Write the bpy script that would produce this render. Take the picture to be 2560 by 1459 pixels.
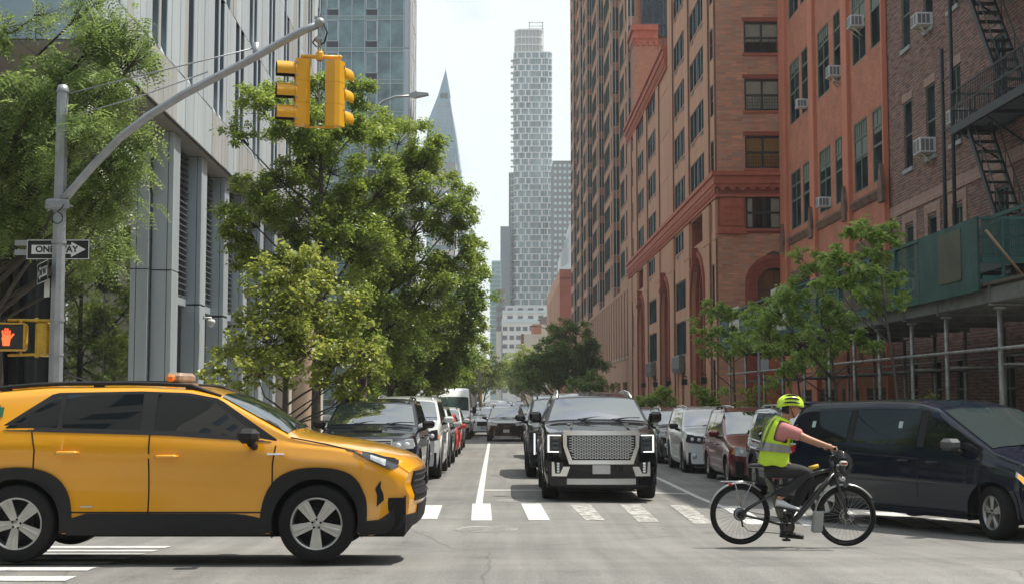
import bpy, math, random
import numpy as np
from mathutils import Vector, Matrix, noise as mnoise
R_ = math.radians
for _o in list(bpy.data.objects): bpy.data.objects.remove(_o)
SC = bpy.context.scene
COL = SC.collection
# ------------------------------------------------------------------ camera
F = 3450.0                      # focal length in pixels of the 2560 px wide photograph
HY = 992.0                      # horizon row
CZ = 1.7
PITCH = math.atan((HY-729.5)/F)
cd = bpy.data.cameras.new('camera'); cam = bpy.data.objects.new('camera', cd); COL.objects.link(cam)
cd.sensor_width = 36; cd.lens = F/2560*36; cd.clip_start = .1; cd.clip_end = 6000
cam.location = (0, 0, CZ); cam.rotation_euler = (R_(90)+PITCH, 0, 0)
cd.dof.use_dof = True; cd.dof.focus_distance = 24.0; cd.dof.aperture_fstop = 10
SC.camera = cam
# ------------------------------------------------------------------ sky, sun, exposure
SUNV = Vector((.40, .10, .90)).normalized()
ELEV = math.asin(SUNV.z); AZ = math.atan2(SUNV.x, SUNV.y)
wd = bpy.data.worlds.new('World'); SC.world = wd; wd.use_nodes = True
nt = wd.node_tree; nt.nodes.clear()
def N(tree, typ, **kw):
    n = tree.nodes.new(typ)
    for k, v in kw.items():
        if k.startswith('i_'): n.inputs[k[2:].replace('_', ' ')].default_value = v
        else: setattr(n, k, v)
    return n
out = N(nt, 'ShaderNodeOutputWorld'); bg = N(nt, 'ShaderNodeBackground'); bg.inputs[1].default_value = .15
sky = N(nt, 'ShaderNodeTexSky', sky_type='NISHITA', sun_disc=False, sun_elevation=ELEV, sun_rotation=AZ,
        air_density=1.1, dust_density=2.5, ozone_density=1.0, altitude=20)
tc = N(nt, 'ShaderNodeTexCoord')
mp = N(nt, 'ShaderNodeMapping'); mp.inputs['Scale'].default_value = (1, 1, 2.6)
nz = N(nt, 'ShaderNodeTexNoise'); nz.inputs['Scale'].default_value = 4.2; nz.inputs['Detail'].default_value = 9; nz.inputs['Roughness'].default_value = .58
cr = N(nt, 'ShaderNodeValToRGB'); cr.color_ramp.elements[0].position = .43; cr.color_ramp.elements[1].position = .58
cr.color_ramp.elements[0].color = (.25, .25, .25, 1); cr.color_ramp.elements[1].color = (.92, .92, .92, 1)
mx = N(nt, 'ShaderNodeMix', data_type='RGBA'); mx.inputs[7].default_value = (4.15, 4.42, 4.32, 1)
L = nt.links.new
L(tc.outputs['Generated'], mp.inputs[0]); L(mp.outputs[0], nz.inputs['Vector']); 
sxyz = N(nt, 'ShaderNodeSeparateXYZ'); L(tc.outputs['Generated'], sxyz.inputs[0])   # the cloud cover thickens up the street
mrs = N(nt, 'ShaderNodeMapRange'); mrs.inputs[1].default_value = -1; mrs.inputs[2].default_value = 1; mrs.inputs[3].default_value = -.05; mrs.inputs[4].default_value = .09
L(sxyz.outputs[1], mrs.inputs[0]); ad = N(nt, 'ShaderNodeMath', operation='ADD'); L(nz.outputs[0], ad.inputs[0]); L(mrs.outputs[0], ad.inputs[1]); L(ad.outputs[0], cr.inputs[0])
dk = N(nt, 'ShaderNodeMix', data_type='RGBA', blend_type='MULTIPLY'); dk.inputs[0].default_value = 1; dk.inputs[7].default_value = (.85, .87, .90, 1)
L(cr.outputs[0], mx.inputs[0]); L(sky.outputs[0], dk.inputs[6]); L(dk.outputs[2], mx.inputs[6]); L(mx.outputs[2], bg.inputs[0]); L(bg.outputs[0], out.inputs[0])
sl = bpy.data.lights.new('sun', 'SUN'); sl.energy = 3.7; sl.angle = R_(.6); sl.color = (1, .95, .86)
sun = bpy.data.objects.new('sun', sl); COL.objects.link(sun)
sun.rotation_euler = SUNV.to_track_quat('Z', 'Y').to_euler(); sun.location = (0, 0, 80)
SC.view_settings.view_transform = 'Standard'; SC.view_settings.look = 'None'
SC.view_settings.exposure = .66; SC.view_settings.gamma = 1
SC.cycles.max_bounces = 6; SC.cycles.diffuse_bounces = 3; SC.cycles.glossy_bounces = 4; SC.cycles.transmission_bounces = 4
SC.cycles.transparent_max_bounces = 6; SC.cycles.volume_bounces = 2
SC.cycles.use_denoising = True
random.seed(7)
# ------------------------------------------------------------------ picture <-> place helpers
def ray(u, v):
    a = (u-1280)/F; b = (729.5-v)/F
    return Vector((a, math.cos(PITCH)-b*math.sin(PITCH), math.sin(PITCH)+b*math.cos(PITCH)))
def P(u, v, Y):
    d = ray(u, v); return Vector((d.x*Y/d.y, Y, CZ+d.z*Y/d.y))
def lerp(a, b, t): return a+(b-a)*t
def sst(a, b, x):
    t = min(1, max(0, (x-a)/(b-a))); return t*t*(3-2*t)
def pl(poly, x):
    if x <= poly[0][0]: return poly[0][1]
    for (a, b), (c, d) in zip(poly, poly[1:]):
        if x <= c: return b+(d-b)*(x-a)/(c-a) if c > a else d
    return poly[-1][1]
GP = [(-60, .15), (12.7, .155), (14.75, .04), (16.2, -.045), (17.5, -.075), (24.5, -.115), (32, -.15), (69, -.5), (120, -.7), (400, -.4), (3000, -.4)]
def G(x, y):
    z = sum(pl(GP, y+d) for d in (-.4, 0, .4))/3
    return z-.03*sst(20, 27, y)*max(0, min(x, 6.6)-1)
def side_line(x0, k): return lambda y: x0+k*y
XR = lambda y: 10.68-.00696*y        # big brick building, street face
XT = lambda y: 13.91-.00696*y        # terracotta and brown buildings
XL = lambda y: -7.55-.035*y          # grey panel building, street face
CURB_R = lambda y: 7.0-.006*y
CURB_L = lambda y: -3.75-.012*y
# ------------------------------------------------------------------ materials
MATS = {}
def M(name, col=(.5, .5, .5), rough=.6, metal=0, spec=.5, var=0, vs=3, bump=0, bs=40, coat=0, ior=None, emit=None, es=1, var2=None, trans=0, streak=False):
    if name in MATS: return MATS[name]
    m = bpy.data.materials.new(name); m.use_nodes = True; t = m.node_tree; b = t.nodes['Principled BSDF']
    b.inputs['Base Color'].default_value = (*col, 1); b.inputs['Roughness'].default_value = rough
    b.inputs['Metallic'].default_value = metal; b.inputs['Specular IOR Level'].default_value = spec
    if ior: b.inputs['IOR'].default_value = ior
    if coat: b.inputs['Coat Weight'].default_value = coat; b.inputs['Coat Roughness'].default_value = .03
    if trans: b.inputs['Transmission Weight'].default_value = trans
    if emit: b.inputs['Emission Color'].default_value = (*emit, 1); b.inputs['Emission Strength'].default_value = es
    tcn = None
    if var or bump: tcn = N(t, 'ShaderNodeTexCoord')
    if var:
        no = N(t, 'ShaderNodeTexNoise'); no.inputs['Scale'].default_value = vs; no.inputs['Detail'].default_value = 6; no.inputs['Roughness'].default_value = .6
        if streak:
            ma = N(t, 'ShaderNodeMapping'); ma.inputs['Scale'].default_value = (1, 1, .12)
            t.links.new(tcn.outputs['Object'], ma.inputs[0]); t.links.new(ma.outputs[0], no.inputs['Vector'])
        else: t.links.new(tcn.outputs['Object'], no.inputs['Vector'])
        r = N(t, 'ShaderNodeValToRGB'); r.color_ramp.elements[0].position = .3; r.color_ramp.elements[1].position = .7
        c2 = var2 or col
        r.color_ramp.elements[0].color = (*[c*(1-var) for c in c2], 1); r.color_ramp.elements[1].color = (*[min(1, c*(1+var)) for c in col], 1)
        t.links.new(no.outputs[0], r.inputs[0]); t.links.new(r.outputs[0], b.inputs['Base Color'])
    if bump:
        no = N(t, 'ShaderNodeTexNoise'); no.inputs['Scale'].default_value = bs; no.inputs['Detail'].default_value = 4
        t.links.new(tcn.outputs['Object'], no.inputs['Vector'])
        bp = N(t, 'ShaderNodeBump'); bp.inputs['Strength'].default_value = bump; bp.inputs['Distance'].default_value = .02
        t.links.new(no.outputs[0], bp.inputs['Height']); t.links.new(bp.outputs[0], b.inputs['Normal'])
    MATS[name] = m; return m
def brick(name, c1, c2, mortar, bw=.21, bh=.068, ms=.008, bias=0, var=.35, c3=None, bump=.35):
    if name in MATS: return MATS[name]
    m = bpy.data.materials.new(name); m.use_nodes = True; t = m.node_tree; b = t.nodes['Principled BSDF']; l = t.links.new
    uv = N(t, 'ShaderNodeUVMap', uv_map='UVMap')
    bt = N(t, 'ShaderNodeTexBrick'); bt.inputs['Color1'].default_value = (*c1, 1); bt.inputs['Color2'].default_value = (*c2, 1)
    bt.inputs['Mortar'].default_value = (*mortar, 1); bt.inputs['Scale'].default_value = 1; bt.inputs['Mortar Size'].default_value = ms
    bt.inputs['Mortar Smooth'].default_value = .3; bt.inputs['Bias'].default_value = bias
    bt.inputs['Brick Width'].default_value = bw; bt.inputs['Row Height'].default_value = bh
    l(uv.outputs[0], bt.inputs['Vector'])
    no = N(t, 'ShaderNodeTexNoise'); no.inputs['Scale'].default_value = .9; no.inputs['Detail'].default_value = 8; no.inputs['Roughness'].default_value = .7
    l(uv.outputs[0], no.inputs['Vector'])
    mr = N(t, 'ShaderNodeMapRange'); mr.inputs[1].default_value = .25; mr.inputs[2].default_value = .75
    mr.inputs[3].default_value = 1-var; mr.inputs[4].default_value = 1+var*.6
    l(no.outputs[0], mr.inputs[0])
    mul = N(t, 'ShaderNodeMix', data_type='RGBA', blend_type='MULTIPLY'); mul.inputs[0].default_value = 1
    l(bt.outputs[0], mul.inputs[6]); l(mr.outputs[0], mul.inputs[7])
    last = mul.outputs[2]
    if c3:
        n2 = N(t, 'ShaderNodeTexNoise'); n2.inputs['Scale'].default_value = 5; n2.inputs['Detail'].default_value = 2
        m2 = N(t, 'ShaderNodeMapping'); m2.inputs['Scale'].default_value = (.35, 3, 1); l(uv.outputs[0], m2.inputs[0]); l(m2.outputs[0], n2.inputs['Vector'])
        rr = N(t, 'ShaderNodeValToRGB'); rr.color_ramp.elements[0].position = .48; rr.color_ramp.elements[1].position = .62
        l(n2.outputs[0], rr.inputs[0])
        mx3 = N(t, 'ShaderNodeMix', data_type='RGBA'); mx3.inputs[7].default_value = (*c3, 1)
        l(rr.outputs[0], mx3.inputs[0]); l(last, mx3.inputs[6]); last = mx3.outputs[2]
    l(last, b.inputs['Base Color']); b.inputs['Roughness'].default_value = .85
    bp = N(t, 'ShaderNodeBump'); bp.inputs['Strength'].default_value = bump; bp.inputs['Distance'].default_value = .01; bp.invert = True
    l(bt.outputs['Fac'], bp.inputs['Height']); l(bp.outputs[0], b.inputs['Normal'])
    MATS[name] = m; return m
def paint(name, col, metal=.0, rough=.32, coat=1):
    if name in MATS: return MATS[name]
    m = M(name, col, rough, metal, coat=coat, spec=.5 if max(col) > .1 else .05)
    t = m.node_tree; b = t.nodes['Principled BSDF']
    # road dust gathered on the lower panels plus faint film over the paint
    g = N(t, 'ShaderNodeTexCoord'); sx = N(t, 'ShaderNodeSeparateXYZ'); t.links.new(g.outputs['Object'], sx.inputs[0])
    no = N(t, 'ShaderNodeTexNoise'); no.inputs['Scale'].default_value = 7; no.inputs['Detail'].default_value = 5
    t.links.new(g.outputs['Object'], no.inputs['Vector'])
    r2 = N(t, 'ShaderNodeMapRange'); r2.inputs[1].default_value = .3; r2.inputs[2].default_value = .8; r2.inputs[3].default_value = .02; r2.inputs[4].default_value = .10
    t.links.new(no.outputs[0], r2.inputs[0]); t.links.new(r2.outputs[0], b.inputs['Coat Roughness'])
    return m
def leafmat(name, c1, c2, c3=None, tr=.45, ro=.45):
    if name in MATS: return MATS[name]
    m = bpy.data.materials.new(name); m.use_nodes = True; t = m.node_tree; l = t.links.new
    b = t.nodes['Principled BSDF']; o = t.nodes['Material Output']
    g = N(t, 'ShaderNodeNewGeometry'); r = N(t, 'ShaderNodeValToRGB')
    r.color_ramp.elements[0].color = (*c1, 1); r.color_ramp.elements[1].color = (*c2, 1)
    if c3:
        e = r.color_ramp.elements.new(.96); e.color = (*c2, 1); r.color_ramp.elements[2].color = (*c3, 1); r.color_ramp.elements[2].position = 1
    l(g.outputs['Random Per Island'], r.inputs[0]); l(r.outputs[0], b.inputs['Base Color'])
    b.inputs['Roughness'].default_value = ro; b.inputs['Specular IOR Level'].default_value = .5
    tl = N(t, 'ShaderNodeBsdfTranslucent'); hs = N(t, 'ShaderNodeHueSaturation'); hs.inputs['Saturation'].default_value = 1.0; hs.inputs['Value'].default_value = 1.9
    hs.inputs['Hue'].default_value = .485
    l(r.outputs[0], hs.inputs['Color']); l(hs.outputs[0], tl.inputs[0])
    ms = N(t, 'ShaderNodeMixShader'); ms.inputs[0].default_value = tr; l(b.outputs[0], ms.inputs[1]); l(tl.outputs[0], ms.inputs[2]); l(ms.outputs[0], o.inputs[0])
    MATS[name] = m; return m
# ------------------------------------------------------------------ mesh building
class MB:
    def __init__(s): s.v = []; s.f = []; s.m = []; s.mi = 0; s.sm = []
    def add(s, vs, fs, smooth=False, mi=None):
        o = len(s.v); s.v += [tuple(v) for v in vs]
        for f in fs: s.f.append([i+o for i in f]); s.m.append(s.mi if mi is None else mi); s.sm.append(smooth)
        return s
    def box(s, x0, x1, y0, y1, z0, z1, mi=None):
        return s.add([(x0, y0, z0), (x1, y0, z0), (x1, y1, z0), (x0, y1, z0), (x0, y0, z1), (x1, y0, z1), (x1, y1, z1), (x0, y1, z1)],
                     [(0, 3, 2, 1), (4, 5, 6, 7), (0, 1, 5, 4), (1, 2, 6, 5), (2, 3, 7, 6), (3, 0, 4, 7)], mi=mi)
    def rbox(s, x0, x1, y0, y1, z0, z1, r=.02, mi=None):
        """box with chamfered edges"""
        vs = []; idx = {}
        X = (x0, x1); Y = (y0, y1); Z = (z0, z1)
        r = min(r, (x1-x0)*.45, (y1-y0)*.45, (z1-z0)*.45)
        for i in (0, 1):
            for j in (0, 1):
                for k in (0, 1):
                    sx, sy, sz = (1, -1)[i], (1, -1)[j], (1, -1)[k]
                    idx[i, j, k] = len(vs)
                    vs += [(X[i], Y[j]+sy*r, Z[k]+sz*r), (X[i]+sx*r, Y[j], Z[k]+sz*r), (X[i]+sx*r, Y[j]+sy*r, Z[k])]
        I = lambda i, j, k, a: idx[i, j, k]+a
        fs = []
        for i in (0, 1): fs.append([I(i, 0, 0, 0), I(i, 1, 0, 0), I(i, 1, 1, 0), I(i, 0, 1, 0)][::(1 if i else -1)])
        for j in (0, 1): fs.append([I(0, j, 0, 1), I(0, j, 1, 1), I(1, j, 1, 1), I(1, j, 0, 1)][::(1 if j else -1)])
        for k in (0, 1): fs.append([I(0, 0, k, 2), I(1, 0, k, 2), I(1, 1, k, 2), I(0, 1, k, 2)][::(1 if k else -1)])
        for j in (0, 1):
            for k in (0, 1): fs.append([I(0, j, k, 1), I(1, j, k, 1), I(1, j, k, 2), I(0, j, k, 2)])
        for i in (0, 1):
            for k in (0, 1): fs.append([I(i, 0, k, 0), I(i, 1, k, 0), I(i, 1, k, 2), I(i, 0, k, 2)])
        for i in (0, 1):
            for j in (0, 1): fs.append([I(i, j, 0, 0), I(i, j, 1, 0), I(i, j, 1, 1), I(i, j, 0, 1)])
        for i in (0, 1):
            for j in (0, 1):
                for k in (0, 1): fs.append([I(i, j, k, 0), I(i, j, k, 1), I(i, j, k, 2)])
        return s.add(vs, fs, mi=mi)
    def tube(s, pts, rad, n=8, caps=True, smooth=True, mi=None):
        pts = [Vector(p) for p in pts]
        if not isinstance(rad, (list, tuple)): rad = [rad]*len(pts)
        vs = []; fs = []; up = None
        for i, p in enumerate(pts):
            d = (pts[min(i+1, len(pts)-1)]-pts[max(i-1, 0)])
            d = d.normalized() if d.length > 1e-9 else Vector((0, 0, 1))
            if up is None: up = Vector((0, 0, 1)) if abs(d.z) < .9 else Vector((1, 0, 0))
            a = d.cross(up); a = a.normalized() if a.length > 1e-6 else Vector((1, 0, 0)); b = d.cross(a).normalized(); up = -b if False else up
            for k in range(n):
                t = 2*math.pi*k/n; vs.append(p+a*(math.cos(t)*rad[i])+b*(math.sin(t)*rad[i]))
        for i in range(len(pts)-1):
            for k in range(n): fs.append((i*n+k, i*n+(k+1) % n, (i+1)*n+(k+1) % n, (i+1)*n+k))
        s.add(vs, fs, smooth, mi)
        if caps:
            o = len(s.v)-len(vs)
            s.f.append([o+k for k in range(n)][::-1]); s.m.append(s.mi if mi is None else mi); s.sm.append(False)
            s.f.append([o+(len(pts)-1)*n+k for k in range(n)]); s.m.append(s.mi if mi is None else mi); s.sm.append(False)
        return s
    def lathe(s, prof, c=(0, 0, 0), axis='z', n=24, smooth=True, mi=None, a0=0, a1=2*math.pi):
        """prof: (radius, height) pairs"""
        vs = []; fs = []; full = abs(a1-a0-2*math.pi) < 1e-6; m = n if full else n+1
        for r, h in prof:
            for k in range(m):
                t = a0+(a1-a0)*k/n; x, y = r*math.cos(t), r*math.sin(t)
                p = {'z': (x, y, h), 'y': (x, h, y), 'x': (h, x, y)}[axis]; vs.append((p[0]+c[0], p[1]+c[1], p[2]+c[2]))
        for i in range(len(prof)-1):
            for k in range(n):
                k2 = (k+1) % m; fs.append((i*m+k, i*m+k2, (i+1)*m+k2, (i+1)*m+k))
        return s.add(vs, fs, smooth, mi)
    def prism(s, poly, a0, a1, axis='y', mi=None, smooth=False):
        """poly in the plane across axis; for y: (x,z), x: (y,z), z: (x,y)"""
        n = len(poly); mk = {'y': lambda p, a: (p[0], a, p[1]), 'x': lambda p, a: (a, p[0], p[1]), 'z': lambda p, a: (p[0], p[1], a)}[axis]
        vs = [mk(p, a0) for p in poly]+[mk(p, a1) for p in poly]
        return s.add(vs, [list(range(n))[::-1], [i+n for i in range(n)]]+[(i, (i+1) % n, (i+1) % n+n, i+n) for i in range(n)], smooth, mi)
    def grid(s, rows, smooth=True, mi=None, flip=False):
        n = len(rows[0]); vs = [p for r in rows for p in r]
        fs = [(i*n+k, i*n+k+1, (i+1)*n+k+1, (i+1)*n+k) for i in range(len(rows)-1) for k in range(n-1)]
        if flip: fs = [f[::-1] for f in fs]
        return s.add(vs, fs, smooth, mi)
    def sphere(s, c, r, n=12, sc=(1, 1, 1), mi=None):
        rows = []
        for i in range(n+1):
            a = math.pi*i/n; rows.append([(c[0]+r*sc[0]*math.sin(a)*math.cos(2*math.pi*k/(2*n)), c[1]+r*sc[1]*math.sin(a)*math.sin(2*math.pi*k/(2*n)), c[2]+r*sc[2]*math.cos(a)) for k in range(2*n+1)])
        return s.grid(rows, True, mi)
    def xf(s, fn, start=0):
        s.v[start:] = [tuple(fn(*v)) for v in s.v[start:]]; return s
    def build(s, name, mats, parent=None, loc=None, rot=None, bevel=0, uv=True, clean=True):
        me = bpy.data.meshes.new(name); me.from_pydata([tuple(v) for v in s.v], [], s.f)
        if not isinstance(mats, (list, tuple)): mats = [mats]
        for m in mats: me.materials.append(m)
        me.polygons.foreach_set('material_index', s.m); me.polygons.foreach_set('use_smooth', s.sm)
        if clean: me.validate()
        if uv and len(me.polygons): boxuv(me)
        o = bpy.data.objects.new(name, me); COL.objects.link(o)
        if parent: o.parent = parent
        if loc: o.location = loc
        if rot: o.rotation_euler = rot
        if bevel:
            b = o.modifiers.new('b', 'BEVEL'); b.width = bevel; b.segments = 2; b.limit_method = 'ANGLE'
        return o
def boxuv(me):
    uvl = me.uv_layers.new(name='UVMap'); nl = len(me.loops)
    co = np.empty(len(me.vertices)*3, np.float32); me.vertices.foreach_get('co', co); co = co.reshape(-1, 3)
    vi = np.empty(nl, np.int32); me.loops.foreach_get('vertex_index', vi)
    tot = np.empty(len(me.polygons), np.int32); me.polygons.foreach_get('loop_total', tot)
    nr = np.empty(len(me.polygons)*3, np.float32); me.polygons.foreach_get('normal', nr); nr = np.abs(nr.reshape(-1, 3))
    ax = np.repeat(np.argmax(nr, 1), tot); c = co[vi]
    u = np.where(ax == 0, c[:, 1], c[:, 0]); v = np.where(ax == 2, c[:, 1], c[:, 2])
    uvl.data.foreach_set('uv', np.stack([u, v], 1).astype(np.float32).ravel())
def empty(name, loc=(0, 0, 0), rz=0, rx=0):
    o = bpy.data.objects.new(name, None); COL.objects.link(o); o.location = loc; o.rotation_euler = (rx, 0, rz); o.empty_display_size = .3; return o
def tag(o, label=None, cat=None, group=None, kind=None):
    if label: o['label'] = label
    if cat: o['category'] = cat
    if group: o['group'] = group
    if kind: o['kind'] = kind
    return o
def copy_tree(o, parent=None):
    c = o.copy(); COL.objects.link(c); c.parent = parent
    for ch in list(o.children): copy_tree(ch, c)
    return c
def text_mesh(s, size, mat, name, parent, M4, ext=.002, font=None, sx=1):
    cu = bpy.data.curves.new(name, 'FONT'); cu.body = s; cu.size = size; cu.extrude = ext; cu.align_x = 'CENTER'; cu.align_y = 'CENTER'; cu.offset = size*.03
    ob = bpy.data.objects.new(name, cu); COL.objects.link(ob)
    bpy.context.view_layer.update()
    me = bpy.data.meshes.new_from_object(ob.evaluated_get(bpy.context.evaluated_depsgraph_get()))
    COL.objects.unlink(ob); bpy.data.objects.remove(ob); me.name = name
    me.transform(M4 @ Matrix.Diagonal((sx, 1, 1, 1))); me.materials.clear(); me.materials.append(mat)
    o = bpy.data.objects.new(name, me); COL.objects.link(o); o.parent = parent; return o
def front_mat(x, y, z, rz=0):   # text standing upright facing -y
    return Matrix.Translation((x, y, z)) @ Matrix.Rotation(rz, 4, 'Z') @ Matrix.Rotation(R_(90), 4, 'X')
# ------------------------------------------------------------------ shared materials
def asphalt():
    m = bpy.data.materials.new('asphalt'); m.use_nodes = True; t = m.node_tree; b = t.nodes['Principled BSDF']; l = t.links.new
    g = N(t, 'ShaderNodeTexCoord')
    def noise(sc, det, ro=.6, mapping=None):
        n = N(t, 'ShaderNodeTexNoise'); n.inputs['Scale'].default_value = sc; n.inputs['Detail'].default_value = det; n.inputs['Roughness'].default_value = ro
        if mapping:
            mm = N(t, 'ShaderNodeMapping'); mm.inputs['Scale'].default_value = mapping; l(g.outputs['Object'], mm.inputs[0]); l(mm.outputs[0], n.inputs['Vector'])
        else: l(g.outputs['Object'], n.inputs['Vector'])
        return n
    big = noise(.35, 6, .6); fine = noise(55, 2, .8); st = noise(.9, 5, .6, (3.2, .12, 1)); st2 = noise(.8, 4, .6, (.1, 2.4, 1))
    r = N(t, 'ShaderNodeValToRGB'); r.color_ramp.elements[0].position = .3; r.color_ramp.elements[1].position = .72
    r.color_ramp.elements[0].color = (.150, .146, .136, 1); r.color_ramp.elements[1].color = (.235, .227, .208, 1)
    l(big.outputs[0], r.inputs[0]); last = r.outputs[0]
    for n, lo, hi, a, c in ((fine, .25, .75, .62, 1.38), (st, .3, .7, .78, 1.14), (st2, .3, .7, .9, 1.08)):
        mr = N(t, 'ShaderNodeMapRange'); mr.inputs[1].default_value = lo; mr.inputs[2].default_value = hi; mr.inputs[3].default_value = a; mr.inputs[4].default_value = c
        l(n.outputs[0], mr.inputs[0]); mu = N(t, 'ShaderNodeMix', data_type='RGBA', blend_type='MULTIPLY'); mu.inputs[0].default_value = 1
        l(last, mu.inputs[6]); l(mr.outputs[0], mu.inputs[7]); last = mu.outputs[2]
    oil = noise(1.1, 7, .7); mr = N(t, 'ShaderNodeMapRange'); mr.inputs[1].default_value = .58; mr.inputs[2].default_value = .68; mr.inputs[3].default_value = 1; mr.inputs[4].default_value = .80; l(oil.outputs[0], mr.inputs[0])
    mu = N(t, 'ShaderNodeMix', data_type='RGBA', blend_type='MULTIPLY'); mu.inputs[0].default_value = 1; l(last, mu.inputs[6]); l(mr.outputs[0], mu.inputs[7]); last = mu.outputs[2]
    # sealed cracks and oil drips
    vo = N(t, 'ShaderNodeTexVoronoi', feature='DISTANCE_TO_EDGE'); vo.inputs['Scale'].default_value = .22
    mm = N(t, 'ShaderNodeMix', data_type='VECTOR'); mm.inputs[0].default_value = .12; l(g.outputs['Object'], mm.inputs[4]); nn = noise(1.3, 5); l(nn.outputs[1], mm.inputs[5]); l(mm.outputs[1], vo.inputs['Vector'])
    ck = N(t, 'ShaderNodeMapRange'); ck.inputs[1].default_value = 0; ck.inputs[2].default_value = .004; ck.inputs[3].default_value = .66; ck.inputs[4].default_value = 1
    l(vo.outputs[0], ck.inputs[0]); mu = N(t, 'ShaderNodeMix', data_type='RGBA', blend_type='MULTIPLY'); mu.inputs[0].default_value = 1; l(last, mu.inputs[6]); l(ck.outputs[0], mu.inputs[7]); last = mu.outputs[2]
    l(last, b.inputs['Base Color']); b.inputs['Roughness'].default_value = .82
    bp = N(t, 'ShaderNodeBump'); bp.inputs['Strength'].default_value = .5; bp.inputs['Distance'].default_value = .008; l(fine.outputs[0], bp.inputs['Height']); l(bp.outputs[0], b.inputs['Normal'])
    return m
ASPH = asphalt()
def worn(name, col, wear, asph=(.2, .19, .17)):
    m = bpy.data.materials.new(name); m.use_nodes = True; t = m.node_tree; b = t.nodes['Principled BSDF']; l = t.links.new
    g = N(t, 'ShaderNodeTexCoord'); n = N(t, 'ShaderNodeTexNoise'); n.inputs['Scale'].default_value = 7; n.inputs['Detail'].default_value = 10; n.inputs['Roughness'].default_value = .8
    l(g.outputs['Object'], n.inputs['Vector']); r = N(t, 'ShaderNodeValToRGB'); r.color_ramp.elements[0].position = wear-.06; r.color_ramp.elements[1].position = wear+.05
    r.color_ramp.elements[0].color = (*asph, 1); r.color_ramp.elements[1].color = (*col, 1); l(n.outputs[0], r.inputs[0]); l(r.outputs[0], b.inputs['Base Color']); b.inputs['Roughness'].default_value = .7
    return m
WHITE_P = worn('road_paint', (.58, .58, .55), .41); WHITE_W = worn('worn_road_paint', (.52, .51, .47), .52)
CONC = M('concrete', (.34, .32, .29), .9, var=.18, vs=2.2, bump=.3, bs=30)
CURBM = M('curb_stone', (.33, .32, .30), .85, var=.2, vs=5)
def sheet(name, x0, x1, y0, y1, mat, dz, nx=1, ny=None, kind=None, sk=0, rag=0):
    nx = nx if callable(x0) or x1-x0 < 2 else 10
    """thin sheet laid on the road; x0/x1 may be functions of y"""
    fx0 = x0 if callable(x0) else (lambda y: x0+sk*(y-y0)); fx1 = x1 if callable(x1) else (lambda y: x1+sk*(y-y0))
    ny = ny or max(1, int((y1-y0)/1.0)); rows = []
    for j in range(ny+1):
        y = lerp(y0, y1, j/ny)
        rows.append([(lerp(fx0(y), fx1(y), i/nx), y, G(lerp(fx0(y), fx1(y), i/nx), y)+dz) for i in range(nx+1)])
    mb = MB(); mb.grid(rows, False); o = mb.build(name, mat)
    return o
# road sheet with crown and falls, out to the horizon
xs = [-400, -120, -50, -20, -10, -6, -3, -1, 0, 1, 2, 3, 4, 5, 6, 6.6, 10, 20, 50, 120, 400]
ys = [-60, -20, 0, 6, 9, 11]+[12+.5*i for i in range(40)]+[32+2*i for i in range(25)]+[85, 100, 120, 160, 220, 300, 400, 600, 1000, 2500]
rd = MB(); rd.grid([[(x, y, G(x, y)) for x in xs] for y in ys], True); rd = rd.build('road', ASPH); tag(rd, kind='structure')
# pavements with kerbs
def pavement(name, fin, fout, y0, y1, corner):
    ysl = [y0+.15*i for i in range(14)]+[y0+2.5+1.5*i for i in range(int((80-y0)/1.5))]+[90, 110, 150, 220, 320, 600]
    ysl = [y for y in ysl if y <= y1]+[y1]
    sg = 1 if fout(50) > fin(50) else -1
    def xin(y):
        r = 2.2; t = y-y0
        return fin(y)+sg*(r-math.sqrt(max(0, r*r-(r-min(r, t))**2)))
    mb = MB(); top = []; edge = []; kb = MB()
    H = lambda x, y: G(x, y)+.15
    rows = []; rk = []
    for y in ysl:
        xi = xin(y); zo = H(xi, y)
        rows.append([(lerp(xi+sg*.16, fout(y), t), y, lerp(zo, zo+.05, t)) for t in (0, .15, .4, 1)])
        rk.append([(xi, y, G(xi, y)-.05), (xi, y, zo-.015), (xi+sg*.015, y, zo+.002), (xi+sg*.16, y, zo+.002)])
    mb.grid(rows, False); o = mb.build(name, CONC); tag(o, kind='structure')
    # front edge of the corner
    x0 = xin(y0); kb.grid(rk, False)
    kb.grid([[(x, y0-.001, G(x0, y0)-.3), (x, y0-.001, H(x0, y0)+.002), (x, y0+.16, H(x0, y0)+.002)] for x in (x0, (x0+fout(y0))/2, fout(y0))], False)
    k = kb.build('curb', CURBM); tag(k, kind='structure')
pavement('pavement', CURB_R, lambda y: 16 if y > 20 else 60, 18.6, 600, 1)
pavement('pavement', CURB_L, lambda y: -11-.04*y if y > 20 else -60, 18.6, 600, 1)
def mark(x0, x1, y0, y1, worn_=False, sk=0, name='crosswalk_stripe'):
    o = sheet(name, x0, x1, y0, y1, WHITE_W if worn_ else WHITE_P, .007, nx=9 if name == 'stop_line' else 1, ny=max(1, int((y1-y0)/.5)), sk=sk); tag(o, kind='structure'); return o
def gx(u, v):
    Y = 20
    for _ in range(12):
        d = ray(u, v); X = d.x*Y/d.y; z = G(X, Y); Y = (z-CZ)*d.y/d.z
    return (d.x*Y/d.y, Y)
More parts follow.
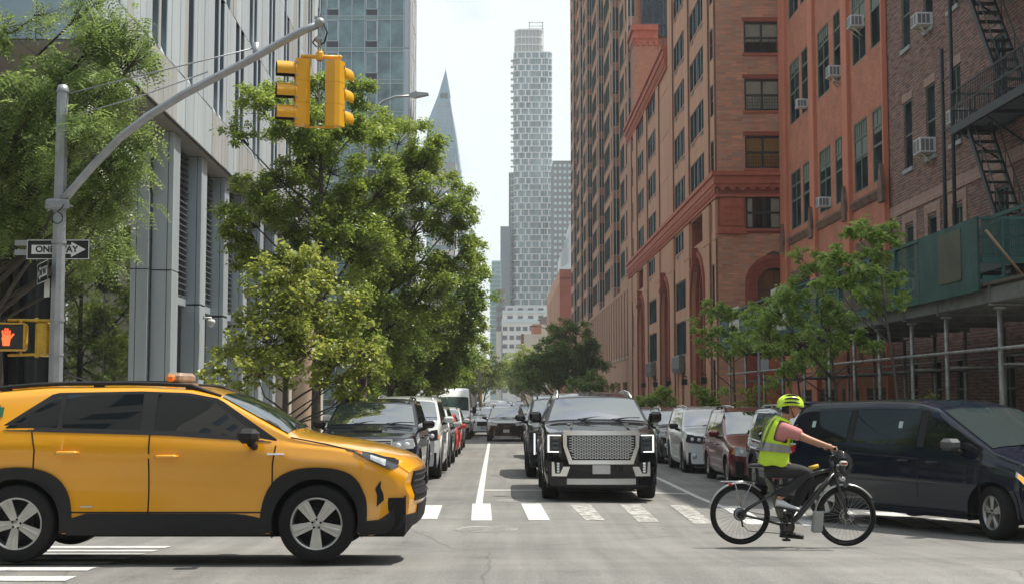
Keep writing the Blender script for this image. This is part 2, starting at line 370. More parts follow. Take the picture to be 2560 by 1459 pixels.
for (ul, ur, v0, bl, br, v1, w) in ((1052, 1106, 1262, 1040, 1093, 1296, 0), (1181, 1226, 1258, 1178, 1230, 1300, 0), (1303, 1351, 1258, 1322, 1375, 1299, 0), (1424, 1476, 1260, 1464, 1513, 1300, 1),
                                    (1549, 1600, 1260, 1596, 1649, 1304, 1), (1674, 1722, 1262, 1734, 1783, 1308, 1), (1800, 1848, 1264, 1868, 1918, 1310, 0), (1925, 1975, 1268, 2010, 2060, 1313, 0),
                                    (2055, 2105, 1270, 2150, 2200, 1315, 0), (2160, 2235, 1280, 2290, 2360, 1318, 0), (2300, 2360, 1295, 2400, 2470, 1330, 0), (930, 985, 1262, 905, 960, 1296, 0)):
    a, b, c, d = gx(ul, v0), gx(ur, v0), gx(bl, v1), gx(br, v1)
    mb = MB(); rows = []
    for j in range(7):
        t = j/6; p = (lerp(c[0], a[0], t), lerp(c[1], a[1], t)); q = (lerp(d[0], b[0], t), lerp(d[1], b[1], t))
        rows.append([(lerp(p[0], q[0], s), lerp(p[1], q[1], s), G(lerp(p[0], q[0], s), lerp(p[1], q[1], s))+.005) for s in (0, .5, 1)])
    mb.grid(rows, False); tag(mb.build('crosswalk_stripe', WHITE_W if w else WHITE_P), kind='structure')
for k in range(8):
    y = 11.05+.72*k; e = -3.72-.04*k; mark(-7.4, e, y, y+.3)
mark(-.6, 3.45, 27.3, 27.56, name='stop_line')
mark(lambda y: lerp(3.50, 3.42, (y-22.6)/14), lambda y: lerp(3.62, 3.54, (y-22.6)/14), 22.6, 60, name='lane_line')
mark(lambda y: -.62-.0125*(y-23.5), lambda y: -.50-.0125*(y-23.5), 23.5, 66, name='lane_line')
mark(-7.5, -7.2, 60, 61) if False else None
# utility covers
def cover(u, v, r, label, y=None):
    x, y = gx(u, v); z = G(x, y)
    mb = MB(); mb.lathe([(r, -.01), (r, .006), (r*.93, .008), (r*.92, .004), (0, .004)], n=32, smooth=False)
    for i in range(5): mb.lathe([(r*(.15+.15*i), .009), (r*(.2+.15*i), .009)], n=32)
    o = mb.build('manhole_cover', M('cast_iron', (.30, .29, .27), .6, .3, var=.3, vs=20)); o.location = (x, y, z); tag(o, label, 'manhole cover')
cover(1215, 1322, .43, 'round iron manhole cover in the asphalt in front of the white crossing stripes')
cover(1290, 1251, .36, 'round iron manhole cover beside the front wheel of the black SUV')
# patches of newer asphalt
PATCH = M('patch_asphalt', (.125, .118, .108), .85, var=.25, vs=40, bump=.3, bs=90)
for (x0, x1, y0, y1) in ((-6, 9, 8.2, 9.6), (2.55, 3.6, 15.55, 15.85)):
    tag(sheet('asphalt_patch', x0, x1, y0, y1, PATCH, .003), kind='structure')
# ------------------------------------------------------------------ building helpers
class Fr:
    """a facade frame: s along the wall, d into the building, z up"""
    def __init__(f, ox, oy, sx, sy): l = math.hypot(sx, sy); f.o = (ox, oy); f.a = (sx/l, sy/l); f.n = (-f.a[1], f.a[0])
    def __call__(f, s, d, z): return (f.o[0]+s*f.a[0]+d*f.n[0], f.o[1]+s*f.a[1]+d*f.n[1], z)
def part(mb, name, mat, root, fr=None, **k):
    if fr: mb.xf(fr)
    if root is not None and hasattr(root, 'location'):
        l = root.location; mb.xf(lambda x, y, z: (x-l.x, y-l.y, z-l.z))
    return mb.build(name, mat, root, **k)
def sub(mb, name, mat, par, fr, root):
    return part(mb, name, mat, root, fr) if par is root else _sub(mb, name, mat, par, fr, root)
def _sub(mb, name, mat, par, fr, root):
    if fr: mb.xf(fr)
    l = root.location; mb.xf(lambda x, y, z: (x-l.x, y-l.y, z-l.z)); return mb.build(name, mat, par)
def wall(mb, s0, s1, z0, z1, ops, depth=.25, d0=0, mi=0, cap=None):
    """front skin with openings (s0,s1,z0,z1[,'arch']) and their reveals"""
    S = sorted({s0, s1, *[o[0] for o in ops], *[o[1] for o in ops]}); Z = sorted({z0, z1, *[o[2] for o in ops], *[o[3] for o in ops]})
    S = [s for s in S if s0 <= s <= s1]; Z = [z for z in Z if z0 <= z <= z1]
    for a, b in zip(S, S[1:]):
        run = None
        for c, d in zip(Z, Z[1:]):
            ms, mz = (a+b)/2, (c+d)/2
            hole = any(o[0] < ms < o[1] and o[2] < mz < o[3] for o in ops)
            if hole: continue
            mb.add([(a, d0, c), (b, d0, c), (b, d0, d), (a, d0, d)], [(0, 1, 2, 3)], mi=mi)
    for o in ops:
        a, b, c, d = o[:4]
        mb.add([(a, d0, c), (a, d0+depth, c), (a, d0+depth, d), (a, d0, d)], [(0, 1, 2, 3)], mi=mi)
        mb.add([(b, d0, c), (b, d0+depth, c), (b, d0+depth, d), (b, d0, d)], [(3, 2, 1, 0)], mi=mi)
        mb.add([(a, d0, c), (b, d0, c), (b, d0+depth, c), (a, d0+depth, c)], [(0, 1, 2, 3)], mi=mi)
        if len(o) > 4:
            r = (b-a)/2; n = 16; k = (d-c)if False else None; cs = (a+b)/2; h = o[4]   # h: rise of the arch
            pts = [(cs-r*math.cos(math.pi*i/n), d-h+h*math.sin(math.pi*i/n)) for i in range(n+1)]
            for (p, q) in zip(pts, pts[1:]):
                mb.add([(p[0], d0, p[1]), (q[0], d0, q[1]), (q[0], d0, d), (p[0], d0, d)], [(0, 1, 2, 3)], mi=mi)
                mb.add([(p[0], d0, p[1]), (q[0], d0, q[1]), (q[0], d0+depth, q[1]), (p[0], d0+depth, p[1])], [(3, 2, 1, 0)], mi=mi)
        else: mb.add([(a, d0, d), (b, d0, d), (b, d0+depth, d), (a, d0+depth, d)], [(3, 2, 1, 0)], mi=mi)
GL = M('window_glass', (.010, .015, .017), .04, spec=.5, ior=1.5, var=.6, vs=1.5)
GLM = M('shaded_window_glass', (.026, .036, .040), .3, spec=0, var=.8, vs=.9)
GLG = M('green_window_glass', (.045, .065, .058), .3, spec=.0, var=.4, vs=2)
FRD = M('dark_window_frame', (.022, .020, .018), .45); FRG = M('green_window_frame', (.10, .13, .10), .6, var=.15, vs=8)
FRL = M('aluminium_frame', (.55, .56, .55), .4, .5)
CURT = M('pale_curtain', (.85, .78, .68), .9, var=.12, vs=6); BLIND = M('ochre_blind', (.75, .42, .14), .8, var=.1, vs=5)
GRILLE = M('black_iron', (.015, .015, .017), .5, .3)
def thin_glass():
    m = bpy.data.materials.new('thin_glass'); m.use_nodes = True; t = m.node_tree; t.nodes.remove(t.nodes['Principled BSDF']); o = t.nodes['Material Output']
    a = N(t, 'ShaderNodeBsdfTransparent'); a.inputs[0].default_value = (.8, .84, .82, 1); g = N(t, 'ShaderNodeBsdfGlossy'); g.inputs['Roughness'].default_value = .03
    f = N(t, 'ShaderNodeFresnel'); f.inputs[0].default_value = 1.7; x = N(t, 'ShaderNodeMixShader'); t.links.new(f.outputs[0], x.inputs[0]); t.links.new(a.outputs[0], x.inputs[1]); t.links.new(g.outputs[0], x.inputs[2]); t.links.new(x.outputs[0], o.inputs[0])
    return m
TG = thin_glass()
class WinSet:
    """windows of one building: each a part (> pane), past a hundred the rest become one part"""
    def __init__(w, root): w.root = root; w.n = 0; w.rest = MB(); w.restg = MB(); w.fm = None
    def add(w, fr, s0, s1, z0, z1, d, fmat=FRD, gmat=GL, nx=2, ny=2, fw=.06, mull=.05, name='window', sill=None, sillmat=None, ext=.04, mmat=None):
        fb = MB(); e = .0
        fb.box(s0, s0+fw, d-ext, d+.03, z0, z1); fb.box(s1-fw, s1, d-ext, d+.03, z0, z1)
        fb.box(s0+fw, s1-fw, d-ext+.003, d+.03, z0, z0+fw); fb.box(s0+fw, s1-fw, d-ext+.003, d+.03, z1-fw, z1)
        xsx = [lerp(s0, s1, i/nx) for i in range(1, nx)] if isinstance(nx, int) else [lerp(s0, s1, t) for t in nx]
        zsx = [lerp(z0, z1, i/ny) for i in range(1, ny)] if isinstance(ny, int) else [lerp(z0, z1, t) for t in ny]
        for x in xsx: fb.box(x-mull/2, x+mull/2, d-ext+.008, d+.02, z0+fw, z1-fw, mi=1 if mmat else 0)
        for z in zsx: fb.box(s0+fw, s1-fw, d-ext+.014, d+.015, z-mull/2, z+mull/2)
        gb = MB(); gb.add([(s0, d, z0), (s1, d, z0), (s1, d, z1), (s0, d, z1)], [(0, 1, 2, 3)])
        if sill: fb.mi = 1; fb.box(s0-.08, s1+.08, -.07, d+.02, z0-sill, z0-.001)
        mats = [fmat, mmat or sillmat or fmat]
        if w.n < 100:
            w.n += 1
            o = part(fb, name, mats, w.root, fr); _sub(gb, 'pane', gmat, o, fr, w.root); return o
        w.fm = mats; w.gm = gmat
        fb.xf(fr); gb.xf(fr); w.rest.add(fb.v, fb.f); w.rest.m[-len(fb.m):] = fb.m; w.restg.add(gb.v, gb.f)
        return None
    def done(w):
        if w.rest.v:
            o = part(w.rest, 'windows', w.fm, w.root); tag(o, kind='stuff'); g = part(w.restg, 'pane', w.gm, w.root); g.parent = o
            g.name = 'panes'; tag(g, kind='stuff')
# ================================================================== big brick building
BR_F = brick('mottled_brick', (.68, .29, .16), (.42, .17, .105), (.38, .27, .19), bw=.55, bh=.14, ms=.014, c3=(.36, .25, .185), var=.2)
BR_R = brick('red_brick', (.34, .09, .055), (.26, .065, .04), (.22, .07, .05), bw=.3, bh=.10, ms=.012, var=.2)
TANW = M('tan_stucco', (.44, .235, .145), .85, var=.16, vs=1.2, bump=.15, bs=60, streak=True)
REDT = M('red_terracotta', (.38, .105, .06), .75, var=.18, vs=2.5, bump=.3, bs=25)
DKSP = M('dark_spandrel', (.03, .03, .03), .5)
bb = empty('brick_building', (10.4, 90, -1)); tag(bb, 'large red and tan brick apartment building with arched base and corbelled cornice', 'building')
W = WinSet(bb)
Yc = 68.0
# camera-side wall
ff = Fr(10.21, Yc, 1, 0)      # s along +X, d = +Y
mb = MB()
Zt = [(18.85, 20.46), (15.93, 17.55), (13.03, 14.67), (10.0, 11.65)]
Zt = [(21.75, 23.36), (24.65, 26.26)]+Zt
S0, S1 = 1.40, 3.2
ops = [(S0, S1, a, b) for a, b in Zt]
wall(mb, 0, 3.6, 12.86, 30, ops[:5], .3); wall(mb, 0, 3.6, -1, 9.75, [(1.95, 3.59, -1, 8.9, 1.64)], .35)
part(mb, 'side_wall', BR_F, bb, ff)
mb = MB(); wall(mb, 0, 3.6, 9.75, 12.86, ops[5:], .3); part(mb, 'cornice_band_wall', BR_R, bb, ff)
for i, (a, b) in enumerate(Zt):
    mb = MB()
    o = W.add(ff, S0, S1, a, b, .16, FRD, TG, nx=2, ny=2, fw=.1, mull=.10, sill=.12, sillmat=REDT)
    cb = MB(); nseg = 26
    for (x0, x1) in ((S0+.1, (S0+S1)/2-.05), ((S0+S1)/2+.05, S1-.1)):
        full = i != 5
        pcs = [(x0, x1)] if full else [(x0, x0+.25) if x0 < 2 else (x1-.42, x1)]
        for (p, q) in pcs:
            rows = [[(lerp(p, q, k/nseg), .20+.012*math.sin(k*1.9), z) for k in range(nseg+1)] for z in (a if i in (4, 5) else a+.75*(b-a)*.5 if i == 2 else a, b)]
            cb.grid(rows, True)
    _sub(cb, 'curtain', BLIND if i == 4 else CURT if i in (2, 3, 5) else CURT, o, ff, bb)
    rb = MB(); rb.box(S0, S1, .95, 1.0, a-.1, b+.1); _sub(rb, 'room', M('dim_room', (.05, .035, .03), .9), o, ff, bb)
    if i in (2, 3, 4):
        g = MB()
        for (x0, x1) in ((S0+.15, (S0+S1)/2-.1), ((S0+S1)/2+.1, S1-.15)):
            for k in range(6): g.box(lerp(x0, x1, k/5)-.008, lerp(x0, x1, k/5)+.008, .05, .065, a+.05, a+.75 if k in (2, 3) else a+.62)
            for k in range(4): g.box(x0, x1, .048, .05, a+.1+.16*k, a+.118+.16*k)
        _sub(g, 'window_guard', GRILLE, o, ff, bb)
    hb = MB(); hb.box(S0-.1, S1+.12, -.012, .02, b, b+.22); part(hb, 'lintel', BR_R, bb, ff)
# arch on the camera side wall
mb = MB()
c0 = 2.77+.0; n = 20
for ring, (r0, r1, dd) in enumerate(((.82, 1.02, -.01), (1.02, 1.24, -.05), (1.24, 1.46, -.09))):
    for i in range(n):
        a0, a1 = math.pi*i/n, math.pi*(i+1)/n
        p = [(3.59-.82-(r)*math.cos(a), 7.26+(r)*math.sin(a)*1.0) for r, a in ((r0, a0), (r1, a0), (r1, a1), (r0, a1))]
        mb.prism([q for q in p], dd, .1-.01*ring, 'y')
    mb.box(2.77-r1, 2.77-r0, dd, .1-.01*ring, -1, 7.26)
part(mb, 'arch_surround', BR_R, bb, ff)
o = W.add(ff, 1.95, 3.59, 5.9, 8.05, .3, FRD, M('amber_glass', (.16, .085, .045), .12, spec=.8), nx=2, ny=2, fw=.08)  # amber tinted panes over the entrance
mb = MB(); mb.box(1.95, 3.59, .28, .33, -1, 5.8); part(mb, 'entrance_recess', REDT, bb, ff)
mb = MB(); mb.box(1.9, 3.6, .1, .34, 5.66, 5.9); part(mb, 'transom', REDT, bb, ff)
# cornices (wrap the corner)
fs = Fr(XR(0), 0, -.00696, 1)   # s = Y, d is -X -> flip
class FrR(Fr):
    def __call__(f, s, d, z): return (f.o[0]+s*f.a[0]-d*f.n[0], f.o[1]+s*f.a[1]-d*f.n[1], z)
fs = FrR(XR(0), 0, -.00696, 1)   # s = Y, d into the building (+X)
def cornice(mb, s0, s1, zt, prof, fside=True, s_end=3.6):
    for (dz0, dz1, pr) in prof:
        mb.box(s0-pr, s1, -pr, .05, zt-dz1, zt-dz0)
mb = MB()
cornice(mb, Yc, 116, 12.86, [(0, .22, .30), (.22, .62, .2), (.62, .78, .14), (1.15, 1.27, .10)])
for i in range(int(48/.55)):
    s = Yc+.1+.55*i
    mb.box(s, s+.27, -.16, .04, 12.86-1.12, 12.86-.78)
mb.xf(fs)
m2 = MB()
for (dz0, dz1, pr) in [(0, .22, .30), (.22, .62, .2), (.62, .78, .14), (1.15, 1.27, .10)]: m2.box(0, 3.6, -pr, .05, 12.86-dz1, 12.86-dz0)
for i in range(7): m2.prism([(.18+.5*i, 11.93), (.18+.5*i+.12, 11.93), (.18+.5*i+.25, 12.08), (.18+.5*i-.13, 12.08)], -.13, .02, 'y')
# framed ornamental panel left of the window
m2.box(.12, 1.28, -.05, .02, 10.15, 11.55); m2.box(.0, 1.40, -.16, .02, 9.75, 9.98); m2.box(0, 1.34, -.10, .02, 9.98, 10.1)
for i in range(3):
    for j in range(3): m2.box(.3+.3*i, .5+.3*i, -.085, -.04, 10.4+.34*j, 10.45+.34*j); m2.box(.34+.3*i, .37+.3*i, -.083, -.04, 10.3+.34*j, 10.4+.34*j)
m2.xf(ff); mb.add(m2.v, m2.f)
part(mb, 'cornice', REDT, bb)
mb = MB()
for (dz0, dz1, pr) in [(0, .25, .42), (.25, .7, .3), (.7, .9, .2), (1.3, 1.5, .14)]: mb.box(88, 116, -pr, .05, 24.4-dz1, 24.4-dz0)
for i in range(50): mb.box(88.1+.56*i, 88.4+.56*i, -.2, .04, 24.4-1.3, 24.4-.9)
part(mb, 'roof_cornice', REDT, bb, fs)
# street face
bays = [(72.5, 77.7), (80.1, 84.9), (87.7, 92.6), (95.2, 100.4), (103.2, 108.0)]
rows = [(13.03, 14.67), (15.93, 17.55), (18.85, 20.46), (21.75, 23.36)]
upper = [(24.7, 26.3), (27.6, 29.2)]
ops = []
mbw = MB()
allb = bays+[(69.1, 70.1), (111.5, 112.6)]
ops = [(a-.6 if b-a > 2 else a-.1, b-.1, c-.35 if b-a > 2 else c, d) for a, b in allb for c, d in rows if not (a < 71 and False)]
opsn = [(a-.6 if b-a > 2 else a-.1, b-.1, c, d) for a, b in allb if a < 84 for c, d in upper]
ops += [(a-.6 if b-a > 2 else a-.1, b-.1, 10.0, 11.5) for a, b in allb]
wins = [o for o in ops]+opsn
wall(mbw, Yc, 88, 9.6, 31, [o for o in ops if o[1] < 88]+opsn, .06); wall(mbw, 88, 116, 9.6, 24.4, [o for o in ops if o[0] >= 87.9 or False], .06) 
# bay 87.7-92.6 sits across the break: handled from 88
low = []
for i, (a, b) in enumerate(bays):
    if i % 2 == 0: low.append((a+.1, b-.1, -1, 9.3, 2.3))
    else: low += [(a-.6, b-.1, 6.9, 8.6), (a-.6, b-.1, 4.2, 6.2), (a+.5, b-.5, -1, 3.7)]
low += [(69.2, 70.1, 5.8, 8.4), (69.2, 70.1, .2, 3.6), (111.5, 112.6, 5.8, 8.4)]
wall(mbw, Yc, 116, -1, 9.6, low, .5)
part(mbw, 'street_wall', TANW, bb, fs)
for i_, o_ in enumerate(wins):
    if o_[2] == 10.0 and o_[1]-o_[0] > 2 and any(abs(o_[0]+.6-bays[k][0]) < .01 for k in (0, 2, 4)):
        lg = MB(); lg.box(o_[0]-.1, o_[0], .06, .9, 9.9, 11.6); lg.box(o_[1], o_[1]+.1, .06, .9, 9.9, 11.6); lg.box(o_[0], o_[1], .06, .9, 9.9, 10.0); lg.box(o_[0], o_[1], .06, .9, 11.5, 11.6); part(lg, 'loggia', BR_R, bb, fs); W.add(fs, o_[0], o_[1], 10.0, 11.5, .9, FRD, GL, nx=3, ny=1); continue
    if o_[1]-o_[0] > 2:
        W.add(fs, o_[0], o_[1], o_[2]+.35, o_[3], .045, FRD, GLM, nx=[.27, .47, .56, .78], ny=1, mull=.055, fw=.05, ext=.02, mmat=FRL)
        ab = MB(); ab.box(o_[0]+.0, o_[1], -.02, .1, o_[2]+.25, o_[2]+.35)
        ab.mi = 1; ab.box(o_[0]+.0, o_[1], .02, .1, o_[2], o_[2]+.25)
        ab.mi = 2; ab.box(o_[0]+.7, o_[0]+1.5, .01, .05, o_[2]-.0, o_[2]+.24); ab.box(o_[1]-1.5, o_[1]-.7, .01, .05, o_[2], o_[2]+.24)
        part(ab, 'sill_band', [TANW, TANW, DKSP], bb, fs)
    else: W.add(fs, o_[0], o_[1], o_[2], o_[3], .045, FRD, GLM, nx=1, ny=2, ext=.035)
for o_ in low:
    if len(o_) > 4:
        a, b = o_[0], o_[1]; mb = MB(); n = 18; c = (a+b)/2; r = (b-a)/2
        for (k, e, dd, zz) in ((0, .28, -.12, 0), (1, 0, .18, 0), (2, -.28, .36, 0)):
            r1, r0 = r+e+.02, r+e-.26; h1 = 2.3*r1/r; h0 = 2.3*r0/r
            for i in range(n):
                p = [(c-q*math.cos(t), 7.0+hh*math.sin(t)) for q, hh, t in ((r0, h0, math.pi*i/n), (r1, h1, math.pi*i/n), (r1, h1, math.pi*(i+1)/n), (r0, h0, math.pi*(i+1)/n))]
                mb.prism(p, dd, .5, 'y')
            mb.box(c-r1, c-r0, dd, .5, -1, 7.0); mb.box(c+r0, c+r1, dd, .5, -1, 7.0)
        mb.box(c-.18, c+.18, -.35, .1, 8.6, 9.8); mb.box(c-.26, c+.26, -.42, 0, 8.5, 8.75)
        part(mb, 'arch_surround', BR_R, bb, fs)
        W.add(fs, a+.5, b-.5, 5.1, 9.0, .62, FRD, GL, nx=3, ny=3); W.add(fs, a+.5, b-.5, -1, 4.1, .62, FRD, GL, nx=4, ny=3)
        mb = MB(); mb.box(a, b, .55, .7, 4.1, 5.1); part(mb, 'spandrel', TANW, bb, fs)
    elif o_[2] < -.5:
        mb = MB(); mb.box(o_[0], o_[0]+1.3, .1, .5, -1, 3.6); mb.box(o_[1]-1.3, o_[1], .1, .5, -1, 3.6); part(mb, 'door_pier', BR_F, bb, fs)
        W.add(fs, o_[0]+1.3, o_[1]-1.3, -1, 3.6, .4, FRD, GL, nx=2, ny=3)
        cb = MB(); cb.prism([(-.38, 3.4), (-.28, 3.15), (-.02, 3.15), (-.02, 4.15), (-.3, 4.15), (-.36, 4.1)], o_[0]+.2, o_[1]-.2, 'x')
        cb.xf(lambda x, y, z: (x, y, z)); part(cb, 'entrance_canopy', M('weathered_lead', (.14, .145, .13), .5, .3, var=.3, vs=4), bb, fs)
    else: W.add(fs, o_[0], o_[1], o_[2], o_[3], .06, FRD, GLM, ext=.012, nx=2 if o_[1]-o_[0] < 2 else 4, ny=2 if o_[3]-o_[2] > 2 else 1)
# piers between bays
mb = MB(); edges = [Yc]+[v for ab_ in [(69.1, 70.1)]+bays+[(111.5, 112.6)] for v in ab_]+[116]
prs = list(zip(edges[0::2], edges[1::2]))
for a, b in prs:
    if b-a < .3: continue
    zt = 31 if a < 85 else 24.3 if a > 88 else 24
    mb.mi = 0; mb.rbox(a+.1, b-.75, -.11, .02, -1, 9.6, .02); mb.rbox(a+.0, b-.2, -.14, .02, 9.5, 11.45, .03)
    mb.rbox(a+.1, b-.75, -.10, .02, 12.9, zt-.1, .02); mb.mi = 1; mb.box(a+.085, a+.098, -.10, .0, -1, zt-.2)
part(mb, 'pier', [TANW, brick('pier_side_brick', (.25, .12, .08), (.16, .09, .07), (.2, .15, .12), bw=.4, bh=.12)], bb, fs)
# fascia + fixtures
mb = MB()
mb.box(0, 30, 20, 20.1, -1, 23)
mb.add([(0, .6, 31), (20, .6, 31), (20, 20, 31), (0, 20, 31)], [(0, 1, 2, 3)]); part(mb, 'roof', DKSP, bb, ff)
mb = MB(); mb.box(88, 116, .3, 20, 22.6, 24.2); mb.box(87.8, 88.1, .3, 20, 22, 31); mb.box(115.9, 116.1, .1, 20, -1, 24.2); part(mb, 'roof_parapet', BR_F, bb, fs)
mb = MB()
for s in (71.4, 79.0, 86.5, 94, 101.8): mb.rbox(s-.1, s+.1, -.45, -.14, 2.4, 2.75, .03); mb.tube([(s, -.14, 2.85), (s, -.4, 2.95), (s, -.4, 2.7)], .03)
part(mb, 'wall_lamp', GRILLE, bb, fs)
mb = MB(); mb.box(1.62, 1.95, -.3, -.05, 5.35, 5.55); mb.tube([(1.8, -.05, 5.4), (1.8, -.25, 5.45), (1.85, -.3, 5.1)], .03); part(mb, 'floodlight', GRILLE, bb, ff)
# house number carved in the corner
num = text_mesh('90', .45, M('carved_stone', (.12, .06, .045), .9), 'number', bb, Matrix.Translation((10.5-10.4, Yc-.012-90, 1.9+1)) @ Matrix.Rotation(R_(90), 4, 'X'))
W.done()
# ================================================================== stepped tower beyond
TB = brick('tower_brick', (.42, .20, .12), (.32, .15, .09), (.26, .15, .10), var=.2, ms=.006)
tw = empty('brick_tower', (11, 150, -1)); tag(tw, 'tall brown brick apartment tower with columns of projecting bay windows, behind the arched brick building', 'building')
W2 = WinSet(tw)
mb = MB(); ops = []
st = [(132.5, 144), (151.6, 163), (172, 181), (187, 197), (205, 214), (116.2, 124.5)]
TOPZ = 75
mb.box(116.2, 215, .62, 20, -1, TOPZ); part(mb, 'body', TB, tw, fs)
for (a, b) in st:
    mb = MB(); ops = []
    zf = 12.2
    fl = [zf+3.14*k for k in range(int((TOPZ-14)/3.14))]
    for z in fl:
        ops += [(a+3.6, b-.5, z, z+2.35), (a+1.0, a+2.2, z, z+2.35)]
    wall(mb, a, b, 11.2, TOPZ, ops, .12); mb.add([(b, 0, 11.2), (b, .62, 11.2), (b, .62, TOPZ), (b, 0, TOPZ)], [(0, 1, 2, 3)])
    for z in fl: mb.box(a, a+.12, 0, .62, z-.79, z-.001)
    mb.box(a, a+.2, -.02, .03, 11.2, TOPZ)
    part(mb, 'bay_wall', TANW, tw, fs)
    mb = MB()
    for z in fl: mb.box(a-.004, a-.001, .03, .62, z-.79, z)
    part(mb, 'bay_spandrel', TB, tw, fs)
    mb = MB()
    for z in fl: mb.box(a-.06, b-.3, -.06, .62, z-.06, z); 
    part(mb, 'bay_sill', M('sill_stone', (.45, .36, .27), .8), tw, fs)
    for z in fl[:18]:
        if z > 50: continue
        W2.add(fs, a+3.6, b-.5, z, z+2.35, .06, FRD, GLG, nx=3, ny=1, mull=.08); W2.add(fs, a+1.0, a+2.2, z, z+2.35, .06, FRD, GLG, nx=1, ny=1)
    gb = MB(); gb.box(a+.02, a+.06, .03, .62, 11.2, TOPZ); gb.mi = 1
    gb.box(a-.02, a+.03, .02, .07, 11.2, TOPZ); gb.box(a-.02, a+.03, .3, .36, 11.2, TOPZ)
    part(gb, 'bay_side_glazing', [GLG, FRL], tw, fs)
# recesses carry windows too
gaps = [(124.5, 132.5), (144, 151.6), (163, 172), (181, 187), (197, 205)]
for (a, b) in gaps:
    mb = MB(); mb2 = MB()
    for k in range(19):
        z = 12.2+3.14*k; mb.box(a+1.2, b-1, .58, .615, z, z+2.35); mb2.box(a+.8, b-.8, .5, .62, z-.12, z)
    part(mb, 'recess_glazing', GLG, tw, fs); part(mb2, 'recess_sill', TANW, tw, fs)
# lower arcade of tall slots
mb = MB(); ops = []
s = 117.0
while s < 213: ops.append((s, s+1.25, 5.2, 10.9)); s += 2.9
ops2 = [(s_, s_+4.5, -1, 3.0) for s_ in (118, 125, 132, 139, 146)]
wall(mb, 116.2, 215, -1, 11.2, ops+ops2, .3); part(mb, 'base_wall', TANW, tw, fs)
mb = MB()
for o_ in ops: mb.box(o_[0], o_[1], .10, .12, o_[2], o_[3])
part(mb, 'slot_glazing', GLG, tw, fs)
mb = MB()
for o_ in ops: mb.box(o_[0]-.15, o_[1]+.15, -.12, .1, 5.0, 5.2); 
part(mb, 'slot_sill', M('sill_stone', (.45, .36, .27), .8), tw, fs)
mb = MB()
for o_ in ops2: mb.box(o_[0], o_[1], .2, .24, -1, 3); mb.mi = 1; mb.box(o_[0], o_[1], .05, .2, 1.9, 2.05); mb.mi = 0
part(mb, 'shopfront', [GL, FRL], tw, fs)
W2.done()
# brick shoulder block with corbelled top
mb = MB(); mb.box(112.2, 116.2, .25, 2.15, 24.2, 31.2); mb.box(112.4, 112.6, 2.1, 9, 24.2, 27); part(mb, 'shoulder_wall', TB, tw, fs)
mb = MB()
for (z0, z1, pr) in ((31.9, 32.35, .3), (31.2, 31.9, .12), (30.9, 31.2, .05)): mb.box(112.2-pr, 116.2, .25-pr, 2.15+.02, z0, z1)
for i in range(4): mb.box(112.0, 112.2, .4+.5*i, .62+.5*i, 30.6, 30.95)
part(mb, 'shoulder_cornice', REDT, tw, fs)
mb = MB(); mb.box(115.8, 116.15, 1.2, 9, 32.4, 36); mb.mi = 1
for k in range(9): mb.box(115.7, 115.8, 1.2+.9*k, 1.3+.9*k, 31.5, 40)
mb.box(115.7, 115.8, 1.2, 9, 33.4, 33.5); part(mb, 'terrace_glazing', [GL, M('blue_frame', (.03, .05, .07), .4)], tw, fs)
# ================================================================== terracotta building
TC = brick('terracotta_brick', (.54, .205, .12), (.45, .165, .10), (.33, .13, .085), bw=.25, bh=.085, ms=.011, var=.3, bump=.2)
TCS = M('terracotta_pilaster', (.52, .185, .11), .8, var=.12, vs=1.5, bump=.15, bs=50, streak=True)
BRST = M('brown_stone', (.17, .10, .07), .85, var=.4, vs=2.5, bump=.3, bs=12)
tb = empty('terracotta_building', (14, 58, -.3)); tag(tb, 'terracotta red brick building with tall green framed windows in pairs', 'building')
W = WinSet(tb)
ft = FrR(XT(0), 0, -.00696, 1)
rnd0 = random.Random(8)
prs = [(49.6, 51.3), (52.0, 54.0), (55.7, 57.1), (57.9, 60.0), (61.7, 63.3), (63.8, 65.9)]
rows = [(9.65, 12.4), (14.73, 17.7), (19.9, 22.9)]
ops = [(a, b, c, d) for a, b in prs for c, d in rows]
low = [(50.4, 53.2, 4.9, 7.1), (55.8, 59.6, 4.9, 7.1), (61.6, 65.6, 4.9, 7.1), (50.2, 52.6, .4, 2.0), (54, 56.4, .4, 2.0), (58, 60.4, .4, 2.0), (62, 64, .4, 2.0)]
mb = MB(); wall(mb, 49.2, 68, -1, 26, ops+low, .14); mb.box(49.2, 68, .29, .3, 25.8, 26) ; part(mb, 'street_wall', TC, tb, ft)
mb = MB(); mb.box(49.2, 68, 5, 5.2, -1, 26); mb.add([(49.2, 0, 26), (68, 0, 26), (68, 5, 26), (49.2, 5, 26)], [(0, 1, 2, 3)]); part(mb, 'roof', BRST, tb, ft)
for o_ in ops:
    nx = 1 if o_[1]-o_[0] < 1.75 else 2
    w = W.add(ft, *o_, .06, FRG, GLM, nx=nx, ny=[.5, .76], fw=.07, mull=.1, ext=.05)
    g = MB()
    z0 = lerp(o_[2], o_[3], .78)
    for k in range(1, 3*nx*1): g.box(lerp(o_[0], o_[1], k/(3*nx))-.015, lerp(o_[0], o_[1], k/(3*nx))+.015, .025, .05, z0, o_[3]-.07)
    g.box(o_[0], o_[1], .06, .08, (z0+o_[3])/2-.015, (z0+o_[3])/2+.015)
    _sub(g, 'muntins', FRG, w, ft, tb)
    if rnd0.random() < .55:
        g = MB(); g.box(o_[0]+.07, o_[1]-.07, .052, .056, o_[3]-rnd0.choice((.5, .9, 1.5)), o_[3]-.07); _sub(g, 'blind', M('green_grey_blind', (.16, .19, .16), .8), w, ft, tb)
for o_ in low[:3]: W.add(ft, *o_, .1, FRG, GL, nx=4, ny=[.6], fw=.08, mull=.09)
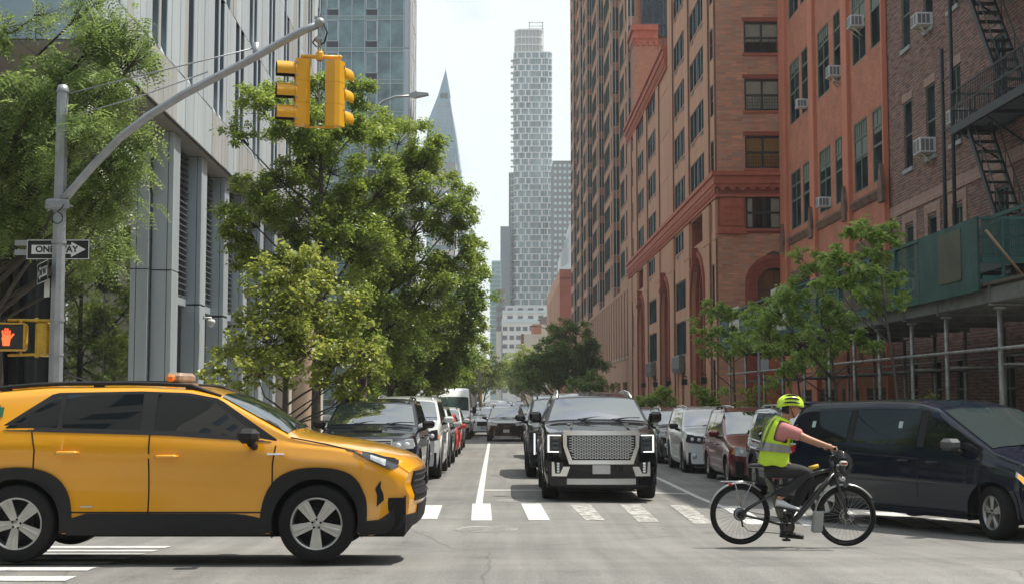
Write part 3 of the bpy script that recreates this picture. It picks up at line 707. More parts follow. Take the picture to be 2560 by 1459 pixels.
for o_ in low[3:]:
    w = W.add(ft, *o_, .1, FRG, GL, nx=2, ny=1, fw=.06)
    g = MB()
    for k in range(16): g.box(lerp(o_[0], o_[1], k/15)-.012, lerp(o_[0], o_[1], k/15)+.012, -.05, -.02, o_[2]-.05, o_[3]+.05)
    for z in (o_[2]+.1, o_[3]-.3): g.box(o_[0]-.02, o_[1]+.02, -.045, -.01, z, z+.04)
    _sub(g, 'window_guard', M('bronze_bars', (.10, .09, .06), .5, .4), w, ft, tb)
mb = MB()
for a, b in ((49.2, 49.55), (54.3, 55.4), (60.3, 61.4), (66.4, 68)): mb.rbox(a+.1, b-.1, -.16, .02, 9.0, 25.9, .02); mb.rbox(a+.05, b-.05, -.19, .02, -1, 9.05, .02)
part(mb, 'pilaster', TCS, tb, ft)
mb = MB()
for a, b in ((49.6, 54.3), (55.4, 60.3), (61.4, 66.4)):
    mb.rbox(a, b, -.17, .05, 9.2, 9.34, .02); mb.prism([(-.15, 9.2), (-.06, 9.0), (.02, 9.0), (.02, 9.2)], a, b, 'x')
mb.xf(lambda x, y, z: (x, y, z)); part(mb, 'stone_ledge', BRST, tb, ft)
for s in (49.4, 54.85, 60.85, 67.0):
    mb = MB(); mb.prism([(s-.30, 8.7), (s+.30, 8.7), (s+.28, 9.3), (s+.04, 10.1), (s-.04, 10.1), (s-.28, 9.3)], -.30, -.17, 'y'); part(mb, 'gabled_bracket', BRST, tb, ft)
mb = MB()
for o_ in low[:3]: mb.box(o_[0]-.4, o_[1]+.4, -.12, .02, o_[3], o_[3]+.55); mb.box(o_[0]-.35, o_[0], -.1, .02, 3, o_[3]); mb.box(o_[1], o_[1]+.35, -.1, .02, 3, o_[3])
part(mb, 'window_surround', BRST, tb, ft)
W.done()
# ================================================================== dark brown brick building
DB = brick('brown_brick', (.27, .10, .07), (.15, .065, .05), (.30, .24, .20), bw=.24, bh=.095, ms=.016, var=.35, c3=(.10, .06, .055), bump=.6)
DBP = M('bluish_sill', (.30, .32, .32), .8, var=.1)
db = empty('brown_brick_building', (14, 38, -.2)); tag(db, 'dark brown brick walk-up building carrying the iron fire escape', 'building')
W = WinSet(db)
fd = FrR(XT(0)+.03, 0, -.00696, 1)
cols = [(46.4, 47.35), (43.9, 44.85), (41.4, 42.4), (37.6, 38.6), (34.6, 35.6), (31.6, 32.6)]
rows = [(1.0, 2.9), (5.2, 7.55), (9.5, 11.85), (13.7, 16.05), (17.9, 20.2)]
ops = [(a, b, c, d) for a, b in cols for c, d in rows]
mb = MB(); wall(mb, 26, 49.2, -1, 24, ops, .12); part(mb, 'street_wall', DB, db, fd)
mb = MB(); mb.box(26, 49.2, 5, 5.2, -1, 24); mb.box(25.8, 26, 0, 5, -1, 24); mb.add([(26, 0, 24), (49.2, 0, 24), (49.2, 5, 24), (26, 5, 24)], [(0, 1, 2, 3)]); part(mb, 'end_wall', DB, db, fd)
for o_ in ops: W.add(fd, *o_, .07, FRG, GLM, nx=1 if o_[0] > 43 else 2, ny=[.5], fw=.06, mull=.06, sill=.14, sillmat=DBP)
mb = MB()
SOL = brick('soldier_course', (.36, .21, .17), (.26, .13, .10), (.40, .33, .28), bw=.078, bh=.3, ms=.012, var=.2)
mb.box(26, 49.2, -.03, .01, 8.05, 8.42)
for a, b in cols:
    for c, d in rows[1:2]: mb.box(a-.35, a, -.035, .01, c-.1, d+.1); mb.box(b, b+.35, -.035, .01, c-.1, d+.1); mb.box(a-.35, b+.35, -.036, .01, d+.1, d+.42)
    for c, d in rows[2:]: mb.box(a-.1, b+.1, -.02, .01, d, d+.26)
part(mb, 'soldier_course', SOL, db, fd)
W.done()
# ---- air conditioners
ACM = M('white_enamel', (.62, .63, .62), .45, var=.06, vs=6); ACG = M('ac_grille', (.16, .17, .17), .6); RUST = M('galvanised_arm', (.52, .46, .34), .6, var=.2, vs=8)
def ac(fr, s, z, label, w=.62, h=.42, dp=.5, bracket=True):
    o0 = fr(s, -.02, z); r = empty('air_conditioner', o0); tag(r, label, 'air conditioner', 'window air conditioners')
    mb = MB(); mb.rbox(s-w/2, s+w/2, -dp, .2, z, z+h, .02); part(mb, 'case', ACM, r, fr)
    mb = MB()
    mb.box(s-w/2+.05, s-.03, -dp-.006, -dp+.01, z+.05, z+h-.05); mb.box(s+.03, s+w/2-.05, -dp-.006, -dp+.01, z+.05, z+h-.05)
    for sx in (s-w/2-.005, s+w/2-.001):
        for k in range(3): mb.box(sx, sx+.006, -dp+.05+.14*k, -dp+.16+.14*k, z+.06, z+h-.06)
    part(mb, 'vent_grille', ACG, r, fr)
    if bracket:
        mb = MB()
        for e in (-.22, .22): mb.tube([(s+e, -dp+.1, z-.02), (s+e, .0, z-.38)], .022, 6); mb.box(s+e-.025, s+e+.025, -dp+.05, 0, z-.045, z-.005)
        part(mb, 'bracket', RUST, r, fr)
ac(fd, 43.6+.75, 13.75, 'white air conditioner high on the brown brick wall, upper one of the two big ones')
ac(fd, 44.35, 9.55, 'big white air conditioner in the brown brick wall, lower of the two big ones', .75, .5)
ac(fd, 41.0, 9.9, 'air conditioner half hidden by the upright pipes beside the fire escape', .6, .4)
ac(fd, 40.9, 14.0, 'air conditioner bracket and case near the top of the fire escape stair', .6, .4)
ac(fd, 46.9, 5.3, 'air conditioner behind the green shed panels', .6, .42, bracket=False)
ac(ft, 52.6, 14.85+1.3-.2, 'grey air conditioner in the terracotta wall, highest one there', .6, .45)
ac(ft, 56.2, 14.85, 'beige air conditioner on a rusty bracket, middle one of the terracotta wall', .6, .45)
ac(ft, 62.3, 14.85, 'small white air conditioner in the terracotta wall farthest from the fire escape', .4, .4, bracket=False)
ac(ft, 58.4, 9.75, 'white air conditioner on the stone ledge of the terracotta building', .5, .42, bracket=False)
# ---- fire escape
FE = M('fire_escape_paint', (.022, .030, .033), .5, .2, var=.3, vs=10)
fe = empty('fire_escape', fd(38, 0, 8)); tag(fe, 'black iron fire escape with zigzag stairs and railed balconies on the brown brick wall', 'fire escape')
def fpart(mb, n): part(mb, n, FE, fe, fd)
levels = [5.2, 9.3, 13.4, 17.5]
s0, s1 = 32.8, 38.7
for z in levels:
    mb = MB(); mb.box(s0, s1, -1.25, -1.17, z-.22, z+.02); mb.box(s0, s0+.07, -1.2, 0, z-.2, z); mb.box(s1-.07, s1, -1.2, 0, z-.2, z); mb.box(s0, s1, -.06, 0, z-.1, z)
    k = -1.1
    while k < -.08: mb.box(s0+.06, s1-.06, k, k+.035, z-.03, z); k += .085
    for s in (33.5, 36, 38.2): mb.box(s, s+.06, -1.2, 0, z-.12, z-.03); mb.tube([(s, -1.15, z-.2), (s, -.02, z-1.0)], .03, 6)
    fpart(mb, 'balcony')
    mb = MB()
    for h in (.5, .98): mb.box(s0, s1, -1.235, -1.205, z+h-.02, z+h+.02); mb.box(s1-.02, s1+.02, -1.2, 0, z+h-.02, z+h+.02); mb.box(s0-.02, s0+.02, -1.2, 0, z+h-.02, z+h+.02)
    s = s0
    while s < s1: mb.box(s, s+.018, -1.23, -1.212, z, z+1); s += .135
    d = -1.2
    while d < 0: mb.box(s1-.01, s1+.01, d, d+.018, z, z+1); d += .135
    fpart(mb, 'railing')
for i, (za, zb) in enumerate(zip(levels, levels[1:]+[21.6])):
    mb = MB(); a, b = 34.9, 37.9      # bottom at far end, climbing towards the camera
    A, B = (a, za), (b, zb)
    for d in (-1.05, -.42):
        mb.prism([(A[0]-.08, A[1]), (A[0]+.10, A[1]), (B[0]+.10, B[1]), (B[0]-.08, B[1])], d-.03, d+.03, 'y')
        mb.tube([(A[0]+.1, d, A[1]+.1), (A[0]+.1, d, A[1]+.85), (B[0]+.1, d, B[1]+.85)], .018, 5)
        for t in (.3, .6, .9): mb.tube([(lerp(A[0], B[0], t), d, lerp(A[1], B[1], t)), (lerp(A[0], B[0], t)+.05, d, lerp(A[1], B[1], t)+.85)], .014, 5)
    n = 13
    for k in range(1, n): t = k/n; s = lerp(A[0], B[0], t); z = lerp(A[1], B[1], t); mb.box(s-.13, s+.11, -1.04, -.42, z-.02, z+.02)
    fpart(mb, 'stair')
mb = MB()
for s in (39.5, 40.35): mb.tube([(s, -.9, 3.6), (s, -.9, 12.0 if s > 40 else 13.4)], .06, 8)
for z in (5, 6.5, 8, 9.5, 11): mb.box(39.5, 40.35, -.92, -.88, z, z+.03)
part(mb, 'hoist_pipe', FE, fe, fd)
# ================================================================== sidewalk shed
SG = M('shed_green', (.018, .078, .066), .6, var=.35, vs=2, bump=.5, bs=5); SGN = M('shed_green_dark', (.022, .09, .075), .6, var=.2, vs=4); PIPE = M('galvanised_pipe', (.30, .31, .29), .5, .5, var=.35, vs=6)
BEAM = M('painted_steel_beam', (.17, .175, .16), .6, .2, var=.3, vs=3); PLY = M('weathered_plywood', (.10, .085, .06), .85, var=.3, vs=3)
XS = lambda y: 9.55-.004*y+.1
fsd = FrR(XS(0), 0, -.004, 1)
sh = empty('sidewalk_shed', (10.5, 42, .1)); tag(sh, 'green panelled sidewalk shed on steel pipe posts under the fire escape', 'sidewalk shed')
S0, S1 = 27.3, 61
gz = lambda s: G(8, s)+.15
posts = [24.3, 27.1, 30.4, 33.0, 35.9, 38.5, 41.5, 45, 48.5, 52, 56, 60]
for s in posts:
    for d in (.05, 2.55): mb = MB(); mb.tube([(s+(.8 if d > 1 else 0), d, gz(s)), (s+(.8 if d > 1 else 0), d, 3.45)], .05, 10); mb.box(s+(.8 if d > 1 else 0)-.1, s+(.8 if d > 1 else 0)+.1, d-.1, d+.1, gz(s), gz(s)+.02); mb.box(s-.09+(.8 if d > 1 else 0), s+.09+(.8 if d > 1 else 0), d-.09, d+.09, 3.43, 3.47); part(mb, 'post', PIPE, sh, fsd)
mb = MB()
for z in (1.25, 2.65):
    mb.tube([(24, -.03, z), (60.5, -.03, z+.05)], .032, 8); mb.tube([(24, 2.63, z+.1), (60.5, 2.63, z)], .028, 8)
for s in posts: mb.tube([(s, .0, 2.35), (s+.8, 2.6, 2.4)], .028, 6)
for s in (30.6, 36.1, 41.7, 48.7): mb.tube([(s+.1, .12, .2), (s+.75, .7, 1.3)], .024, 6); mb.tube([(s+.9, 2.7, .2), (s+2.4, 2.7, 1.3)], .024, 6)
part(mb, 'cross_pipe', PIPE, sh, fsd)
mb = MB()
for s in posts: mb.mi = 0; mb.box(s-.08, s+.08, -.15, 3.3, 3.5, 3.53); mb.box(s-.01, s+.01, -.15, 3.3, 3.53, 3.85); mb.box(s-.08, s+.08, -.15, 3.3, 3.85, 3.88)
mb.box(S0-3.2, 60.6, -.12, -.02, 3.56, 3.84)
part(mb, 'steel_beam', BEAM, sh, fsd)
mb = MB(); mb.box(24, 60.6, -.2, 3.6, 3.89, 3.95); part(mb, 'deck', PLY, sh, fsd)
ZB, ZT = 3.80, 5.28
mb = MB()
mb.box(S0, 31.2, -.28, -.25, ZB, ZT); mb.box(S0, S0+.12, -.29, -.24, ZB, ZT)
part(mb, 'solid_panel', SG, sh, fsd)
mb = MB(); mb.box(28.3, 29.75, -.296, -.281, ZB+.3, ZT-.12) ; part(mb, 'hung_board', M('olive_board', (.075, .08, .05), .6, var=.25, vs=1.5), sh, fsd)
# open mesh stretch with rails and struts
mb = MB()
mb.box(31.2, 60.6, -.29, -.2, ZT-.07, ZT); mb.box(31.2, 60.6, -.29, -.2, ZB, ZB+.18)
for s in (33.3, 35.6, 38.9, 41.8, 44.9, 48, 51.5, 55, 58.5, 60.5): mb.box(s-.16, s+.16, -.292, -.19, ZB+.01, ZT-.002)
mb.box(24, 27.3, -.05, 0, ZT-.07, ZT)
for d in (0.2, 1.1, 2.0, 2.9): mb.box(27.3, 27.36, d, d+.05, 3.95, ZT)
mb.box(27.3, 27.36, -.2, 3.3, ZT-.06, ZT+.0); mb.box(27.3, 27.36, -.2, 3.3, 4.35, 4.47); mb.box(27.29, 27.33, -.2, 3.3, 3.95, 4.1)
part(mb, 'green_frame', SGN, sh, fsd)
mb = MB()
WOOD_ = M('raw_wood', (.30, .20, .11), .8)
for s in (33.4, 35.7, 39.0, 41.9): part(MB().tube([(s+.1, -.1, ZT-.3), (s-1.6, .5, 4.0)], .03, 6), 'wood_strut', WOOD_, sh, fsd)
mb.tube([(27.2, -.15, 5.0), (27.1, .55, 4.05)], .03, 6)
part(mb, 'wood_strut', M('raw_wood', (.30, .20, .11), .8), sh, fsd)
def netting():
    m = bpy.data.materials.new('green_netting'); m.use_nodes = True; t = m.node_tree; b = t.nodes['Principled BSDF']; b.inputs['Base Color'].default_value = (.02, .10, .085, 1); b.inputs['Roughness'].default_value = .8
    b.inputs['Alpha'].default_value = .5; return m
part(MB().box(31.2, 44.9, -.25, -.245, ZB+.18, ZT-.07), 'netting', netting(), sh, fsd)
mb = MB(); mb.box(27.31, 27.32, -.2, 3.3, 4.47, ZT-.06); part(mb, 'netting', netting(), sh, fsd)
mb = MB(); mb.box(44.9, 60.6, -.27, -.255, ZB, ZT-.3); mb.mi = 1; mb.box(46.2, 48.8, -.285, -.272, ZB+.1, ZT+.2); mb.box(55.5, 58, -.285, -.272, ZB+.5, ZT+.1); part(mb, 'solid_panel', [SG, M('whitewashed_board', (.5, .5, .46), .8, var=.2, vs=3)], sh, fsd)
for x in []: pass
# low fence and planting strip rails
fn = empty('iron_fence', (12, 66, -.3)); tag(fn, 'low black iron railing before the corner of the arched brick building', 'fence')
mb = MB()
for k in range(40): mb.box(66.2+.0-.012, 66.2+.012, 0, .02, 0, 0) if False else None
f2 = Fr(9.6, 66.3, 1, 0)
for k in range(34): mb.box(.12*k, .12*k+.022, 0, .022, -.5, 1.35)
mb.box(0, 4, -.01, .03, 1.2, 1.25); mb.box(0, 4, -.01, .03, -.1, -.05); part(mb, 'railing', GRILLE, fn, f2)
# ================================================================== grey panelled building, left
def panelmat(name, a, b, streaky=True):
    if name in MATS: return MATS[name]
    return M(name, a, .45, .25, var=.10, vs=.7, var2=b, streak=True)
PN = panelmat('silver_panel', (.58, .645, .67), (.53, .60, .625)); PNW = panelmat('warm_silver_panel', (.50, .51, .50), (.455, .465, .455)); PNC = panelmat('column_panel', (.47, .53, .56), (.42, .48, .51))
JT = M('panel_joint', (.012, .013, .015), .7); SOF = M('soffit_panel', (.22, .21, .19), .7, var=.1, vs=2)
DKW = M('recess_metal', (.14, .17, .19), .5, .3)
gb_ = empty('panelled_building', (-9, 40, 0)); tag(gb_, 'modern silver grey metal panelled building raised on tall square columns', 'building')
fl = Fr(XL(0), 0, -.035, 1)
YA, YB = 27.3, 71.5
ZS = 8.85
# strips: every storey a random rhythm of panels and slots
rnd = random.Random(5)
FLZ = [8.85, 10.25, 14.05, 17.85, 21.65, 25.45, 29.25, 33]
wp = {0: MB(), 1: MB()}; jb = MB(); rb_ = MB(); lv = MB(); sides = MB()
for r in range(len(FLZ)-1):
    z0, z1 = FLZ[r], FLZ[r+1]; s = YA
    band = r == 0; slots = []
    if not band:
        # slots come in pairs; in line with the columns below
        c = 27.9+(0 if r % 2 else 1.1)+.3*rnd.random()
        while c < YB-1.5:
            w = .72; slots.append((c, c+w)); 
            if rnd.random() < .72: slots.append((c+w+.25, c+2*w+.25))
            c += 4.35+rnd.choice((-.5, 0, .35))
    cuts = sorted({YA, YB, *[v for sl_ in slots for v in sl_]})
    for a, b in zip(cuts, cuts[1:]):
        if any(x <= (a+b)/2 <= y for x, y in slots):
            zt = z1-(rnd.choice((0, 0, .5)) if True else 0)
            rb_.box(a, b, .3, .32, z0, z1); rb_.box(a-.01, a, .0, .3, z0, z1); rb_.box(b, b+.01, 0, .3, z0, z1)
            # tapered foot of the slot
            sides.prism([(0, z0), (.3, z0), (.3, z0+.7)], a, b, 'x')
            if rnd.random() < .6:
                zz = z0+1.4+rnd.random()
                while zz < z1-.1: lv.box(a, b, .15, .28, zz, zz+.03); zz += .13
            continue
        n = max(1, round((b-a)/.56)); warm = rnd.random() < .33; k = 0
        for i in range(n):
            p, q = lerp(a, b, i/n), lerp(a, b, (i+1)/n); k = k if rnd.random() < .55 else int(rnd.random() < .36)
            off = rnd.choice((0, 0, .01, .02))
            wp[k].box(p+.012, q-.012, -.03+off*.5, .1, z0+.02, z1-.02)
    jb.box(YA+.1, YB, .02, .12, z0, z1) if band else None
for r in range(1, len(FLZ)): jb.box(YA+.02, YB, .0, .1, FLZ[r]-.02, FLZ[r]+.02)
jb2 = MB()
jb2.box(YA, YB, .55, .6, 10.25, 33)
wp[0].m = [0]*len(wp[0].m); n0 = len(wp[1].m); wp[0].add(wp[1].v, wp[1].f, mi=1); part(wp[0], 'wall_panels', [PN, PNW], gb_, fl); part(jb, 'joint', JT, gb_, fl); part(jb2, 'core_wall', DKW, gb_, fl)
part(rb_, 'window_slot', DKW, gb_, fl); part(lv, 'louvre', JT, gb_, fl); part(sides, 'slot_sill', PN, gb_, fl)
# near end of the raised volume (faces the crossing)
fe2 = Fr(XL(YA), YA, -1, -.035)
mb = MB(); jb = MB()
for i in range(14):
    for z0, z1 in ((8.85, 10.6), (10.62, 14.4), (14.42, 18.2), (18.22, 22), (22.02, 26), (26.02, 33)):
        mb.box(1.05*i+.012, 1.05*(i+1)-.012, -.35, -.3, z0+.01, z1-.01)
mb.xf(lambda x, y, z: (x, -y-.3, z)); part(mb, 'end_panels', M('blue_grey_panel', (.33, .42, .47), .4, .2, var=.08, vs=.8), gb_, fe2)
mb = MB(); mb.box(0, 20, -.5, -.02, 8.9, 33); mb.xf(lambda x, y, z: (x, y, z)); part(mb, 'end_wall', JT, gb_, fe2)
# soffit
mb = MB(); mi = 0
for i in range(int((YB-YA)/1.1)):
    for j in range(9): mb.box(YA+1.1*i+.01, YA+1.1*(i+1)-.01, .05+1.35*j, .05+1.35*(j+1)-.02, ZS-.05, ZS-.001)
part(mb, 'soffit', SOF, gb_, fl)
mb = MB(); mb.box(YA+.05, YB, .06, 14, ZS, ZS+.1); part(mb, 'soffit_backing', JT, gb_, fl)
# columns
mb = MB(); jb = MB()
cy = [36.6+3.95*k for k in range(9)]
for i, y in enumerate(cy):
    mb = MB(); jb = MB()
    for z0, z1 in ((-.1, 2.1), (2.13, 5.05), (5.08, ZS-.06)):
        zz0, zz1 = (z0, z1) if i == 0 else (z0, z1)
        dz = 0 if i == 0 else -.55-.12*i if z1 < 8 else 0
        mb.rbox(y, y+.85, -.0, .135, z0+(0 if z0 < 1 else (-.55-.1*i if i else 0)), z1+dz, .01)
        mb.rbox(y+.001, y+.85, .150, .54, z0+(0 if z0 < 1 else (-.55-.1*i if i else 0)), z1+dz, .01)
    jb.box(y+.02, y+.84, .02, .53, -.1, ZS-.02)
    ofs = lambda x, y_, z: (x, y_+.22, z)
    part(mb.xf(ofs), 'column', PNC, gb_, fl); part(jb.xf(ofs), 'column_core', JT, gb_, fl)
# louvred screens and glazing between columns
lv = MB(); gz_ = MB()
for y in cy:
    z = 4.6
    while z < ZS-.1: lv.prism([(.60, z), (.76, z+.05), (.76, z+.085), (.60, z+.035)], y+.85, y+3.95, 'x'); z += .17
    gz_.box(y+.85, y+3.96, .80, .83, 0, ZS-.05)
part(lv, 'louvre', M('louvre_blade', (.14, .16, .175), .45, .4), gb_, fl); part(gz_, 'glazing', GL, gb_, fl)
mb = MB()
for y in cy: mb.box(y+.85, y+3.96, .62, .8, 4.35, 4.6); mb.box(y+.85, y+3.96, .6, .8, 1.45, 1.8)
part(mb, 'transom', PNC, gb_, fl)
# second panel pier left of the first column and the reflective glass wall
fg = Fr(-9.60, 36.4, -1, -.035)
mb = MB()
for z0, z1 in ((-.1, 2.1), (2.13, 5.05), (5.08, ZS-.06)):
    for a, b in ((.0, .30), (.32, .46)): mb.box(a, b, -.2+.0, .2, z0, z1)
mb.xf(lambda x, y, z: (x, y, z)); part(mb, 'corner_pier', PNC, gb_, fg)
mb = MB(); mb.box(.46, .50, -.02, .02, -.1, ZS-.06); mb.box(0, .47, -.15, .15, -.1, ZS-.07); part(mb, 'pier_joint', JT, gb_, fg)
fgl = Fr(-10.07, 37.3, -1, 0)
mb = MB(); mb.box(0, .95, 0, .02, -.1, ZS-.05); mb.box(.97, 2.1, 0, .02, -.1, ZS-.05)
MIR = M('mirror_glass', (.02, .028, .026), .015, spec=1, ior=2.6)
part(mb, 'lobby_glass', MIR, gb_, fgl)
mb = MB()
for z in (1.5, 4.3, 7): mb.tube([(.96, .02, z), (.96, .3, z)], .05, 8)
for z in (1.5, 7): mb.tube([(-.4, .12, z), (2.1, .12, z+.9)], .018, 6)
part(mb, 'glass_fitting', FRL, gb_, fgl)
mb = MB(); mb.lathe([(.48, -.1), (.48, ZS)], (2.72, .1, 0), n=28); mb.lathe([(.53, -.1), (.53, 1.3), (.48, 1.32)], (2.72, .1, 0), n=28); part(mb, 'round_column', M('dark_column', (.022, .03, .034), .25, .3, var=.4, vs=1.2, streak=True), gb_, fgl)
mb = MB(); mb.box(2.1, 14, -.3, -.25, -.1, ZS-.05); mb.mi = 1
for k in range(12): mb.box(3.25+.4*k, 3.32+.4*k, -.25, .0, -.1, ZS-.05)
part(mb, 'dark_glazing', [M('black_glass', (.008, .010, .012), .08, spec=.6), JT], gb_, fgl)
# beige stone pieces at the foot further along
mb = MB(); mb.box(58, 71.4, -.25, .3, 0, 3.9); mb.box(64, 71.4, -.3, .3, 0, 2.2)
part(mb, 'stone_base', M('beige_stone', (.48, .43, .36), .8, var=.08, vs=1), gb_, fl)
mb = MB(); mb.lathe([(.42, 0), (.42, 5)], fl(54.5, -1.2, 0)[:2]+(0,), n=24); part(mb, 'round_pillar', M('tan_pillar', (.45, .33, .24), .7, var=.1), gb_)
mb = MB(); mb.box(71.3, 71.6, .6, 20, -.2, 33); mb.box(YA, 71.5, .7, 20, 33, 33.2); part(mb, 'rear_wall', PNW, gb_, fl)
# dome security camera on the second column
o = fl(40.6, .1, 3.93); cmr = empty('security_camera', o); tag(cmr, 'small white dome security camera on the second silver column', 'security camera')
mb = MB(); mb.box(-.02, .02, -.05, .05, .05, .15); mb.tube([(0, 0, .1), (.22, -.02, .1), (.22, -.02, .02)], .03); mb.build('bracket', ACM, cmr)
mb = MB(); mb.lathe([(0, .06), (.09, .05), (.12, 0), (.12, -.06), (.0, -.16)], (.22, -.02, 0), n=16); mb.sphere((.22, -.02, -.07), .105, 8); mb.build('dome', ACM, cmr)
# ================================================================== glass tower, left
gt = empty('glass_tower', (-14, 134, -1)); tag(gt, 'bluish green glass apartment tower with a silver edge, beyond the silver panelled building', 'building')
W = WinSet(gt)
f = Fr(-10.2, 134, -1, .0)
TGL = M('teal_glass', (.13, .215, .20), .1, spec=.8, var=.75, vs=.45, ior=1.6); SPG = M('teal_spandrel', (.22, .31, .29), .25, var=.1); EDG = M('silver_edge', (.42, .46, .48), .4, .4)
bgm = MB(); mul = MB(); spn = MB(); ven = MB()
H = 52
bgm.box(.42, 30, .0, .1, 0, H); 
fh = 3.2
cx_ = [.5+1.28*i for i in range(20)]
for k in range(int(H/fh)):
    z = k*fh+.4; spn.box(.42, 30, -.05, .02, z, z+.42); mul.box(.42, 30, -.09, -.05, z+.4, z+.46); mul.box(.42, 30, -.09, -.05, z-.03, z+.03)
    for i, x in enumerate(cx_):
        if i in (2, 5, 8, 12): ven.box(x+.08, x+1.12, -.07, .0, z+.5, z+1.05); mul.box(x+.04, x+1.18, -.1, -.04, z+1.06, z+1.14); mul.box(x+.04, x+.14, -.1, -.03, z+1.1, z+3.1); mul.box(x+1.08, x+1.18, -.1, -.03, z+1.1, z+3.1); mul.box(x+.04, x+1.18, -.1, -.04, z+3.06, z+3.14)
for x in cx_: mul.box(x-.04, x+.04, -.085, .0, 0, H)
flip = lambda x, y, z: (x, -y, z)
for m_ in (bgm, mul, spn, ven): m_.xf(flip)
part(bgm, 'glazing', TGL, gt, f); part(spn, 'spandrel', SPG, gt, f); part(mul, 'mullion', EDG, gt, f); tag(part(ven, 'vents', M('dark_vent', (.05, .055, .06), .6), gt, f), kind='stuff')
mb = MB()
for k in range(int(H/9)+1): mb.box(0, .42, -.1, .3, 9*k, min(H, 9*(k+1)-.06))
mb.xf(flip); part(mb, 'corner_panel', EDG, gt, f)
mb = MB(); mb.box(-10.2, -10.05, 134.2, 143, 0, H); rr = random.Random(3)
mb.mi = 1
for k in range(16):
    for j in range(3):
        y = 135.4+2.4*j+rr.random()*1.5; mb.box(-10.06, -10.02, y, y+1.0, .8+3.2*k, 3.0+3.2*k)
part(mb, 'side_wall', [M('pale_panel', (.55, .57, .57), .5, .1), GL], gt)
mb = MB(); mb.box(-40, -10.3, 135, 143, H-.1, H); mb.box(-40, -10.3, 142.8, 143, 0, H); part(mb, 'roof', JT, gt)
mb = MB()
rr = random.Random(9)
W.done()
# ================================================================== far towers
def at(u, v, Y): p = P(u, v, Y); return p.x, p.z
def bounds(u0, u1, v0, Y): a = P(u0, v0, Y); b = P(u1, v0, Y); return a.x, b.x, a.z
CONCW = M('white_concrete', (.66, .66, .63), .7, var=.05); TWG = M('tower_glass', (.17, .235, .25), .35, spec=.3, var=.6, vs=.12)
# white grid tower
Y = 600; x0, x1, zt = bounds(1284, 1381, 130, Y)
g_ = empty('grid_tower', (x0, Y, -2)); tag(g_, 'slim tall grey glass tower with staggered white bands, tallest in the street gap', 'tower')
def rrect(a, b, c, d, r, n=6):
    pts = []
    for cx_, cy_, t0 in ((b-r, d-r, 0), (a+r, d-r, 90), (a+r, c+r, 180), (b-r, c+r, 270)):
        for i in range(n+1): t = R_(t0+90*i/n); pts.append((cx_+r*math.cos(t), cy_+r*math.sin(t)))
    return pts
gl = MB(); sb = MB(); mu = MB()
fh = (zt-8)/52
gl.prism(rrect(x0+.25, x1-.25, Y+.25, Y+16, 2.2), 0, zt, 'z'); rr = random.Random(4)
for k in range(53):
    z = 8+k*fh; w = .0 if k < 40 else .25*math.sin(k*1.3)
    sb.prism(rrect(x0-(.35 if k % 2 else 0)+w*.3, x1+.0, Y-.1-(.15 if k % 3 == 0 else 0), Y+16.2, 2.4), z-.30, z+.08, 'z')
    if k < 52:
        pat = [(1.6, .5), (5.2, .45), (8.0, .42), (11.4, .5), (14.8, .4)] if k % 2 else [(3.2, .55), (6.6, .4), (12.4, .55), (15.4, .35)]
        for (dx, w2) in pat: mu.box(x0+dx-w2*.7, x0+dx+w2*.7, Y-.02, Y+.4, z+.08, z+fh-.3)
        for dx in (2.4, 4.4, 7.3, 9.8, 10.7, 13.6): mu.box(x0+dx-.06, x0+dx+.06, Y+.12, Y+.3, z+.08, z+fh-.3)
        if k > 12: mu.box(x0-1.1, x0-1.0, Y+4, Y+4.1, z, z+fh); sb.box(x0-1.3, x0, Y+3, Y+7, z-.15, z)
part(gl, 'glazing', TWG, g_); part(sb, 'floor_band', CONCW, g_); part(mu, 'mullion', CONCW, g_)
cr_ = MB(); c1 = MB()
xa, xb, zz = bounds(1286, 1358, 74, Y)
c1.prism(rrect(xa+.3, xb-.3, Y+.5, Y+13, 2.5), zt, zz, 'z')
for i in range(4): z = lerp(zt, zz, i/3); cr_.prism(rrect(xa+.15*i, xb+.3*math.sin(i*2), Y, Y+13.5, 2.5), z-.35, z+.25, 'z')
for i in range(9): cr_.box(lerp(xa, xb, i/8)-.12, lerp(xa, xb, i/8)+.12, Y+.1, Y+.6, zt, zz)
xc, xd, z2 = bounds(1322, 1358, 54, Y)
for a in (xc, xd-.5): cr_.box(a, a+.5, Y+1, Y+1.5, zz, z2); cr_.box(a, a+.5, Y+7, Y+7.5, zz, z2)
for yy in (Y+1, Y+7): cr_.box(xc, xd, yy, yy+.5, z2-.4, z2); cr_.box(xc, xd, yy, yy+.5, zz+.2, zz+.7)
for i in range(5): cr_.box(xc+1.1*i+.4, xc+1.1*i+.6, Y+7.1, Y+7.3, zz, z2)
part(c1, 'crown_screen', M('crown_louvre', (.36, .36, .34), .7, var=.2, vs=3), g_); part(cr_, 'crown_frame', CONCW, g_)
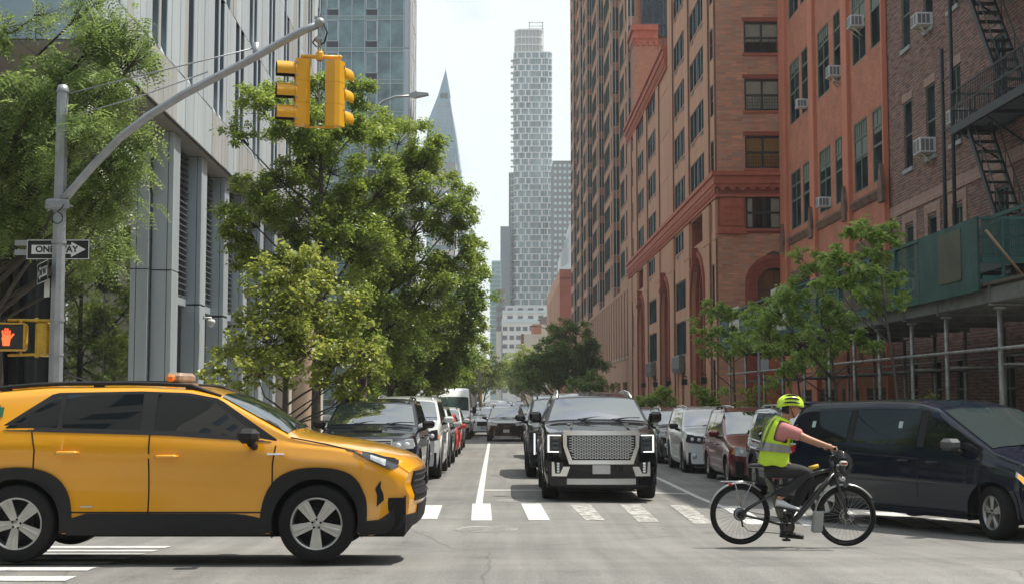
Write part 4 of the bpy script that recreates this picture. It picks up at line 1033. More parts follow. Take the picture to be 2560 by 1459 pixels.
# pointed glass tower
Y = 640; p_ = empty('pointed_tower', (P(1115, 900, Y).x, Y, -2)); tag(p_, 'pointed blue glass spire tower with a square hole near the top', 'tower')
q = lambda u, v, y=Y: (P(u, v, Y).x, y, P(u, v, Y).z)
mb = MB()
def sl(pts, th=14):
    f = [q(*p) for p in pts]; n = len(f); b = [(x, y+th, z) for x, y, z in f]
    return f+b, [list(range(n))]+[(i, (i+1) % n, (i+1) % n+n, i+n) for i in range(n)]+[[i+n for i in range(n)][::-1]]
for pts in ([(1097, 233), (1115, 172), (1124, 233)], [(1092, 247), (1097, 233), (1101, 233), (1101, 247)], [(1119, 233), (1124, 233), (1127, 247), (1119, 247)], [(1070, 302), (1092, 247), (1127, 247), (1142, 350), (1066, 350)], [(1066, 350), (1142, 350), (1151, 420), (1160, 500), (1160, 900), (1066, 900)]):
    v, f = sl(pts); mb.add(v, f)
SPGL = M('blue_spire_glass', (.20, .33, .40), .5, spec=.25, var=.3, vs=.08)
part(mb, 'facade', SPGL, p_)
mb = MB()
for i in range(15):
    u0 = lerp(1074, 1136, i/14); mb.tube([q(u0+6*i/14, 900, Y-.3), q(lerp(u0+3*i/14, 1112, .0), 350, Y-.3), q(lerp(u0, 1112, .55), 252, Y-.3)], .1, 4)
for i in range(34): v = 262+18*i; mb.tube([q(1070+max(0, (350-v))*.28, v, Y-.35), q(1126+min(38, (v-247)*.18), v, Y-.35)], .09, 4)
mb.tube([q(1126, 247, Y-.2), q(1141, 350, Y-.2), q(1160, 500, Y-.2), q(1160, 900, Y-.2)], .5, 5); mb.tube([q(1115, 172, Y-.1), q(1126, 247, Y-.1)], .25, 5)
part(mb, 'mullion', M('spire_frame', (.42, .52, .56), .5), p_)
def slab_tower(name, label, u0, u1, v0, Y, depth, mat, wmat, cols, fh, ww, wh, v1=995, cat='building', edge=None, yaw=0, gap=None, side=True):
    a, b, zt = bounds(u0, u1, v0, Y); r = empty(name, (a, Y, -2)); tag(r, label, cat)
    mb = MB(); mb.box(a, b, Y, Y+depth, -2, zt); part(mb, 'body', mat, r)
    m1 = MB(); m1.box(-ww/2, ww/2, -.12, .05, 0, wh); first = None; n = 0; rest = MB(); z = zt-fh
    while z > 2:
        for i in range(cols):
            c = lerp(a, b, (i+.5)/cols)
            if n < 100:
                if first is None: first = m1.build('window', wmat, r); w_ = first
                else: w_ = first.copy(); COL.objects.link(w_)
                w_.location = (c-a, 0, z+2); n += 1
            else: rest.box(c-ww/2, c+ww/2, Y-.12, Y+.05, z, z+wh)
        if side:
            for j in range(int(depth/5)):
                xx = a if a > 0 else b; rest.box(xx-.08, xx+.08, Y+2+5*j, Y+4.4+5*j, z, z+wh)
        z -= fh
    if rest.v: tag(part(rest, 'windows', wmat, r), kind='stuff')
    return r, a, b, zt
LG = M('light_window', (.42, .52, .52), .3, spec=.6)
slab_tower('grey_tower', 'grey brown office tower with rows of pale windows, right behind the white banded tower', 1382, 1442, 402, 560, 30, M('grey_brown', (.17, .165, .165), .8, var=.1), LG, 5, 2.6, 1.1, 1.1, side=False)
r, a, b, zt = slab_tower('dark_tower', 'dark slate glass tower peeking out left of the white banded tower, full height one', 1272, 1290, 432, 620, 20, M('slate', (.10, .125, .15), .4, var=.1), M('slate_glass', (.13, .17, .20), .2), 3, 3.0, .9, 1.2)
slab_tower('slate_tower', 'plain slate blue tower with a flat top, lower than the dark one beside it', 1251, 1276, 566, 600, 25, M('slate_blue', (.14, .175, .20), .4, var=.12, streak=True), M('slate_glass2', (.18, .22, .25), .2), 4, 3.0, .9, .8)
slab_tower('teal_tower', 'pale teal glass tower with a narrow top, leftmost in the street gap', 1226, 1252, 686, 500, 30, M('teal_pale', (.30, .42, .41), .3, var=.15, vs=.3), M('teal_pale2', (.24, .36, .36), .2), 6, 1.6, 1.1, 1.1)
slab_tower('small_glazed_tower', 'small glazed tower block rising behind the pale teal tower', 1230, 1252, 652, 520, 18, M('teal_top', (.33, .38, .39), .3), M('teal_pale2', (.24, .36, .36), .2), 5, 1.6, 1, 1.1)
slab_tower('brown_block', 'dark brown apartment block between the teal tower and the white apartment house', 1241, 1262, 722, 450, 25, M('dim_brown', (.17, .14, .13), .8), M('dim_glass', (.22, .26, .28), .3), 3, 3, 1.4, 1.5)
slab_tower('beige_block', 'blank beige wall of a building left of the white apartment house', 1240, 1256, 828, 400, 12, M('beige_wall', (.46, .42, .36), .8, var=.05), M('dim_glass', (.22, .26, .28), .3), 1, 50, .1, .1)
WHT = M('white_brick', (.62, .60, .56), .8, var=.05)
r, a, b, zt = slab_tower('white_apartment', 'white stepped apartment house with small windows at the end of the street', 1254, 1372, 804, 400, 25, WHT, M('small_window', (.12, .14, .15), .2), 7, 2.55, 1.3, 1.2)
mb = MB(); a2, b2, z2 = bounds(1256, 1372, 782, 402); mb.box(a2, b2, 402, 425, zt, z2); a3, b3, z3 = bounds(1264, 1372, 763, 405); mb.box(a3, b3, 405, 425, z2, z3); part(mb, 'penthouse', WHT, r)
mb = MB()
for i in range(4):
    for zz_ in (zt+.6, z2+.2): mb.box(a2+1.5+3*i, a2+3+3*i, 401.8, 404.95, zz_, zz_+1.3)
part(mb, 'penthouse_window', M('small_window', (.1, .1, .1)), r)
mb = MB(); mb.box(a, b, 399.4, 399.5, zt-.1, zt+.9); mb.box(a2, b2, 401.5, 401.55, z2, z2+.8); part(mb, 'balcony_rail', M('rail_glass', (.5, .58, .58), .3), r)
# beige and brick low building with roof garden
bl = empty('stucco_building', (8, 330, -1)); tag(bl, 'beige stucco and orange brick low building with a rooftop plant, before the white apartment house', 'building')
BG = M('beige_stucco', (.50, .44, .35), .85, var=.1, vs=.4); OB = M('orange_brick', (.34, .13, .07), .85, var=.12, vs=.5)
a, b, z = bounds(1306, 1372, 834, 330); mb = MB(); mb.box(a, b, 330, 350, -1, z); part(mb, 'wall', BG, bl)
mb = MB(); mb.box(a-.3, a+.3, 329.8, 345, -1, z+.05); part(mb, 'quoin', M('dark_brick', (.16, .07, .05), .9), bl)
a2, b2, z2 = bounds(1330, 1353, 810, 332); mb = MB(); mb.box(a2, b2, 331, 345, z, z2); part(mb, 'brick_upper', OB, bl); mb = MB(); mb.box(b2+.001, b2+2.0, 331, 345, z, z2); part(mb, 'upper_wall', BG, bl)
mb = MB(); xx, zz_ = at(1345, 800, 333)
mb.box(xx+.5, xx+2.6, 333, 338, z2, z2+1.2); mb.prism([(xx, z2+1.2), (xx+2.8, z2+1.2), (xx+2.6, z2+2.3)], 333, 338, 'y'); part(mb, 'roof_shed', M('dim_brown', (.1, .1, .1)), bl)
mb = MB(); u, v = at(1352, 870, 329); mb.box(u-1, u+.6, 329.8, 330, v-1, v+1.0); mb.mi = 1; mb.box(u-.7, u+.3, 329.7, 329.8, v-.6, v+.6); part(mb, 'billboard', [M('orange_panel', (.5, .33, .15), .6), M('blue_panel', (.12, .25, .4), .5)], bl)
# red brick block
ab = empty('annex_building', (9, 240, -1)); tag(ab, 'red brick annex with tall narrow slots on its street side, past the brown brick tower', 'building')
a, b, z = bounds(1399, 1440, 673, 236); mb = MB(); mb.box(a, b+6, 236, 236.3, -1, z); part(mb, 'end_wall', M('flat_red_brick', (.33, .12, .085), .85, var=.18, vs=.25), ab)
fa = FrR(a, 236, -.0062, 1)
ops = [(2+7.2*i, 2+7.2*i+2.6, 14.2, z-2.2) for i in range(9)]+[(2+7.2*i, 2+7.2*i+2.6, 1, 12.0) for i in range(9)]
mb = MB(); wall(mb, 0, 70, -1, z, ops, .6); part(mb, 'street_wall', TANW, ab, fa)
mb = MB()
for o_ in ops: mb.box(o_[0], o_[1], .5, .55, o_[2], o_[3])
part(mb, 'slot_glazing', GL, ab, fa)
mb = MB(); mb.box(a, b+6, 235.9, 235.99, z-1.6, z-1.45); mb.box(a, b+6, 235.9, 235.99, 12.8, 12.95); mb.box(a+.2, a+12, 236.5, 300, z-.3, z-.05); part(mb, 'band', M('dark_brick', (.16, .07, .05), .9), ab)
# white angular building above the annex
wa = empty('angular_building', (12, 420, -1)); tag(wa, 'pale angular building with slatted side and roof railing above the red brick annex', 'building')
mb = MB()
def poly(pts, Y, th, mat, nm, root):
    m = MB(); f = [(P(u, v, Y).x, P(u, v, Y).z) for u, v in pts]; m.prism(f, Y, Y+th, 'y'); return part(m, nm, mat, root)
poly([(1394, 900), (1400, 640), (1420, 588), (1424, 560), (1450, 560), (1450, 900)], 420, 20, M('pale_cladding', (.52, .55, .54), .6, var=.08), 'wall', wa)
mb = MB()
for k in range(12):
    v = 592+6*k; p = at(1403+.0*k, v+8, 419.5); q2 = at(1421, v-2, 419.5)
    mb.tube([(p[0], 419.6, p[1]), (q2[0], 419.6, q2[1])], .1, 4)
part(mb, 'slat', M('dim_glass', (.2, .2, .2)), wa)
# small buildings seen between the left trees
slab_tower('left_tower', 'blue grey tower glimpsed behind the street trees under the pointed tower', 1172, 1186, 576, 520, 20, M('slate_glass2', (.18, .22, .25), .2), M('slate', (.1, .1, .1)), 2, 3, .9, 1)
slab_tower('terrace_tower', 'beige and grey stepped building in front of the pointed tower', 1080, 1139, 437, 420, 20, M('beige_terrace', (.48, .45, .40), .8), M('terrace_glass', (.20, .26, .28), .2), 3, 3.3, 3.0, 1.4, side=False)
mb = MB(); a, b, z = bounds(1088, 1139, 405, 421); a_, b_, z_ = bounds(1080, 1139, 437, 421); mb.box(a, b, 421, 440, z_, z); o = mb.build('plant_room', M('plant_louvre', (.27, .27, .28), .7, var=.1, streak=True)); o.parent = bpy.data.objects['terrace_tower']; o.location = [-v for v in bpy.data.objects['terrace_tower'].location]
slab_tower('far_left_block', 'long low apartment row behind the far trees on the left side of the street', 1120, 1180, 860, 260, 60, M('beige_terrace', (.4, .4, .4)), M('terrace_glass', (.2, .2, .2)), 6, 3, 1, 1.3)
# ================================================================== vehicles
GLC = M('car_glass', (.006, .010, .012), .02, spec=.7, ior=1.6); GLW = M('windshield_glass', (.012, .02, .022), .012, spec=1, ior=2.5)
RUB = M('tyre_rubber', (.014, .014, .014), .8, spec=.25, var=.2, vs=30, bump=.4, bs=60); BLKP = M('black_plastic', (.016, .0165, .017), .6, spec=.3, var=.15, vs=14, bump=.2, bs=200)
CHR = M('chrome', (.92, .93, .94), .33, 1); SATIN = M('satin_silver', (.55, .56, .57), .3, .9); DKM = M('dark_rim_metal', (.10, .10, .105), .35, .8)
ALLOY = M('alloy', (.50, .50, .48), .28, .85, var=.1, vs=8); WELL = M('wheel_well', (.008, .008, .008), .9)
LENS = M('lamp_lens', (.55, .58, .60), .06, spec=1, ior=1.6, var=.35, vs=14); LENSD = M('dark_lamp_lens', (.05, .055, .06), .05, spec=1, ior=1.6); AMB = M('amber_lens', (.65, .20, .03), .15, spec=.8); REDL = M('red_lens', (.42, .012, .015), .12, spec=.8)
DRL = M('running_light', (.9, .9, .9), .3, emit=(1, .97, .9), es=.9); PLATE = M('licence_plate', (.50, .50, .48), .5, var=.1, vs=30)
SEAM = M('panel_seam', (.012, .011, .010), .8); MIRG = M('mirror_glass_small', (.4, .42, .45), .05, 1)
def wheel_meshes(R, w, rr, style, rim):
    t = MB(); s = w/2
    t.lathe([(rr*.96, -s*.75), (rr*1.03, -s*.92), (R*.93, -s), (R*.985, -s*.82), (R, -s*.55), (R, s*.55), (R*.985, s*.82), (R*.93, s), (rr*1.03, s*.92), (rr*.96, s*.75)], axis='y', n=44)
    ty = t.build('tyre', RUB)
    m = MB()
    m.lathe([(rr*.97, s*.80), (rr*1.01, s*.90), (rr*.95, s*.90), (rr*.90, s*.6), (rr*.88, -s*.7)], axis='y', n=44)
    m.mi = 1; m.lathe([(rr*.9, s*.05), (0, s*.05)], axis='y', n=30); m.lathe([(rr*.62, s*.3), (rr*.6, s*.35), (.05, s*.35)], axis='y', n=30); m.mi = 0
    m.lathe([(.0, s*.80), (rr*.13, s*.80), (rr*.2, s*.72), (rr*.24, s*.5)], axis='y', n=20)
    n = {'five': 5, 'multi': 10, 'six': 6, 'cover': 7, 'twin': 5}[style]
    for k in range(n):
        a = 2*math.pi*k/n
        def add(pp):
            c, s_ = math.cos(a), math.sin(a)
            m.add([(x*c-z*s_, y, x*s_+z*c) for x, y, z in pp], [(0, 1, 2, 3), (0, 4, 5, 1), (3, 2, 6, 7), (4, 7, 6, 5), (0, 3, 7, 4)], False)
        if style == 'five':   # broad flared spokes
            add([(rr*.16, s*.80, -rr*.13), (rr*.95, s*.84, -rr*.25), (rr*.95, s*.84, rr*.25), (rr*.16, s*.80, rr*.13), (rr*.16, s*.3, -rr*.13), (rr*.92, s*.4, -rr*.20), (rr*.92, s*.4, rr*.20), (rr*.16, s*.3, rr*.13)])
            add([(rr*.3, s*.845, -rr*.02), (rr*.93, s*.88, -rr*.06), (rr*.93, s*.88, rr*.06), (rr*.3, s*.845, rr*.02), (rr*.3, s*.8, -rr*.04), (rr*.93, s*.83, -rr*.09), (rr*.93, s*.83, rr*.09), (rr*.3, s*.8, rr*.04)])
        elif style == 'twin':
            for e in (-.13, .13): add([(rr*.16, s*.78, rr*(e*.5-.04)), (rr*.95, s*.84, rr*(e*1.3-.06)), (rr*.95, s*.84, rr*(e*1.3+.06)), (rr*.16, s*.78, rr*(e*.5+.04)), (rr*.16, s*.4, rr*(e*.5-.04)), (rr*.9, s*.5, rr*(e*1.3-.05)), (rr*.9, s*.5, rr*(e*1.3+.05)), (rr*.16, s*.4, rr*(e*.5+.04))])
        else:
            wd_ = .07 if style == 'multi' else .12
            add([(rr*.16, s*.78, -rr*wd_*.8), (rr*.95, s*.82, -rr*wd_), (rr*.95, s*.82, rr*wd_), (rr*.16, s*.78, rr*wd_*.8), (rr*.16, s*.4, -rr*wd_*.8), (rr*.9, s*.5, -rr*wd_), (rr*.9, s*.5, rr*wd_), (rr*.16, s*.4, rr*wd_*.8)])
    m.mi = 1
    for k in range(5): a = 2*math.pi*(k+.5)/5; m.sphere((rr*.17*math.cos(a), s*.82, rr*.17*math.sin(a)), .011, 4)
    rm = m.build('rim', [rim, WELL])
    for o in (ty, rm): COL.objects.unlink(o)
    return ty.data, rm.data
_wm = {}
class Car:
    def __init__(c, **k):
        d = dict(L=4.7, H=1.75, W=1.88, wb=2.75, fo=.93, R=.37, tw=.24, rimr=.22, style='five', rim=ALLOY, zc=1.12, zf=1.0, belt0=1.06, belt1=1.14, sill=.26, xc=.62, xr=-.35, rear=-.0, roofdrop=.05,
                 bow=.10, rbow=.06, tumble=.17, fprof=None, rprof=None, top=None, belt=None, bottom=None, plan=None, paint=None, body=.985)
        d.update(k); c.__dict__.update(d)
        c.xa = c.wb/2; c.xb = -c.wb/2; c.xf = c.xa+c.fo; c.xe = c.xf-c.L
        H = c.H
        if c.top is None:
            cx = c.xa-c.xc+.25   # cowl position
            c.top = [(c.xe, H*.60), (c.xe+.06, H*.80), (c.xe+.22, H*.955), (c.xe+.5, H*.985), (c.xe+c.L*.4, H), (cx+c.xr-.75, H*.985), (cx+c.xr-.35, H*.955), (cx, c.zc+.02), (cx+.12, c.zc-.005), (c.xf-.45, c.zf+.02), (c.xf-.12, c.zf-.05), (c.xf-.03, c.zf-.12), (c.xf, c.zf-.20)]
            c.cx = cx; c.rx = cx+c.xr-.35
        if c.belt is None: c.belt = [(c.xe, c.belt1-.02), (c.xe+.3, c.belt1), (c.cx, c.belt0), (c.cx+.1, c.zc-.06), (c.xf-.45, c.zf-.05), (c.xf, c.zf-.27)]
        if c.bottom is None: c.bottom = [(c.xe, .42), (c.xe+.12, .34), (c.xb-.5, .30), (c.xb, c.sill), (c.xa, c.sill), (c.xf-.4, .27), (c.xf-.1, .25), (c.xf, .30)]
        if c.plan is None: c.plan = [(c.xe, .86), (c.xe+.06, .93), (c.xe+.25, .98), (c.xe+.8, 1), (c.xa-.2, 1), (c.xa+.4, .985), (c.xf-.2, .95), (c.xf-.06, .90), (c.xf, .84)]
        c.Ra = c.R+.065
        c.sh = [(0, .93), (.12, .975), (.35, .995), (.55, 1), (.78, .99), (.9, .975), (1, .955)]
    def sm(c, p, x, d=.05): return sum(pl(p, x+k*d) for k in (-1, -.5, 0, .5, 1))/5
    def zt(c, x): return c.sm(c.top, x, .03)
    def zbelt(c, x): return min(c.sm(c.belt, x, .06), c.zt(x)-.045)
    def zb(c, x):
        z = pl(c.bottom, x)
        for xw in (c.xa, c.xb):
            d = abs(x-xw)
            if d < c.Ra: z = max(z, c.R+math.sqrt(c.Ra**2-d*d))
        return z
    def hw(c, x): return c.W/2*c.sm(c.plan, x, .04)
    def sy(c, x, z):
        w = c.hw(x); b = c.zbelt(x); 
        if z <= b: return w*pl(c.sh, max(0, (z-c.sill)/(b-c.sill)))
        t = (z-b)/max(.02, (c.H-.07-b)); return w*.955-.012-(c.tumble-.012)*(t**1.15)
    def e(c, x): return .075
    def tz(c, x, y):
        yE = max(.1, c.sy(x, c.zt(x)-.05)); t = min(1, abs(y)/yE); return c.zt(x)+.0-.02*t*t-.03*t**7
    def warp(c, x, y, z):
        y_ = abs(y)/(c.W/2)
        f = sst(c.xf-.7, c.xf, x); r = sst(c.xe+.6, c.xe, x)
        x2 = x-f*c.bow*(y_**2.4)+r*c.rbow*(y_**2.4)
        if c.fprof: x2 += f*pl(c.fprof, z)
        if c.rprof: x2 += r*pl(c.rprof, z)
        return (x2, y, z)
    def ring(c, x):
        zb, b, t = c.zb(x), c.zbelt(x), c.zt(x); zb = min(zb, b-.02); pts = []
        for i in range(10): z = lerp(zb, b, i/9); pts.append((c.sy(x, z), z))
        ze = t-.05
        for i in range(1, 6): z = lerp(b, ze, i/5) if ze > b+.01 else b+.001*i; pts.append((c.sy(x, z), z))
        yE = pts[-1][0]
        for s in (.985, .95, .88, .7, .45, .2, 0): pts.append((yE*s, c.tz(x, yE*s)))
        return pts
    def stations(c):
        xs = set([round(c.xe+c.L*i/70, 4) for i in range(71)])
        for xw in (c.xa, c.xb): xs |= {round(xw+c.Ra*math.cos(math.pi*i/22), 4) for i in range(23)}; xs |= {round(xw-c.Ra-.003, 4), round(xw+c.Ra+.003, 4)}
        for e in (.0, .015, .04, .08, .13): xs |= {round(c.xf-e, 4), round(c.xe+e, 4)}
        return sorted(x for x in xs if c.xe <= x <= c.xf)
    def side(c, mb, rows, off=.006, sides=(1, -1), mi=None, skirt=True):
        """rows of (x,z) laid over the flank, raised by off"""
        for sg in sides:
            g = [[c.warp(x, sg*(c.sy(x, z)+off), z) for x, z in r] for r in rows]; mb.grid(g, True, mi, flip=sg > 0)
            if skirt:
                loop = [(x, z) for x, z in rows[0]]+[r[-1] for r in rows[1:]]+[p for p in rows[-1][::-1][1:]]+[r[0] for r in rows[::-1][1:]]
                mb.grid([[c.warp(x, sg*(c.sy(x, z)+off), z) for x, z in loop], [c.warp(x, sg*(c.sy(x, z)-.02), z) for x, z in loop]], False, mi)
    def band(c, x0, x1, lo, hi, nx=16, nz=5):
        return [[(x, lerp(pl(lo, x), pl(hi, x), j/nz)) for x in [lerp(x0, x1, i/nx) for i in range(nx+1)]] for j in range(nz+1)]
    def front(c, mb, y0, y1, z0, z1, off=.006, nx=10, mi=None, dep=.03, fx=None, both=False, sk=0, z0b=None, z1b=None):
        """box-like pad over the nose between y0..y1"""
        for sg in ((1, -1) if both else (1,)):
            rows = []
            for j in range(5):
                r = []
                for i in range(nx+1):
                    t = i/nx; y = lerp(y0, y1, t); za = lerp(z0, z0 if z0b is None else z0b, t); zz = lerp(za, lerp(z1, z1 if z1b is None else z1b, t), j/4)
                    r.append(c.warp(c.xf+off, sg*y, zz))
                rows.append(r)
            mb.grid(rows, False, mi)
            loop = rows[0]+[r[-1] for r in rows[1:]]+rows[-1][::-1][1:]+[r[0] for r in rows[::-1][1:]]
            mb.grid([loop, [(x-dep, y, z) for x, y, z in loop]], False, mi)
    def top_patch(c, mb, x0, x1, frac, off=.008, nx=12, ny=14, mi=None, ycrop=None):
        rows = []
        for i in range(nx+1):
            x = lerp(x0, x1, i/nx); yE = c.sy(x, c.zt(x)-.05)*frac; rows.append([c.warp(x+off*.8+(.05*(1-(y/yE)**2)*math.sin(math.pi*i/nx) if frac < 1 else 0), y, c.tz(x, y)+off+.012*math.sin(math.pi*i/nx)*(1-(y/yE)**2)) for y in [lerp(-yE, yE, j/ny) for j in range(ny+1)]])
        mb.grid(rows, True, mi)
    def build(c, name, label, cat, x, y, heading, group=None, pitch=0, z=None, rear=True, seats=False, steer=0):
        root = empty(name, (x, y, G(x, y)-.0 if z is None else z)); root.rotation_euler = (0, 0, heading); tag(root, label, cat, group)
        c.root = root
        mb = MB(); rs = [c.ring(q) for q in c.stations()]; sts = c.stations()
        rows = [[c.warp(q, y_, z_) for y_, z_ in r]+[c.warp(q, -y_, z_) for y_, z_ in r[::-1][1:]] for q, r in zip(sts, rs)]
        mb.grid(rows, True)
        for q, r, fl_ in ((c.xf, rs[-1], False), (c.xe, rs[0], True)):
            mb.grid([[c.warp(q, lerp(-1, 1, k/12)*y_, z_) for k in range(13)] for y_, z_ in r], True, flip=fl_)
        body = mb.build('body', c.paint, root)
        m2 = MB()  # underside and wells
        m2.box(c.xe+.15, c.xf-.15, -c.W/2+.28, c.W/2-.28, .22, .75)
        for a, b in ((c.xe+.08, c.xb-c.Ra-.01), (c.xb+c.Ra+.01, c.xa-c.Ra-.01), (c.xa+c.Ra+.01, c.xf-.12)): m2.box(a, b, -c.W/2*.9, c.W/2*.9, .26, .6)
        for xw in (c.xa, c.xb):
            for sg in (1, -1): m2.lathe([(c.Ra+.01, sg*(c.hw(xw)*.985)), (c.Ra+.01, sg*(c.hw(xw)-.3)), (0, sg*(c.hw(xw)-.3))], (xw, 0, c.R), axis='y', n=24, a0=-.3, a1=math.pi+.3)
        m2.build('underbody', WELL, root)
        key = (c.R, c.tw, c.rimr, c.style, c.rim.name)
        if key not in _wm: _wm[key] = wheel_meshes(c.R, c.tw, c.rimr, c.style, c.rim)
        for xw in (c.xa, c.xb):
            for sg in (1, -1):
                w = empty('wheel', (xw, sg*(c.hw(xw)-c.tw/2-.015), c.R), 0 if sg > 0 else math.pi); w.parent = root
                w.rotation_euler = (0, random.random()*2 if sg < 5 else 0, (0 if sg > 0 else math.pi)+(steer if xw == c.xa else 0))
                for n_, me in (('tyre', _wm[key][0]), ('rim', _wm[key][1])): o = bpy.data.objects.new(n_, me); COL.objects.link(o); o.parent = w
        return root
    # ---- features
    def p(c, mb, name, mat, **k): return mb.build(name, mat, c.root, **k)
    def windshield(c, mat=None, lo=.06, hi=.06):
        mb = MB(); c.top_patch(mb, c.rx+hi, c.cx-lo, .93); o = c.p(mb, 'windshield', mat or GLW)
        mb = MB()
        for s in (-.35, .28):
            y0 = s; x0 = c.cx-lo*.6
            pts = [c.warp(x0, y0+.5*t*(1 if s < 0 else -1)*-1*(-1), 0) for t in (0,)]
            mb.tube([(c.cx-.03+.0, s, c.tz(c.cx-.03, s)+.03), (c.cx-.10, s+.30, c.tz(c.cx-.10, s+.3)+.022), (c.cx-.13, s+.52, c.tz(c.cx-.13, s+.52)+.02)], .007, 5)
        c.p(mb, 'wiper', BLKP)
        mb = MB(); sgn = -1
        mb.add([(c.cx-.2+.0, -.62, c.tz(c.cx-.2, -.62)+.016), (c.cx-.2, -.53, c.tz(c.cx-.2, -.53)+.016), (c.cx-.26, -.53, c.tz(c.cx-.26, -.53)+.016), (c.cx-.26, -.62, c.tz(c.cx-.26, -.62)+.016)], [(0, 1, 2, 3)])
        c.p(mb, 'sticker', M('sticker', (.35, .55, .6), .5))
        return o
    def side_glass(c, wins, mat=None, trim=None, off=.005):
        for (x0, x1, lo, hi) in wins:
            for sg in (1, -1): mb = MB(); c.side(mb, c.band(x0, x1, lo, hi), off, sides=(sg,)); c.p(mb, 'side_window', mat or GLC)
    def strip(c, name, mat, pts, w=.02, off=.01, sides=(1, -1)):
        for sg in sides:
            mb = MB()
            for a, b in zip(pts, pts[1:]):
                n = 6; dx, dz = b[0]-a[0], b[1]-a[1]; l = math.hypot(dx, dz) or 1; nx, nz_ = -dz/l*w/2, dx/l*w/2
                mb.grid([[c.warp(x, sg*(c.sy(x, z)+off), z) for x, z in ((lerp(a[0], b[0], i/n)+s*nx, lerp(a[1], b[1], i/n)+s*nz_) for s in (-1, 1))] for i in range(n+1)], True)
            c.p(mb, name, mat)
    def slab(c, name, mat, *a, off=.006, k=True):
        for sg in (1, -1): mb = MB(); c.side(mb, c.band(*a), off, sides=(sg,)); c.p(mb, name, mat)
    def handles(c, pts, mat=None):
        for x, z in pts:
            for sg in (1, -1):
                mb = MB(); y = c.sy(x, z)
                mb.tube([c.warp(x-.11, sg*(y+.005), z), c.warp(x-.08, sg*(y+.035), z+.003), c.warp(x+.07, sg*(y+.035), z+.006), c.warp(x+.11, sg*(y+.005), z+.004)], [.014, .018, .018, .012], 8); c.p(mb, 'door_handle', mat or c.paint)
    def mirrors(c, x, z, mat=None, w=.24, h=.17, out=.06, base=None):
        for sg in (1, -1):
            y = c.sy(x, z)
            mb = MB(); n = len(mb.v); mb.rbox(-.09, .10, 0, w, -h/2, h/2, .045); mb.xf(lambda a, b, d: (x+a-.35*abs(b-.12)*.5, sg*(y+out+b), z+.05+d*(1-.2*abs(a)/.1)))
            o = c.p(mb, 'mirror', [mat or c.paint]);
            mb = MB(); mb.tube([(x+.02, sg*(y-.02), z-.06), (x, sg*(y+out+.08), z-.02)], [.04, .03], 8); mb.mi = 1
            mb.box(0, .004, .02, w-.02, -h/2+.02, h/2-.02, mi=1) if False else None
            c.p(mb, 'mirror_arm', base or BLKP).parent = c.root
    def arches(c, mat=None, w=.07, off=.018, lowz=None, off2=None, flat=0):
        for xw in (c.xa, c.xb):
            mb = MB(); r0, r1 = c.Ra-.012, c.Ra+w; n = 26; rows = []
            a0 = -.15
            for r in (r0, lerp(r0, r1, .5), r1):
                row = []
                for i in range(n+1):
                    a = a0+(math.pi-2*a0)*i/n; kx = 1
                    rz = r*(1-(flat*.5 if r == r1 else 0)*abs(math.sin(a))**6)
                    row.append((xw+r*math.cos(a), max(c.sill, c.R+rz*math.sin(a))))
                rows.append(row)
            for sg in (1, -1): mb = MB(); c.side(mb, rows, off, sides=(sg,)); c.p(mb, 'arch_trim', mat or BLKP)
    def roof_rails(c, x0, x1, mat=None, inset=.1, h=.045, r=.016):
        for sg in (1, -1):
            pts = []
            for i in range(9):
                t = i/8; x = lerp(x0, x1, t); y = c.sy(x, c.zt(x)-.05)-inset; up = h if 0 < i < 8 else 0
                pts.append((x, sg*y, c.tz(x, y)+up))
            mb = MB(); mb.tube(pts, r, 8)
            for i in (1, 4, 7): p_ = pts[i]; mb.box(p_[0]-.05, p_[0]+.05, p_[1]-.014, p_[1]+.014, p_[2]-h-.01, p_[2])
            c.p(mb, 'roof_rail', mat or BLKP)
    def plate(c, z=.55, y=0, mat=None, off=.02):
        mb = MB(); x = c.xf+off+(pl(c.fprof, z) if c.fprof else 0); mb.rbox(x-.01, x+.012, y-.155, y+.155, z-.08, z+.08, .006)
        mb.mi = 1; mb.box(x-.02, x+.004, y-.17, y+.17, z-.095, z+.095); c.p(mb, 'licence_plate', [mat or PLATE, BLKP])
    def fpad(c, name, mat, *a, **k): mb = MB(); c.front(mb, *a, **k); return c.p(mb, name, mat)
def hd(dx, dy): return math.atan2(dy, dx)
TOCAM = -math.pi/2
YEL = paint('taxi_yellow', (.80, .355, .010), rough=.22); BLK = paint('black_paint', (.004, .004, .005)); NAVY = paint('navy_paint', (.003, .007, .018)); SILV = paint('pearl_white_paint', (.55, .56, .55), rough=.3)
WHT_ = paint('white_paint', (.72, .73, .72)); REDP = paint('bright_red_paint', (.55, .03, .018)); MAR = paint('maroon_paint', (.16, .012, .016), .3); GREY = paint('dark_grey_paint', (.035, .037, .036), .4); BRN = paint('bronze_brown_paint', (.055, .022, .015), .4)
VANG = paint('charcoal_paint', (.018, .019, .02), .3); SLV2 = paint('silver_paint', (.42, .43, .43), .6)
